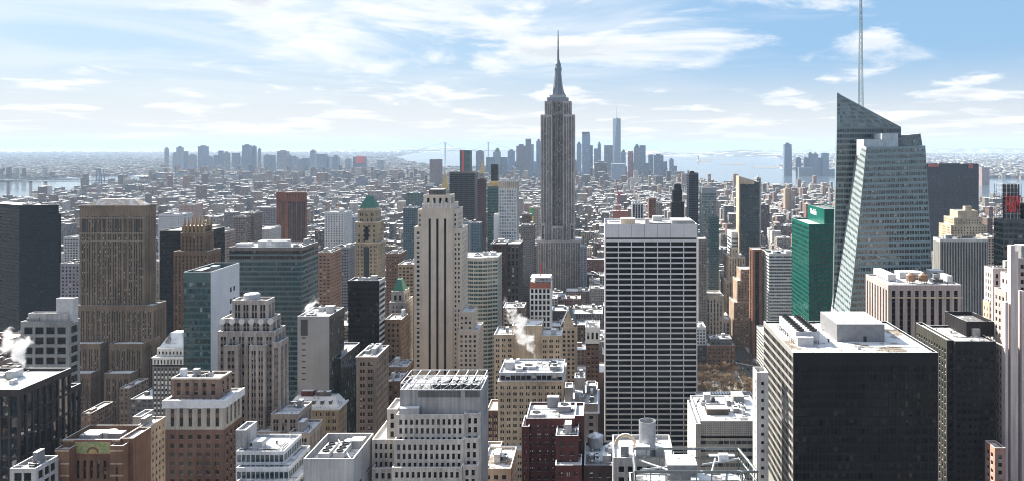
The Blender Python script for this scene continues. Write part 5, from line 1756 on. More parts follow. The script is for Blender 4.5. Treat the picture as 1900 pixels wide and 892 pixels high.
H('stepped_black_tower', 'black glass tower stepping up in three blocks behind the white banded slab', 'tower', 1330, [
    (1247, 1270, 375, 30, SMT(BLACK, G_BLK, wf=.8)), (1249, 1266, 352, 24, SMT(BLACK, G_BLK, wf=.8), dict(dy=2, on=0)), (1252, 1264, 342, 18, SMT(BLACK, G_BLK, wf=.8), dict(dy=4, on=1))], nwin=0)
H('mirror_glass_tower', 'mirror glass tower with pale top floors between two dark towers', 'tower', 1130, [
    (1302, 1329, 348, 26, SMT(flat('silver_frame', (0.25, 0.28, 0.3), .3, .3), glass('mirror_glass', (0.10, 0.12, 0.14), pb=.2, frame=(.15, .17, .18), fw=.04, mid=False, ior=2.6, wav=.08), bay=2, wf=.92, hf=.85, curtain=True, top=8), dict(roof=SNOWR)),
    (1318, 1334, 402, 14, SMT(TEALSP, G_TEAL, bay=2, wf=.92, curtain=True), dict(dy=-8))], nwin=0)
H('black_striped_midblock', 'short block with black and white vertical stripes above the white banded slab', 'office building', 1280, [
    (1173, 1194, 377, 26, SMT(WHITE, G_BLK, bay=4.4, fh=3.6, wf=.7, hf=.95), dict(clut=2))], nwin=0)
H('cinnamon_twin_tower', 'cinnamon brick slab tower just right of the black striped midblock', 'tower', 1400, [
    (1204, 1217, 368, 24, SMT(wall('cinnamon', (0.20, 0.11, 0.085)))), (1217, 1229, 376, 24, SMT(LIMEG))], nwin=0)
H('grey_brick_slab', 'narrow grey brown slab hugging the right edge of the white banded slab', 'office building', 1000, [
    (1296, 1311, 443, 24, SMT(wall('mushroom_brick', (0.19, 0.165, 0.15)), wf=.4))], nwin=0)
H('grand_brick_block', 'red brown brick block with bay fronts overlooking the bare park trees', 'office building', 935, [
    (1312, 1364, 640, 34, SMT(wall('russet_brick', (0.22, 0.125, 0.085)), bay=5, fh=4.4, wf=.6, hf=.6, g=2, mul=.4)), (1318, 1358, 628, 22, SMT(DGREY, G_BLUE, rows=1, hf=.6, bay=6), dict(dy=4, on=0, low=0, clut=3))], nwin=0)
H('grey_hotel_block', 'grey stone block with pale top storeys beside the park trees', 'office building', 945, [
    (1286, 1310, 640, 30, SMT(DGREY)), (1286, 1310, 606, 30, SMT(WHITE), dict(on=0, low=0, clut=2))], nwin=0)

# white rooftops by the park
s_pf = S(wall('bright_panel', (0.50, 0.49, 0.45), var=.06), G_BLUE, bay=3.2, fh=4.0, wf=.92, hf=.5, d=.2, m=.3, top=1.5)
b = H('perforated_band_block', 'pale block with a perforated stone band and busy snowy roof by the park', 'office building', 430, [
    (1298, 1420, 808, 44, s_pf), (1298, 1420, 780, 44, dict(s_pf, bay=1.15, fh=1.1, wf=.35, hf=.4, d=.3, gl=G_BLK, top=.6), dict(on=0, low=0, roof=SNOWR, par=.8)),
    (1291, 1300, 785, 40, dict(s_pf, blank=True), dict(dy=-4)),
    (1312, 1352, 758, 9, dict(s_pf, w=wall('dark_sepia', (0.10, 0.085, 0.07)), blank=True), dict(dy=12, on=1, par=.5, roof=SNOWR))], fin=False)
b.clutter(wx(1355, 434), wx(1398, 434), 436, 468, b.zs[1], 6)
b.clutter(wx(1302, 434), wx(1350, 434), 456, 470, b.zs[1], 4)
b.done()
b = H('white_deck_block', 'low white decked roof with rows of cooling units in front of the bare trees', 'office building', 560, [
    (1294, 1400, 738, 15, dict(s_pf, w=CONC))], fin=False)
for k in range(12):
    b.box('cooling_unit', wx(1312, 565) + k * 1.9, wx(1312, 565) + k * 1.9 + 1.3, 566, 572, b.zs[0], b.zs[0] + 2.2, PALEBOX)
b.clutter(wx(1345, 565), wx(1398, 565), 566, 574, b.zs[0], 3)
b.done()
H('slim_white_tower', 'slim white tower edge squeezed against the black office slab', 'office building', 352, [
    (1404, 1426, 690, 9, S(wall('white_brick', (0.50, 0.49, 0.475)), G_BLK, bay=3.6, fh=3.7, wf=.4, hf=.4, m=1.5, top=3), dict(par=1.6))])

# roof with the steel frame, bottom centre right
YS = 262
b = H('steel_framed_roof_block', 'dark rooftop ringed by a steel frame with a big grey box in its middle', 'office building', YS - 14, [
    (1172, 1402, 900, 22, S(DGREY, G_BLK, bay=3, wf=.7), dict(zt=wz(842, YS) - 9, roof=PATCHR, par=.6))], fin=False)
zt_ = wz(842, YS)
zf = zt_ - 9.6
xa, xb_ = wx(1176, YS), wx(1376, YS)
fb = Buf()
ya, yb_ = YS - 13, YS + 6
for (p, q) in (((xa, yb_), (xb_, yb_)), ((xa, ya), (xb_ + 2.5, ya)), ((xa, ya), (xa, yb_)), ((xb_ + 2.5, ya), (xb_, yb_))):
    fb.tube((*p, zt_ - .4), (*q, zt_ - .4), .42, n=6)
    fb.tube((*p, zt_ - 3.4), (*q, zt_ - 3.4), .3, n=6)
    n = 8
    for i in range(n + 1):
        x_, y_ = p[0] + (q[0] - p[0]) * i / n, p[1] + (q[1] - p[1]) * i / n
        fb.tube((x_, y_, zf), (x_, y_, zt_ - .3), .2, n=5)
fb.build('steel_frame', [flat('grey_green_steel', (0.14, 0.16, 0.16), .5, .2, .1)], b.o)
db = Buf()
for p, q in (((1186, 1), (1236, -7)), ((1186, -7), (1236, -5)), ((1300, -3), (1372, 2)), ((1300, -10), (1366, -8)), ((1180, -10), (1238, -11)), ((1330, 3), (1312, -10))):
    db.tube((wx(p[0], YS), YS + p[1], zt_ - 2.2), (wx(q[0], YS), YS + q[1], zt_ - 2.2), .3, n=5)
db.build('diagonal_brace', [STEEL], b.o)
b.box('penthouse', wx(1238, YS - 5), wx(1294, YS - 5), YS - 5, YS + 4.0, zf, wz(862, YS - 5), GREYBOX)
b.box('catwalk', wx(1318, YS), wx(1366, YS), YS + 2.4, YS + 4.2, zt_ - 1.7, zt_ - 1.45, PALEBOX)
b.box('cooling_unit', wx(1334, YS), wx(1352, YS), YS + .2, YS + 2.2, zt_ - 2.4, zt_ - .3, WHITE)
b.box('cooling_unit', wx(1282, YS - 8), wx(1296, YS - 8), YS - 9, YS - 6.5, zf, zf + 5.0, STEEL)
b.box('snow_deck', wx(1296, YS - 4), wx(1324, YS - 4), YS - 8, YS + 3, zf + .02, zf + 2.5, SNOW)
b.done()
b = H('blue_white_rooftop_block', 'rooftop with curved snowy deck and a large open ended steel drum', 'office building', 276, [
    (1138, 1252, 848, 22, S(CONC, G_BLK, bay=3, wf=.6), dict(par=1.5, cop=TAN))], fin=False)
zr = b.zs[0]
dm = Buf()
xd, yd = wx(1201, 282), 282
z1_ = wz(779, 282)
dm.lathe(xd, yd, [(2.95, zr), (2.95, z1_), (2.7, z1_), (2.65, z1_ - 2.5), (1.6, z1_ - 2.2), (.05, z1_ - 1.2)], 24)
dm.build('steel_drum', [flat('brushed_steel', (0.42, 0.43, 0.45), .4, .4)], b.o)
ab = Buf()
xA, xB, ya = wx(1140, 286), wx(1182, 286), 288
for i in range(10):
    a0, a1 = math.pi * i / 10, math.pi * (i + 1) / 10
    cx_, rx = (xA + xB) / 2, (xB - xA) / 2
    p0, p1 = (cx_ + rx * math.cos(a0), zr + 1.0 + 4.4 * math.sin(a0)), (cx_ + rx * math.cos(a1), zr + 1.0 + 4.4 * math.sin(a1))
    for yy in (ya,):
        q0, q1 = (cx_ + (rx - .8) * math.cos(a0), zr + .6 + 3.6 * math.sin(a0)), (cx_ + (rx - .8) * math.cos(a1), zr + .6 + 3.6 * math.sin(a1))
        ab.add([[(*p0[:1], yy, p0[1]), (p1[0], yy, p1[1]), (q1[0], yy, q1[1]), (q0[0], yy, q0[1])], [(p0[0], yy, p0[1]), (p1[0], yy, p1[1]), (p1[0], yy + .8, p1[1]), (p0[0], yy + .8, p0[1])]])
ab.build('arched_gable', [TAN], b.o)
b.box('snow_deck', wx(1142, 280), wx(1180, 280), 278, 286, zr + .02, zr + .6, SNOW)
u = b.box('cooling_unit', wx(1180, 277), wx(1206, 277), 276.8, 279.6, zr, zr + 5.0, PALEBOX)
b.box('cooling_unit', wx(1216, 280), wx(1232, 280), 279, 284, zr, zr + 3, PALEBOX)
b.done()
b = H('low_tank_roof_block', 'dark low roof crowded with two silver water tanks and small sheds', 'office building', 330, [
    (1084, 1142, 862, 26, S(wall('maroon_brick', (0.055, 0.035, 0.035)), G_LIT, bay=3, wf=.4), dict(roof=PATCHR))], fin=False)
zr = b.zs[0]
b.clutter(wx(1086, 332), wx(1118, 332), 331, 344, zr, 4)
b.done()
TANKSPOTS += [(wx(1105, 350), 350, zr, 3.4), (wx(1135, 340), 340, zr, 2.9)]
H('tan_low_roofs', 'low tan rooftops at the bottom between the concrete and the red brick blocks', 'office building', 360, [
    (893, 948, 868, 26, S(TAN, G_STD, bay=3.2), dict(roof=TANR, clut=4)), (897, 925, 840, 16, S(TAN, G_STD, bay=3.2), dict(dy=28, roof=SNOWR))])

# ------------------------------------------------------------------ further single towers
WHG = lambda c: wall('tower_%d_%d_%d' % tuple(int(x * 100) for x in c), c, var=.1, streak=.1)
MIDS = [
    ('white_apartment_block', 'white balconied apartment block right of the brown gothic tower', 294, 334, 398, 1300, 40, (.55, .56, .57)),
    ('pinkish_apartment_block', 'pinkish stepped apartment block above the white balconied block', 332, 359, 380, 1750, 40, (.42, .31, .27)),
    ('grey_brown_apartment_tower', 'grey brown apartment tower left of the rust red tower', 432, 456, 402, 1250, 30, (.21, .18, .155)),
    ('sepia_apartment_tower', 'sepia apartment tower joined to the grey brown one', 456, 472, 396, 1270, 30, (.17, .14, .12)),
    ('tan_striped_block', 'tan block with pale window bands under the grey brown apartment tower', 388, 416, 430, 1000, 30, (.34, .26, .21)),
    ('white_gridded_block', 'white gridded office block between rust red and green roofed towers', 602, 638, 394, 1200, 40, (.56, .56, .55)),
    ('bluish_low_block', 'low pale blue block right of the white gridded block', 637, 662, 402, 1500, 40, (.36, .42, .46)),
    ('grey_loft_tower', 'grey loft tower with flat snowy roof left of the green roofed tower', 619, 648, 458, 960, 34, (.21, .22, .24)),
    ('orange_brick_lofts', 'orange brown lofts beside the wide teal slab', 590, 614, 468, 820, 34, (.26, .165, .12)),
    ('glass_corner_tower', 'glass apartment tower left of the striped limestone tower', 748, 772, 386, 1200, 30, (.10, .15, .17)),
    ('green_slanted_tower', 'greenish tower with slanted top above the glass apartment tower', 753, 778, 358, 1700, 40, (.12, .17, .16)),
    ('brown_filler_tower', 'brown brick tower right of the green roofed tower', 716, 742, 470, 900, 30, (.18, .115, .09)),
    ('tan_filler_tower', 'tan brick tower with bright side left of striped limestone tower', 738, 768, 490, 850, 30, (.32, .25, .18)),
    ('grey_slim_block', 'grey slim block behind right shoulder of striped limestone tower', 855, 871, 412, 1250, 26, (.27, .28, .29)),
    ('bluish_slim_tower', 'slim bluish glass tower between the grey slim block and the teal tower', 873, 890, 414, 1000, 22, (.08, .13, .17)),
    ('white_narrow_block', 'white narrow slab under the pale blue gridded tower', 905, 919, 470, 830, 22, (.5, .5, .5)),
    ('brown_far_tower', 'brownish square tower far behind the gilded spire', 797, 817, 296, 4300, 60, (.17, .13, .14)),
    ('sand_slender_tower', 'sand coloured slender tower near the river, left of a matching one', 1457, 1466, 350, 3000, 30, (.40, .30, .22)),
    ('sand_slender_tower', 'second sand coloured slender tower, shorter and right of its match', 1467, 1475, 354, 3000, 30, (.40, .30, .22)),
    ('brick_housing_tower', 'pair of pinkish housing slabs across the river beyond the dark slab', 1822, 1836, 311, 5200, 40, (.36, .26, .25)),
    ('ochre_signed_block', 'pale block with a green and yellow wall poster beside the tall stone skyscraper', 982, 1000, 385, 1650, 30, (.40, .36, .31)),
    ('brown_avenue_tower', 'brown tower left of the tall grey stone skyscraper', 968, 985, 398, 1500, 30, (.16, .12, .11)),
    ('grey_avenue_tower', 'grey tower with dark windows left of the stepped skyscraper base', 966, 990, 418, 1200, 30, (.20, .18, .17)),
    ('tan_shouldered_block', 'tan stone block at the left foot of the tall skyscraper', 981, 996, 455, 1220, 26, (.36, .31, .26)),
    ('blue_roof_block', 'grey block with blue roof at the right foot of the tall skyscraper', 1076, 1089, 457, 1240, 26, (.22, .23, .26)),
    ('red_crane_block', 'half built block under a red tower crane right of the skyscraper', 1137, 1165, 392, 1750, 40, (.26, .10, .08)),
    ('umber_river_block', 'big umber brick block near the river behind the dark teal tower', 1408, 1428, 380, 2000, 40, (.10, .075, .07)),
    ('pale_side_tower', 'pale tower with dark top right of the dark teal apartment tower', 1404, 1412, 330, 1500, 26, (.34, .34, .33)),
    ('pale_pier_shed', 'long pale shed on the river pier beyond the ribbed dark block', 1817, 1850, 372, 3700, 60, (.5, .5, .5)),
    ('tan_side_tower', 'tan brick tower squeezed between the cream stepped tower and the sign tower', 1832, 1852, 440, 1000, 30, (.40, .31, .24)),
    ('brown_side_tower', 'brown shaded tower beside the cream stepped tower', 1832, 1842, 405, 1250, 30, (.16, .12, .11)),
    ('lavender_apartment_tower', 'lavender grey apartment tower between the black tower and brown tower', 112, 148, 488, 800, 30, (.27, .26, .29)),
    ('white_apartment_tower', 'white stepped apartment tower above the lavender grey one', 118, 146, 440, 1100, 30, (.50, .49, .48)),
    ('brown_far_slab', 'brown tower standing alone over the snowy low blocks on the left', 363, 376, 345, 3400, 40, (.20, .14, .13)),
    ('grey_courtyard_block', 'long grey apartment block left of the rust red tower', 470, 512, 385, 1650, 50, (.24, .23, .24)),
    ('cream_hospital_block', 'cream block with snowy terraces behind the wide teal slab', 455, 500, 425, 1350, 50, (.46, .44, .41)),
]
for nm, lb, a, c, t_, Y, dep, col in MIDS:
    gl = G_BLUE if col[2] > col[0] + .03 else G_STD
    b = H(nm, lb, 'building', Y, [(a, c, t_, dep, S(WHG(col), gl, bay=R.uniform(2.8, 4), fh=3.5, wf=R.uniform(.4, .65), hf=R.uniform(.45, .6), d=.3, m=.7, top=2.2), dict(roof=R.choice([SNOWR, PATCHR]), clut=3 if Y < 2000 else 1))], nwin=0, fin=False)
    if nm == 'ochre_signed_block':
        b.box('wall_poster', wx(984, Y), wx(990, Y), Y - .3, Y - .02, wz(400, Y), wz(386, Y), flat('green_poster', (.08, .38, .10), .6))
        b.box('wall_poster', wx(984, Y), wx(990, Y), Y - .3, Y - .02, wz(413, Y), wz(401, Y), flat('yellow_poster', (.75, .52, .08), .6))
    if nm == 'red_crane_block':
        zz_ = b.zs[0]
        b.box('safety_netting', wx(1136.5, Y), wx(1165.5, Y), Y - .6, Y - .05, zz_ - 14, zz_, flat('red_netting', (0.30, 0.10, 0.07), .8))
    b.done()

cr = empty('tower_crane', (wx(1148, 1755), 1755, 0))
tag(cr, 'red tower crane with raised jib over the half built block', 'crane')
zc = wz(392, 1755)
cb = Buf()
for sx in (-1, 1):
    for sy in (-1, 1):
        cb.box(cr.location.x + sx * 1.2 - .55, cr.location.x + sx * 1.2 + .55, 1755 + sy * 1.2 - .55, 1755 + sy * 1.2 + .55, zc - 20, wz(362, 1755))
for k in range(14):
    zz_ = zc - 20 + k * 4
    cb.tube((cr.location.x - 1.2, 1753.8, zz_), (cr.location.x + 1.2, 1753.8, zz_ + 4), .22, n=4)
cb.build('mast', [REDP], cr)
cb = Buf()
cb.tube((cr.location.x, 1755, wz(364, 1755)), (wx(1143, 1755), 1755, wz(335, 1755)), 1.5, .9, 4)
cb.tube((cr.location.x, 1755, wz(364, 1755)), (wx(1154, 1755), 1755, wz(358, 1755)), 1.6, 1.4, 4)
cb.build('jib', [REDP], cr)
cb = Buf()
cb.box(cr.location.x - 2, cr.location.x + 2, 1753, 1757, wz(364, 1755), wz(360, 1755))
cb.build('cab', [REDP], cr)

# ------------------------------------------------------------------ far skylines: every tower its own
def far_tower(name, label, a, c, t_, Y, col, group, crown=None, dep=None, taper=0.0):
    col = (col[0] * .72, col[1] * .95, col[2] * 1.2) if name != 'red_scaffold_tower' else col  # bluer tint: distance haze put into the tower colours
    xa, xb_ = wx(a, Y), wx(c, Y)
    z = wz(t_, Y)
    dep = dep or min(max((xb_ - xa) * R.uniform(.7, 1.1), 20), 70)
    o = empty(name, ((xa + xb_) / 2, Y, 0))
    tag(o, label, 'tower', group)
    bb = Buf()
    wv = R.random()
    tp = (xb_ - xa) * taper / 2
    B0 = [(xa, Y, 0), (xb_, Y, 0), (xb_, Y + dep, 0), (xa, Y + dep, 0)]
    T0 = [(xa + tp, Y + tp, z), (xb_ - tp, Y + tp, z), (xb_ - tp, Y + dep - tp, z), (xa + tp, Y + dep - tp, z)]
    for i in range(4):
        j = (i + 1) % 4
        L = math.dist(B0[i], B0[j])
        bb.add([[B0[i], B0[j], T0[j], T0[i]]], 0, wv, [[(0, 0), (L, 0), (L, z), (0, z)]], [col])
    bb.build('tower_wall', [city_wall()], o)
    rb = Buf()
    rb.add([[(p[0], p[1], p[2] + .02) for p in T0]], 0, wv)
    rb.build('roof', [PATCHR], o)
    cx, cy_ = (xa + xb_) / 2, Y + dep / 2
    w_ = (xb_ - xa - 2 * tp) / 2
    kb = Buf()
    if crown == 'pyramid':
        q = [(cx - w_ * .8, cy_ - w_ * .8), (cx + w_ * .8, cy_ - w_ * .8), (cx + w_ * .8, cy_ + w_ * .8), (cx - w_ * .8, cy_ + w_ * .8)]
        for i in range(4):
            kb.tri([[(*q[i], z), (*q[(i + 1) % 4], z), (cx, cy_, z + w_ * 2.2)]])
        kb.build('pyramid_roof', [COPPER], o)
    elif crown == 'dome':
        kb.lathe(cx, cy_, [(w_ * .8, z), (w_ * .75, z + w_ * .5), (w_ * .45, z + w_), (.2, z + w_ * 1.25)], 10)
        kb.build('dome', [COPPER], o)
    elif crown == 'box':
        kb.box(cx - w_ * .5, cx + w_ * .5, cy_ - w_ * .4, cy_ + w_ * .4, z, z + R.uniform(6, 14))
        kb.build('penthouse', [DGREY], o)
    elif crown == 'spire':
        kb.tube((cx, cy_, z), (cx, cy_, z + (z * .30)), 3.0, .6, 6)
        kb.build('spire', [PALEBOX], o)
    return o


GB = 'hazy towers of the downtown across the east river'
LBB = 'hazy blue grey tower in the far downtown cluster across the east river'
BRK = [(305, 311, 276), (320, 326, 285), (327, 336, 274), (341, 347, 281), (349, 360, 288), (367, 382, 272), (396, 406, 288), (405, 412, 280), (414, 423, 284), (430, 441, 284), (449, 462, 270), (467, 474, 272), (478, 483, 277),
       (489, 499, 289), (499, 508, 288), (514, 532, 281), (575, 584, 280), (587, 603, 286), (615, 627, 291), (540, 550, 292), (552, 560, 295), (596, 610, 291), (442, 448, 293), (384, 392, 292), (640, 650, 296), (700, 712, 297), (560, 572, 293), (532, 540, 290)]
for i, (a, c, t_) in enumerate(BRK):
    col = R.choice([(.16, .18, .21), (.22, .22, .24), (.12, .15, .19), (.28, .26, .25), (.20, .17, .16)])
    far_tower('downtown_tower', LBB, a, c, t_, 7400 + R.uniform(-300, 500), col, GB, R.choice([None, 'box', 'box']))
o = far_tower('red_netted_tower', 'tower with a red netted top floor among far low blocks across the river', 655, 677, 291, 6600, (.16, .18, .21), None)
rb = Buf()
rb.box(wx(660, 6590), wx(677, 6590), 6586, 6598, wz(303, 6590), wz(290.5, 6590))
rb.build('red_netting', [flat('red_netting_bright', (.6, .07, .06), .7)], o)

GL = 'hazy towers at the island tip beyond the tall stone skyscraper'
LBL = 'hazy blue tower of the crowded island tip skyline beyond the tall skyscraper'
LOW = [(883, 897, 281, 'box'), (902, 916, 292, None), (915, 928, 282, 'dome'), (928, 941, 292, None), (942, 954, 280, 'box'), (958, 975, 271, 'box'), (975, 985, 258, None), (985, 990, 268, None), (995, 1003, 262, 'box'), (1000, 1006, 280, None),
       (1070, 1079, 267, 'box'), (1095, 1100, 270, None), (1102, 1109, 276, None), (1109, 1115, 267, 'box'), (1121, 1137, 270, None), (1152, 1161, 283, 'dome'), (1176, 1187, 274, 'dome'), (1187, 1198, 270, None),
       (1203, 1213, 287, None), (1213, 1231, 288, 'box'), (1231, 1238, 300, None), (1242, 1250, 296, 'box'), (1250, 1256, 308, None), (1084, 1092, 296, None), (1060, 1072, 300, 'box'), (950, 962, 300, None), (962, 976, 296, 'pyramid'), (988, 1000, 300, None),
       (905, 915, 305, 'box'), (930, 944, 305, None), (1140, 1150, 304, None), (1166, 1178, 302, None), (1178, 1192, 304, 'box'), (1192, 1204, 303, None)]
for a, c, t_, cr_ in LOW:
    col = R.choice([(.14, .18, .23), (.20, .23, .27), (.10, .14, .19), (.26, .26, .27), (.17, .16, .17), (.24, .28, .33)])
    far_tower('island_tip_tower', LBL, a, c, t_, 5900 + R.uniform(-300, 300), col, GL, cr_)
# tallest of them: square base turning to a tapered shaft with a mast
YO = 6000
o = empty('tapered_glass_tower', (wx(1144.5, YO), YO, 0))
tag(o, 'tallest far tower, tapered pale blue glass with a thin mast, right of the stone skyscraper', 'skyscraper')
xc_, hw_, z0_, z1_ = wx(1144.5, YO), 7.4 * YO / F, 55, wz(220, YO)
tb = Buf()
sq = [(-1, -1), (1, -1), (1, 1), (-1, 1)]
dm_ = [(0, -1), (1, 0), (0, 1), (-1, 0)]
Bq = [(xc_ + a * hw_, YO + 30 + c * hw_, z0_) for a, c in sq]
Tq = [(xc_ + a * hw_ * 1.0, YO + 30 + c * hw_ * 1.0, z1_) for a, c in dm_]
for i in range(4):
    j = (i + 1) % 4
    tb.add([[(Bq[i][0], Bq[i][1], 0), (Bq[j][0], Bq[j][1], 0), Bq[j], Bq[i]]])
    tb.tri([[Bq[i], Bq[j], Tq[i]], [Bq[j], Tq[j], Tq[i]]])
tb.add([Tq])
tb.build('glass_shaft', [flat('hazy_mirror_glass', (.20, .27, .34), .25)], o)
tb = Buf()
tb.lathe(xc_, YO + 30, [(9, z1_), (9, z1_ + 6), (2, z1_ + 7), (1.6, wz(205, YO)), (.5, wz(196, YO))], 8)
tb.build('mast', [PALEBOX], o)
o = far_tower('pale_blue_far_tower', 'tall pale blue glass tower with dark unfinished top beyond the stone skyscraper', 1080, 1095, 250, 5750, (.30, .40, .48), None)
tb = Buf()
tb.box(wx(1080, 5750), wx(1094, 5750), 5755, 5785, wz(250, 5750), wz(245, 5750))
tb.build('unfinished_top', [DGREY], o)
far_tower('dark_block_tower', 'squat dark brown windowless tower in front of the island tip skyline', 1104, 1126, 302, 5000, (.11, .075, .08), None, 'box')
far_tower('white_slab_block', 'bulky pale block with slanted snowy top before the island tip skyline', 1134, 1160, 304, 5100, (.46, .47, .48), None)
o = far_tower('red_scaffold_tower', 'far tower wrapped in red scaffolding in the island tip skyline', 1165, 1175, 281, 5700, (.40, .10, .12), None)

GJ = 'hazy towers on the far shore across the water'
for a, c, t_ in ((1478, 1487, 294), (1492, 1500, 293), (1500, 1508, 285), (1509, 1518, 286), (1518, 1526, 293), (1524, 1538, 284)):
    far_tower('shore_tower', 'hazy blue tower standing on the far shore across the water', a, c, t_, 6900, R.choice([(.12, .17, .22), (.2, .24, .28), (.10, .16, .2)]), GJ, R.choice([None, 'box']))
far_tower('tall_shore_tower', 'tallest blue tower standing apart on the far shore across the water', 1455, 1470, 268, 6900, (.14, .19, .25), None, 'box', taper=.12)
far_tower('low_shore_block', 'long low pale block on the far shore beside the water', 1511, 1549, 314, 6950, (.40, .41, .42), None, dep=60)
far_tower('brick_shore_block', 'reddish low block at the foot of the far shore towers', 1482, 1510, 311, 6800, (.24, .20, .20), None, dep=60)

# housing slabs on the lower east side
GHS = 'brick housing slabs in the low snowy blocks near the east river'
spots = [(283, 317, 323, 5300), (325, 349, 320, 5300), (383, 419, 331, 5000), (362, 377, 332, 4900), (420, 440, 326, 5200), (440, 470, 322, 5500), (478, 500, 326, 5300), (505, 530, 320, 5700), (535, 560, 322, 5600), (95, 120, 353, 4600), (225, 250, 350, 4600), (188, 206, 352, 4500),
         (150, 182, 358, 4300), (255, 280, 346, 4700), (120, 146, 357, 4350), (300, 322, 352, 4500), (580, 600, 318, 5600), (606, 626, 320, 5500), (630, 650, 323, 5300), (690, 708, 318, 5600), (735, 750, 322, 5300), (560, 580, 330, 4900), (660, 680, 330, 4700), (520, 545, 335, 4700), (470, 490, 338, 4500), (395, 415, 345, 4300)]
for a, c, t_, Y in spots:
    o = far_tower('housing_slab', 'hazy brick housing slab among low snowy roofs near the east river', a, c, t_, Y, R.choice([(.20, .15, .15), (.24, .19, .18), (.17, .15, .16), (.32, .29, .27), (.15, .13, .14)]), GHS, 'box', dep=25)

# ------------------------------------------------------------------ the many ordinary blocks
PAL = np.array([(.20, .10, .075), (.26, .15, .10), (.15, .085, .07), (.34, .27, .20), (.40, .34, .27), (.28, .25, .22), (.22, .20, .19), (.46, .43, .39), (.52, .50, .47), (.12, .11, .11), (.30, .20, .15), (.17, .13, .12), (.36, .33, .31), (.08, .09, .10)])
AVE = [175 + 274 * k for k in range(-22, 24)]


def hero_hit(x0, x1, y0, y1, mg=3):
    for a, b_, c, d_ in HERO:
        if x0 < b_ + mg and x1 > a - mg and y0 < d_ + mg and y1 > c - mg:
            return True
    return False


def lots():
    out = []
    y = 585.0
    while y < 6400:
        blk = 64.0
        far = y > 2300
        span = 1.02 * y + 200
        for k in range(len(AVE) - 1):
            xa, xb_ = AVE[k] + 15, AVE[k + 1] - 15
            if xb_ < wx(-60, y) - 60 or xa > wx(1960, y) + 60:
                continue
            for half in (0, 1):
                y0 = y + half * 31.5
                x = xa
                while x < xb_ - 6:
                    if y < 1600:
                        w_ = R.choice([8, 12, 16, 22, 30, 40])
                    elif y < 3000:
                        w_ = R.choice([8, 10, 14, 20, 28])
                    else:
                        w_ = R.choice([10, 14, 18, 26, 40])
                    w_ = min(w_, xb_ - x)
                    dp = R.uniform(22, 31)
                    if y < 1000:
                        h = R.choice([28, 36, 44, 52, 60, 66]) * R.uniform(.85, 1.1)
                    elif y < 1700:
                        h = R.choice([18, 24, 32, 40, 48, 58, 72]) * R.uniform(.85, 1.15)
                    elif y < 2600:
                        h = R.choice([15, 18, 22, 28, 36, 48]) * R.uniform(.85, 1.15)
                        if R.random() < .09:
                            h = R.uniform(50, 95)
                    elif y < 4300:
                        h = R.choice([12, 15, 17, 18, 20, 24, 34]) * R.uniform(.85, 1.15)
                        if R.random() < .05:
                            h = R.uniform(32, 70)
                    else:
                        h = R.choice([14, 18, 20, 24, 30, 44]) * R.uniform(.85, 1.2)
                        if R.random() < .03:
                            h = R.uniform(60, 110)
                    out.append((x, x + w_ - .3, y0, y0 + dp, h))
                    x += w_
        y += blk + 17
    return out


PARK = (75, 192, 570, 928)
LOTS = []
for (x0, x1, y0, y1, h) in lots():
    if hero_hit(x0, x1, y0, y1):
        continue
    if x1 > PARK[0] and x0 < PARK[1] and y1 > PARK[2] and y0 < PARK[3]:
        continue
    xm_, ym_ = (x0 + x1) / 2, (y0 + y1) / 2
    if any(bool(inpoly(np.array(px_), np.array(py_), p)) for p in POLYS for px_, py_ in ((xm_, ym_), (x0, y0), (x1, y1), (x0, y1), (x1, y0))):
        continue
    px_ = VX + x0 * F / y0
    if px_ < -120 or VX + x1 * F / y0 < -60 or px_ > 1960:
        continue
    LOTS.append((x0, x1, y0, y1, h))


def lot_mesh(bw, br, L, r, detail):
    x0, x1, y0, y1, h = L
    col = PAL[int(r * 997) % len(PAL)] * R.uniform(.55, 1.05)
    par = 1.0 if detail else 0
    zt = h + par
    P = [(x0, y0), (x1, y0), (x1, y1), (x0, y1)]
    for i in range(4):
        a, b_ = P[i], P[(i + 1) % 4]
        Ld = math.dist(a, b_)
        bw.add([[(*a, 0), (*b_, 0), (*b_, zt), (*a, zt)]], 0, r, [[(0, 0), (Ld, 0), (Ld, zt), (0, zt)]], [col])
    br.add([[(x0, y0, h), (x1, y0, h), (x1, y1, h), (x0, y1, h)]], 0, r)
    if detail:
        t = .5
        q = [(x0 + t, y0 + t), (x1 - t, y0 + t), (x1 - t, y1 - t), (x0 + t, y1 - t)]
        for i in range(4):
            a, b_, c, d_ = P[i], P[(i + 1) % 4], q[(i + 1) % 4], q[i]
            br.add([[(*a, zt), (*b_, zt), (*c, zt), (*d_, zt)]], 1, 0)
            bw.add([[(*d_, zt), (*c, zt), (*c, h), (*d_, h)]], 0, 2.0, None, [col])
    nb = R.choice([1, 2, 3, 4]) if detail else R.choice([0, 1, 1, 2])
    w_, d_ = x1 - x0, y1 - y0
    for _ in range(nb):
        bx, by = R.uniform(.08, .7) * w_ + x0, R.uniform(.08, .7) * d_ + y0
        ww, dd, hh = min(R.uniform(2, 6), w_ * .28), R.uniform(2, 7), R.uniform(1.5, 4.5)
        c2 = col * R.uniform(.7, 1.6)
        a = [(bx, by), (bx + ww, by), (bx + ww, by + dd), (bx, by + dd)]
        for i in range(4):
            p, q2 = a[i], a[(i + 1) % 4]
            bw.add([[(*p, h), (*q2, h), (*q2, h + hh), (*p, h + hh)]], 0, 2.0, None, [np.minimum(c2, .6)])
        br.add([[(*a[0], h + hh), (*a[1], h + hh), (*a[2], h + hh), (*a[3], h + hh)]], 0, r + .37)


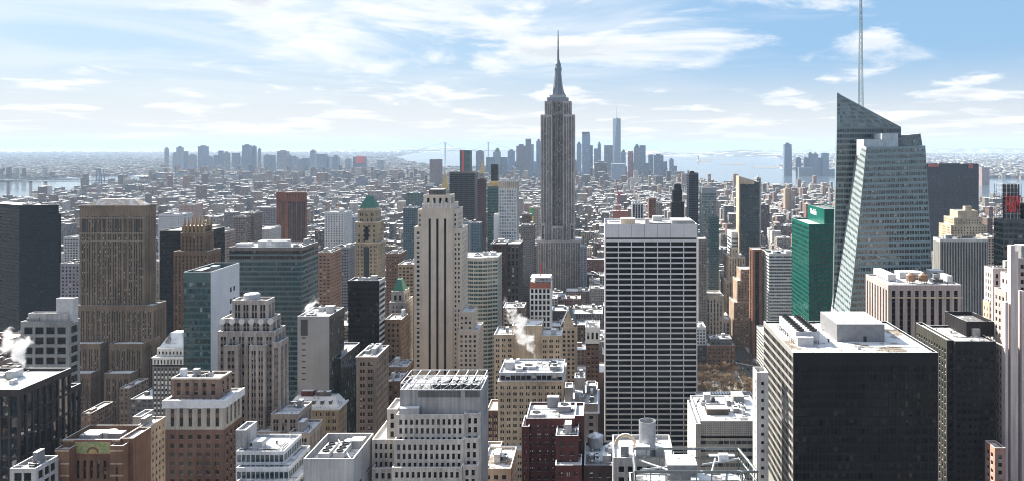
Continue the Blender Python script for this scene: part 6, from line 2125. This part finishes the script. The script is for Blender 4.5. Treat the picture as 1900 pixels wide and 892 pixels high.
CW = city_wall()
LOTS.sort(key=lambda L: L[2])
KINDS = [('loft_building', 'snow roofed brick or stone loft building packed into the streets between the big towers', 'lofts packed between the big towers', 0, 300),
         ('walk_up_building', 'small flat roofed building with snow on top in the dense blocks south of the towers', 'small buildings in the dense snowy blocks', 300, 600)]
for nm, lb, grp, i0, i1 in KINDS:
    for L in LOTS[i0:i1]:
        bw, br = Buf(), Buf()
        r = R.random()
        lot_mesh(bw, br, L, r, True)
        o = empty(nm, ((L[0] + L[1]) / 2, L[2], 0))
        tag(o, lb, 'building', grp)
        bw.build('wall', [CW], o)
        br.build('roof', [R.choice([SNOWR, SNOWR, CITYR, PATCHR]), SNOW], o)
bw, br = Buf(), Buf()
for L in LOTS[600:]:
    lot_mesh(bw, br, L, R.random(), L[2] < 1900)
# the blocks that stand round and behind the viewpoint, which the glass fronts mirror
for y_ in range(-760, 560, 62):
    x_ = -560.0
    while x_ < 560:
        ww_ = R.uniform(24, 52)
        lim = (CZ - 640 / F * (y_ + 2)) * .9 if y_ > 40 else (R.uniform(50, 190) if y_ < -70 else 60)
        h_ = min(R.uniform(30, 110), lim) if y_ > 40 else lim
        if h_ > 12 and not hero_hit(x_, x_ + ww_, y_, y_ + 44, 1) and not (y_ < 60 and y_ > -70 and abs(x_) < 90):
            lot_mesh(bw, br, (x_, x_ + ww_ - 1, y_, y_ + 42, h_), R.random(), False)
        x_ += ww_ + (16 if R.random() < .15 else 0)
# merge the rest of the city into one mass
bw2 = Buf()
bw2.q, bw2.m, bw2.r, bw2.uv, bw2.c = bw.q + br.q, bw.m + [m_ + 1 for m_ in br.m], bw.r + br.r, bw.uv + br.uv, bw.c + br.c
o = bw2.build('distant_city_blocks', [CW, CITYR, SNOW])
tag(o, 'mass of small snow roofed city blocks reaching to the water', 'city', None, 'stuff')

# far boroughs, vectorised boxes


def carpet(name, label, n, ya, yb_, pxa, pxb, hlo, hhi, size):
    Y = np.exp(NPR.uniform(math.log(ya), math.log(yb_), n))
    px_ = NPR.uniform(pxa, pxb, n)
    X = (px_ - VX) * Y / F
    keep = np.ones(n, bool)
    for p in POLYS:
        for dx, dy in ((0, 0), (45, 0), (-45, 0), (0, 60), (0, -60)):
            keep &= ~inpoly(X + dx, Y + dy, p)
    keep &= ~((Y < 6450) & (X > wx(262, 1) * Y) & (X < wx(1250, 1) * Y))
    X, Y = X[keep], Y[keep]
    n = len(X)
    w_, d_ = NPR.uniform(.4, 1.5, n) * size, NPR.uniform(.5, 1.3, n) * size * .8
    h = hlo + (hhi - hlo) * NPR.random(n) ** 3
    r = NPR.random(n)
    col = PAL[NPR.integers(0, len(PAL), n)] * NPR.uniform(.7, 1.2, n)[:, None]
    x0, x1, y0, y1 = X - w_ / 2, X + w_ / 2, Y - d_ / 2, Y + d_ / 2
    z0 = np.zeros(n)
    b = Buf()

    def q(*c):
        return np.stack([np.stack(p, -1) for p in c], 1)
    for (ax0, ay0, ax1, ay1, L) in ((x0, y0, x1, y0, w_), (x1, y0, x1, y1, d_), (x0, y1, x0, y0, d_)):
        uv = np.stack([np.stack([z0, z0], -1), np.stack([L, z0], -1), np.stack([L, h], -1), np.stack([z0, h], -1)], 1)
        b.add(q((ax0, ay0, z0), (ax1, ay1, z0), (ax1, ay1, h), (ax0, ay0, h)), 0, r, uv, col)
    b.add(q((x0, y0, h), (x1, y0, h), (x1, y1, h), (x0, y1, h)), 1, r)
    o = b.build(name, [CW, roofm('borough_roof', 0.66, (0.10, 0.10, 0.11), 0.02)])
    tag(o, label, 'city', None, 'stuff')


carpet('far_borough_blocks', 'hazy mass of low snowy roofs beyond the east river', 26000, 4700, 15000, -80, 1010, 7, 34, 34)
carpet('far_borough_blocks', 'pale hazy mass of roofs along the horizon beyond the river', 9000, 13000, 30000, -80, 1000, 8, 45, 70)
carpet('far_shore_blocks', 'hazy low roofs along the far shore across the water', 5000, 5400, 26000, 1440, 1960, 7, 26, 45)

# ------------------------------------------------------------------ bridges, chimneys, statue
br_ = empty('suspension_bridge', (wx(866, 16000), 16000, 0))
tag(br_, 'faint long suspension bridge on the horizon left of the tall skyscraper', 'bridge')
BM = flat('bridge_grey_steel', (.22, .25, .28), .6)
for p in (826, 906):
    tb = Buf()
    x_ = wx(p, 16000)
    for s_ in (-1, 1):
        tb.box(x_ - 9, x_ + 9, 16000 + s_ * 16 - 6, 16000 + s_ * 16 + 6, 0, wz(264, 16000))
    tb.box(x_ - 8.9, x_ + 8.9, 15990, 16010, wz(267, 16000), wz(265, 16000))
    tb.build('bridge_tower', [BM], br_)
tb = Buf()
tb.box(wx(745, 16000), wx(985, 16000), 15985, 16015, wz(281, 16000), wz(280, 16000))
tb.build('deck', [BM], br_)
for s_ in (-1, 1):
    cb = Buf()
    pts = []
    for k in range(25):
        t_ = k / 24
        pts.append((wx(826 + 80 * t_, 16000), wz(264.5 + 15 * 4 * t_ * (1 - t_), 16000)))
    pts = [(wx(770, 16000), wz(281, 16000))] + pts + [(wx(962, 16000), wz(281, 16000))]
    for p, q in zip(pts, pts[1:]):
        cb.tube((p[0], 16000 + s_ * 14, p[1]), (q[0], 16000 + s_ * 14, q[1]), 2.2, n=4, cap=False)
    cb.build('main_cable', [BM], br_)

wb_ = empty('truss_bridge', (wx(186, 4900), 4900, 0))
tag(wb_, 'blue grey steel bridge with lattice tower crossing the bright river', 'bridge')
BM2 = flat('blue_bridge_steel', (.10, .13, .17), .6)
tb = Buf()
xt, yt = wx(186, 4900), 4900
for sx in (-1, 1):
    for sy in (-1, 1):
        tb.tube((xt + sx * 20, yt + sy * 16, 0), (xt + sx * 11, yt + sy * 14, wz(314, 4900)), 3.6, 2.6, 5)
for z_ in (30, 52, 75, 95, 112):
    f = 20 - 9 * z_ / 117
    tb.box(xt - f, xt + f, yt - 16.5, yt - 12.5, z_ - 1.8, z_ + 1.8)
    if z_ < 100:
        tb.tube((xt - f, yt - 15, z_), (xt + f, yt - 15, z_ + 20), 1.3, n=4)
        tb.tube((xt + f, yt - 15, z_), (xt - f, yt - 15, z_ + 20), 1.3, n=4)
tb.build('bridge_tower', [BM2], wb_)
tb = Buf()
xa, ya = wx(-70, 5350), 5350
xe, ye = wx(330, 4700), 4700
dx_, dy_ = xe - xa, ye - ya
L_ = math.hypot(dx_, dy_)
for off, z_ in ((-14, 38), (14, 38), (-14, 50), (14, 50)):
    nx_, ny_ = -dy_ / L_ * off, dx_ / L_ * off
    tb.tube((xa + nx_, ya + ny_, z_), (xe + nx_, ye + ny_, z_ - 8), 2.0, n=4)
for k in range(60):
    t_, t2 = k / 60, (k + 1) / 60
    for off in (-14, 14):
        nx_, ny_ = -dy_ / L_ * off, dx_ / L_ * off
        za, zb2 = (38, 50) if k % 2 else (50, 38)
        tb.tube((xa + dx_ * t_ + nx_, ya + dy_ * t_ + ny_, za - 8 * t_), (xa + dx_ * t2 + nx_, ya + dy_ * t2 + ny_, zb2 - 8 * t2), 1.1, n=4, cap=False)
tb.add([[(xa - 14 * dy_ / -L_, ya - 14 * dx_ / L_, 40), (xe - 14 * dy_ / -L_, ye - 14 * dx_ / L_, 32), (xe + 14 * dy_ / -L_, ye + 14 * dx_ / L_, 32), (xa + 14 * dy_ / -L_, ya + 14 * dx_ / L_, 40)]])
tb.build('deck_truss', [BM2], wb_)
cb = Buf()
zt_ = wz(314, 4900)
for s_ in (-1, 1):
    for (px2, Y2) in ((-70, 5350), (330, 4700)):
        x2 = wx(px2, Y2)
        prev = (xt, yt + s_ * 12, zt_)
        for k in range(1, 13):
            t_ = k / 12
            cur = (xt + (x2 - xt) * t_, yt + (Y2 - yt) * t_ + s_ * 12, zt_ + (46 - zt_) * (1 - (1 - t_) ** 2))
            cb.tube(prev, cur, .8, n=4, cap=False)
            prev = cur
cb.build('main_cable', [BM2], wb_)

ch = None
for i, p in enumerate((15, 57, 85)):
    Y = 3900
    o = empty('smokestack', (wx(p, Y), Y, 0))
    tag(o, ['grey smokestack nearest the picture edge beside the bright river', 'middle one of three smokestacks above the river bank', 'smokestack nearest the steel bridge of the three by the river'][i], 'chimney', 'power station smokestacks by the river')
    lb = Buf()
    lb.lathe(o.location.x, Y, [(7.2, 0), (6.2, wz(340, Y)), (5.0, wz(340, Y))], 12)
    lb.build('shaft', [flat('pale_stack', (.30, .28, .29), .8)], o)
    lb = Buf()
    lb.lathe(o.location.x, Y, [(6.3, wz(340, Y)), (6.5, wz(336, Y)), (4.5, wz(336, Y))], 12)
    lb.build('dark_rim', [DGREY], o)
H('power_station_block', 'reddish power station block at the foot of the smokestacks', 'building', 3850, [
    (28, 62, 366, 40, SMT(wall('station_brick', (.22, .15, .15)), bay=8, fh=8)), (66, 102, 362, 40, SMT(wall('station_brick', (.22, .15, .15)), bay=8, fh=8))], nwin=0)

st_ = empty('statue', (*gp(1296, 299.5), 2))
tag(st_, 'tiny green statue on a stone pedestal on its harbour island', 'statue')
sx_, sy_ = st_.location.x, st_.location.y
sb = Buf()
sb.lathe(sx_, sy_, [(34, 2), (34, 10), (12, 22), (10, 48)], 8)
sb.build('pedestal', [LIMEG], st_)
sb = Buf()
sb.lathe(sx_, sy_, [(8, 48), (6, 62), (5, 74), (5.4, 80), (3, 84), (2.6, 86), (3.2, 89), (2.6, 92), (.2, 94)], 10)
sb.tube((sx_ + 4, sy_, 80), (sx_ + 7, sy_, 95), 1.8, 1.4, 6)
sb.lathe(sx_ + 7, sy_, [(1.2, 95), (2.2, 97), (1.4, 99), (.1, 102)], 6)
sb.build('figure', [COPPER], st_)

# ------------------------------------------------------------------ park: bare trees, street, cars
b_ = Buf()
sheet('park_snow_ground', [(75, 700), (160, 700), (160, 930), (75, 930)], 0.05, flat('trodden_snow', (.21, .185, .16), .9))
sheet('avenue_road', [(161, 560), (189, 560), (189, 2300), (161, 2300)], 0.05, flat('wet_asphalt', (.06, .06, .062), .6))
for i, x_ in enumerate((165.6, 171.5, 177.5, 183.4)):
    mb = Buf()
    for k in range(70):
        y_ = 640 + k * 9
        mb.add([[(x_ - .09, y_, .06), (x_ + .09, y_, .06), (x_ + .09, y_ + 3, .06), (x_ - .09, y_ + 3, .06)]])
    o = mb.build('lane_marking', [flat('road_paint', (.7, .7, .68), .7)])
    o['kind'] = 'structure'
o = Buf()
o.box(189, 193, 560, 2300, 0.02, .16)
o.box(157, 161, 560, 2300, 0.02, .16)
o = o.build('pavement', [flat('snowy_pavement', (.45, .45, .45), .9)])
o['kind'] = 'structure'

BARK = flat('winter_bark', (.20, .145, .095), .9)
TWIG = flat('winter_twig', (.29, .205, .13), .9)


def bare_tree(seed):
    rr = random.Random(seed)
    tr, tw = Buf(), Buf()
    h = rr.uniform(17, 23)

    def grow(p, dirv, ln, rad, lvl):
        q = p + dirv * ln
        (tr if lvl < 2 else tw).tube(p, q, max(rad, .085), max(rad * .62, .07), 5 if lvl < 2 else 3, cap=False)
        if lvl >= 5:
            return
        for _ in range(4 if lvl in (0, 2, 3) else 3):
            dv = (dirv + Vector((rr.uniform(-1, 1), rr.uniform(-1, 1), rr.uniform(-.1, .75))) * (.62 if lvl < 3 else .8)).normalized()
            grow(p + dirv * ln * rr.uniform(.65, 1.0), dv, ln * rr.uniform(.58, .78), rad * .55, lvl + 1)
    grow(Vector((0, 0, 0)), Vector((rr.uniform(-.06, .06), rr.uniform(-.06, .06), 1)), h * .33, .42, 0)
    return tr, tw


protos = []
for s_ in range(4):
    tr, tw = bare_tree(s_ + 40)
    protos.append((tr.mesh('trunk', [BARK]), tw.mesh('crown', [TWIG])))
tspots = [(R.uniform(96, 156), R.uniform(800, 912)) for _ in range(58)] + [(R.uniform(150, 160), R.uniform(796, 870)) for _ in range(10)]
for i, (x_, y_) in enumerate(tspots):
    o = empty('bare_tree', (x_, y_, 0))
    tag(o, 'bare brown winter tree in the park grove behind the white decked roof', 'tree', 'bare trees of the park')
    sc_ = R.uniform(.8, 1.15)
    o.scale = (sc_,) * 3
    o.rotation_euler.z = R.uniform(0, 6.28)
    for me, nm in zip(protos[i % 4], ('trunk', 'crown')):
        c = bpy.data.objects.new(nm, me)
        c.parent = o
        COL.objects.link(c)


def car_meshes(col):
    body, glassb, wh = Buf(), Buf(), Buf()
    prof = [(-2.2, .35), (2.2, .35), (2.25, .8), (1.2, .95), (-1.9, 1.0), (-2.25, .85)]
    top = [(.75, 1.45), (-1.35, 1.45)]
    for s_ in (-1, 1):
        body.add([[(s_ * .9, prof[0][0], prof[0][1]), (s_ * .9, prof[1][0], prof[1][1]), (s_ * .9, prof[3][0], prof[3][1]), (s_ * .9, prof[4][0], prof[4][1])]])
        glassb.add([[(s_ * .86, 1.2, .95), (s_ * .72, .75, 1.43), (s_ * .72, -1.35, 1.43), (s_ * .86, -1.9, 1.0)]])
    for i in range(len(prof)):
        a, c = prof[i], prof[(i + 1) % len(prof)]
        body.add([[(-.9, a[0], a[1]), (.9, a[0], a[1]), (.9, c[0], c[1]), (-.9, c[0], c[1])]])
    body.add([[(-.72, .75, 1.45), (.72, .75, 1.45), (.72, -1.35, 1.45), (-.72, -1.35, 1.45)]])
    glassb.add([[(-.86, 1.2, .95), (.86, 1.2, .95), (.72, .75, 1.44), (-.72, .75, 1.44)], [(-.86, -1.9, 1.0), (.86, -1.9, 1.0), (.72, -1.35, 1.44), (-.72, -1.35, 1.44)]])
    wh.tube((-.12, 0, 0), (.12, 0, 0), .33, n=10)
    return body.mesh('body', [col]), glassb.mesh('window', [G_BLK]), wh.mesh('wheel', [BLACK])


CARC = [flat('car_yellow', (.62, .38, .03), .35), flat('car_white', (.6, .6, .6), .35), flat('car_black', (.02, .02, .022), .3), flat('car_grey', (.22, .23, .24), .35), flat('car_maroon', (.20, .03, .03), .35)]
CARM = [car_meshes(c) for c in CARC]
for i in range(30):
    x_ = (162.9, 168.5, 174.5, 180.5, 186.6)[i % 5]
    y_ = 790 + (i // 5) * 34 + R.uniform(0, 20)
    k = R.choice([0, 0, 1, 1, 2, 3, 4])
    o = empty('parked_car' if x_ in (162.9, 186.6) else 'car', (x_, y_, .06))
    tag(o, ('tiny yellow taxi', 'tiny white car', 'tiny black car', 'tiny grey car', 'tiny dark red car')[k] + ' on the avenue beside the bare park trees', 'car', ('yellow taxis', 'white cars', 'black cars', 'grey cars', 'dark red cars')[k] + ' on the avenue by the park')
    bm_, gm_, wm_ = CARM[k]
    for me, nm in ((bm_, 'body'), (gm_, 'window')):
        c = bpy.data.objects.new(nm, me)
        c.parent = o
        COL.objects.link(c)
    for sx in (-.85, .85):
        for sy in (-1.4, 1.4):
            c = bpy.data.objects.new('wheel', wm_)
            c.location = (sx, sy, .33)
            c.parent = o
            COL.objects.link(c)

# ------------------------------------------------------------------ water tanks
kinds_ = []
for i, (x_, y_, z_, r_) in enumerate(TANKSPOTS):
    o = empty('water_tank', (x_, y_, z_))
    silver = i >= 2
    tag(o, ('silver water tank with cone roof, the larger one on the dark low roof', 'silver water tank, the smaller one on the dark low roof')[i - 2] if silver else ('left wooden rooftop tank on the piered stone block', 'right wooden rooftop tank on the piered stone block')[i], 'water tank', 'silver water tanks' if silver else 'wooden tanks on the piered block')
    m_ = flat('zinc_tank', (.40, .41, .43), .5, .3, .4) if silver else WOOD
    lb = Buf()
    lb.lathe(x_, y_, [(.02, z_ + 1.5), (r_ * .95, z_ + 1.5), (r_, z_ + 1.5 + r_ * 1.3)], 16)
    lb.build('tank', [m_], o)
    lb = Buf()
    lb.lathe(x_, y_, [(r_ * 1.06, z_ + 1.5 + r_ * 1.3), (.05, z_ + 1.5 + r_ * 1.85)], 16)
    lb.build('cone_roof', [m_], o)
    for k in range(4):
        a = math.pi / 4 + k * math.pi / 2
        lb = Buf()
        lb.box(x_ + r_ * .7 * math.cos(a) - .15, x_ + r_ * .7 * math.cos(a) + .15, y_ + r_ * .7 * math.sin(a) - .15, y_ + r_ * .7 * math.sin(a) + .15, z_, z_ + 1.5)
        lb.build('leg', [DSTEEL], o)

# ------------------------------------------------------------------ steam


def steam(name, label, pts, dens, seed):
    """a puffy closed volume following a path of (x, y, z, radius)"""
    m_ = bpy.data.materials.new('white_steam')
    m_.use_nodes = True
    t = NT(m_.node_tree)
    t.n.clear()
    tcx = t.node('ShaderNodeTexCoord')
    oc = tcx.outputs['Object']
    zs = np.array([p[2] - pts[0][2] for p in pts])
    xs = np.array([p[0] - pts[0][0] for p in pts])
    H_ = max(zs)
    a2, a1, a0 = np.polyfit(zs / H_, xs, 2)
    wz_ = t.node('ShaderNodeTexNoise')
    t.link(oc, wz_.inputs['Vector'])
    wz_.inputs['Scale'].default_value = 1.1 / float(max(p[3] for p in pts))
    wz_.inputs['Detail'].default_value = 3
    ow = t.vm('ADD', oc, t.vm('SCALE', t.vm('SUBTRACT', wz_.outputs['Color'], (.5, .5, .5)), scale=1.9 * float(max(p[3] for p in pts))))
    x_n, y_n, z_n = t.sep(ow)
    tt = t.m('DIVIDE', z_n, float(H_))
    axis = t.m('ADD', t.m('MULTIPLY', t.m('ADD', t.m('MULTIPLY', tt, float(a2)), float(a1)), tt), float(a0))
    rmax = float(max(p[3] for p in pts))
    rad = t.ramp(tt, -0.05, 0.45, rmax * .35, rmax * .95)
    dx_n = t.m('SUBTRACT', x_n, axis)
    rr_n = t.m('DIVIDE', t.m('SQRT', t.m('ADD', t.m('MULTIPLY', dx_n, dx_n), t.m('MULTIPLY', y_n, y_n))), rad)
    core = t.ramp(rr_n, 0.0, 0.95, 0.27, -0.30)
    core = t.m('SUBTRACT', core, t.ramp(tt, 0.55, 1.05, 0.0, 0.26))
    nn = t.noise(oc, 2.4 / rmax, 7, 0.72, 1.0)
    v = t.node('ShaderNodeVolumePrincipled')
    v.inputs['Color'].default_value = (.99, .99, .99, 1)
    v.inputs['Anisotropy'].default_value = 0.1
    t.link(t.ramp(t.m('ADD', nn, core), .50, .84, 0.0, dens), v.inputs['Density'])
    oo = t.node('ShaderNodeOutputMaterial')
    t.link(v.outputs[0], oo.inputs['Volume'])
    rr = random.Random(seed)
    bb = Buf()
    x_, y_, z_, _ = pts[0]
    # a single tube-like hull round the path
    prof = []
    n = 14
    rings = []
    P = [Vector(p[:3]) for p in pts]
    for i, p in enumerate(P):
        dv = (P[min(i + 1, len(P) - 1)] - P[max(i - 1, 0)]).normalized()
        u = dv.cross(Vector((0, 1, 0))).normalized()
        w_ = dv.cross(u)
        r_ = pts[i][3]
        rings.append([p + (u * math.cos(2 * math.pi * k / n) + w_ * math.sin(2 * math.pi * k / n)) * r_ * rr.uniform(1.45, 1.65) for k in range(n)])
    for a, c in zip(rings, rings[1:]):
        for k in range(n):
            bb.add([[a[k], a[(k + 1) % n], c[(k + 1) % n], c[k]]])
    for ring_, p in ((rings[0], P[0]), (rings[-1], P[-1])):
        for k in range(n):
            bb.tri([[ring_[k], ring_[(k + 1) % n], p]])
    me = bb.mesh(name, [m_], (x_, y_, z_))
    import bmesh
    bm = bmesh.new()
    bm.from_mesh(me)
    bmesh.ops.remove_doubles(bm, verts=bm.verts, dist=1e-3)
    bmesh.ops.recalc_face_normals(bm, faces=bm.faces)
    bm.to_mesh(me)
    bm.free()
    o = bpy.data.objects.new(name, me)
    o.location = (x_, y_, z_)
    COL.objects.link(o)
    tag(o, label, 'steam', None, 'stuff')


def sp(px, py, Y, r):
    return (wx(px, Y), Y, wz(py, Y), r * Y / F)


steam('steam', 'white steam billowing from the terraced dark block at the left', [sp(44, 690, 375, 20), sp(40, 672, 375, 34), sp(34, 652, 375, 40), sp(26, 630, 375, 36), sp(16, 606, 375, 24)], .8, 1)
steam('steam', 'white steam plume rising in front of the tan tower', [sp(992, 666, 515, 14), sp(984, 648, 515, 26), sp(974, 628, 515, 30), sp(964, 606, 515, 26), sp(954, 586, 515, 24), sp(944, 566, 515, 28), sp(938, 548, 515, 22)], .5, 2)
steam('steam', 'small steam puff over the blank grey concrete slab', [sp(564, 588, 492, 12), sp(570, 576, 492, 17), sp(577, 563, 492, 19), sp(586, 548, 492, 14)], .6, 3)
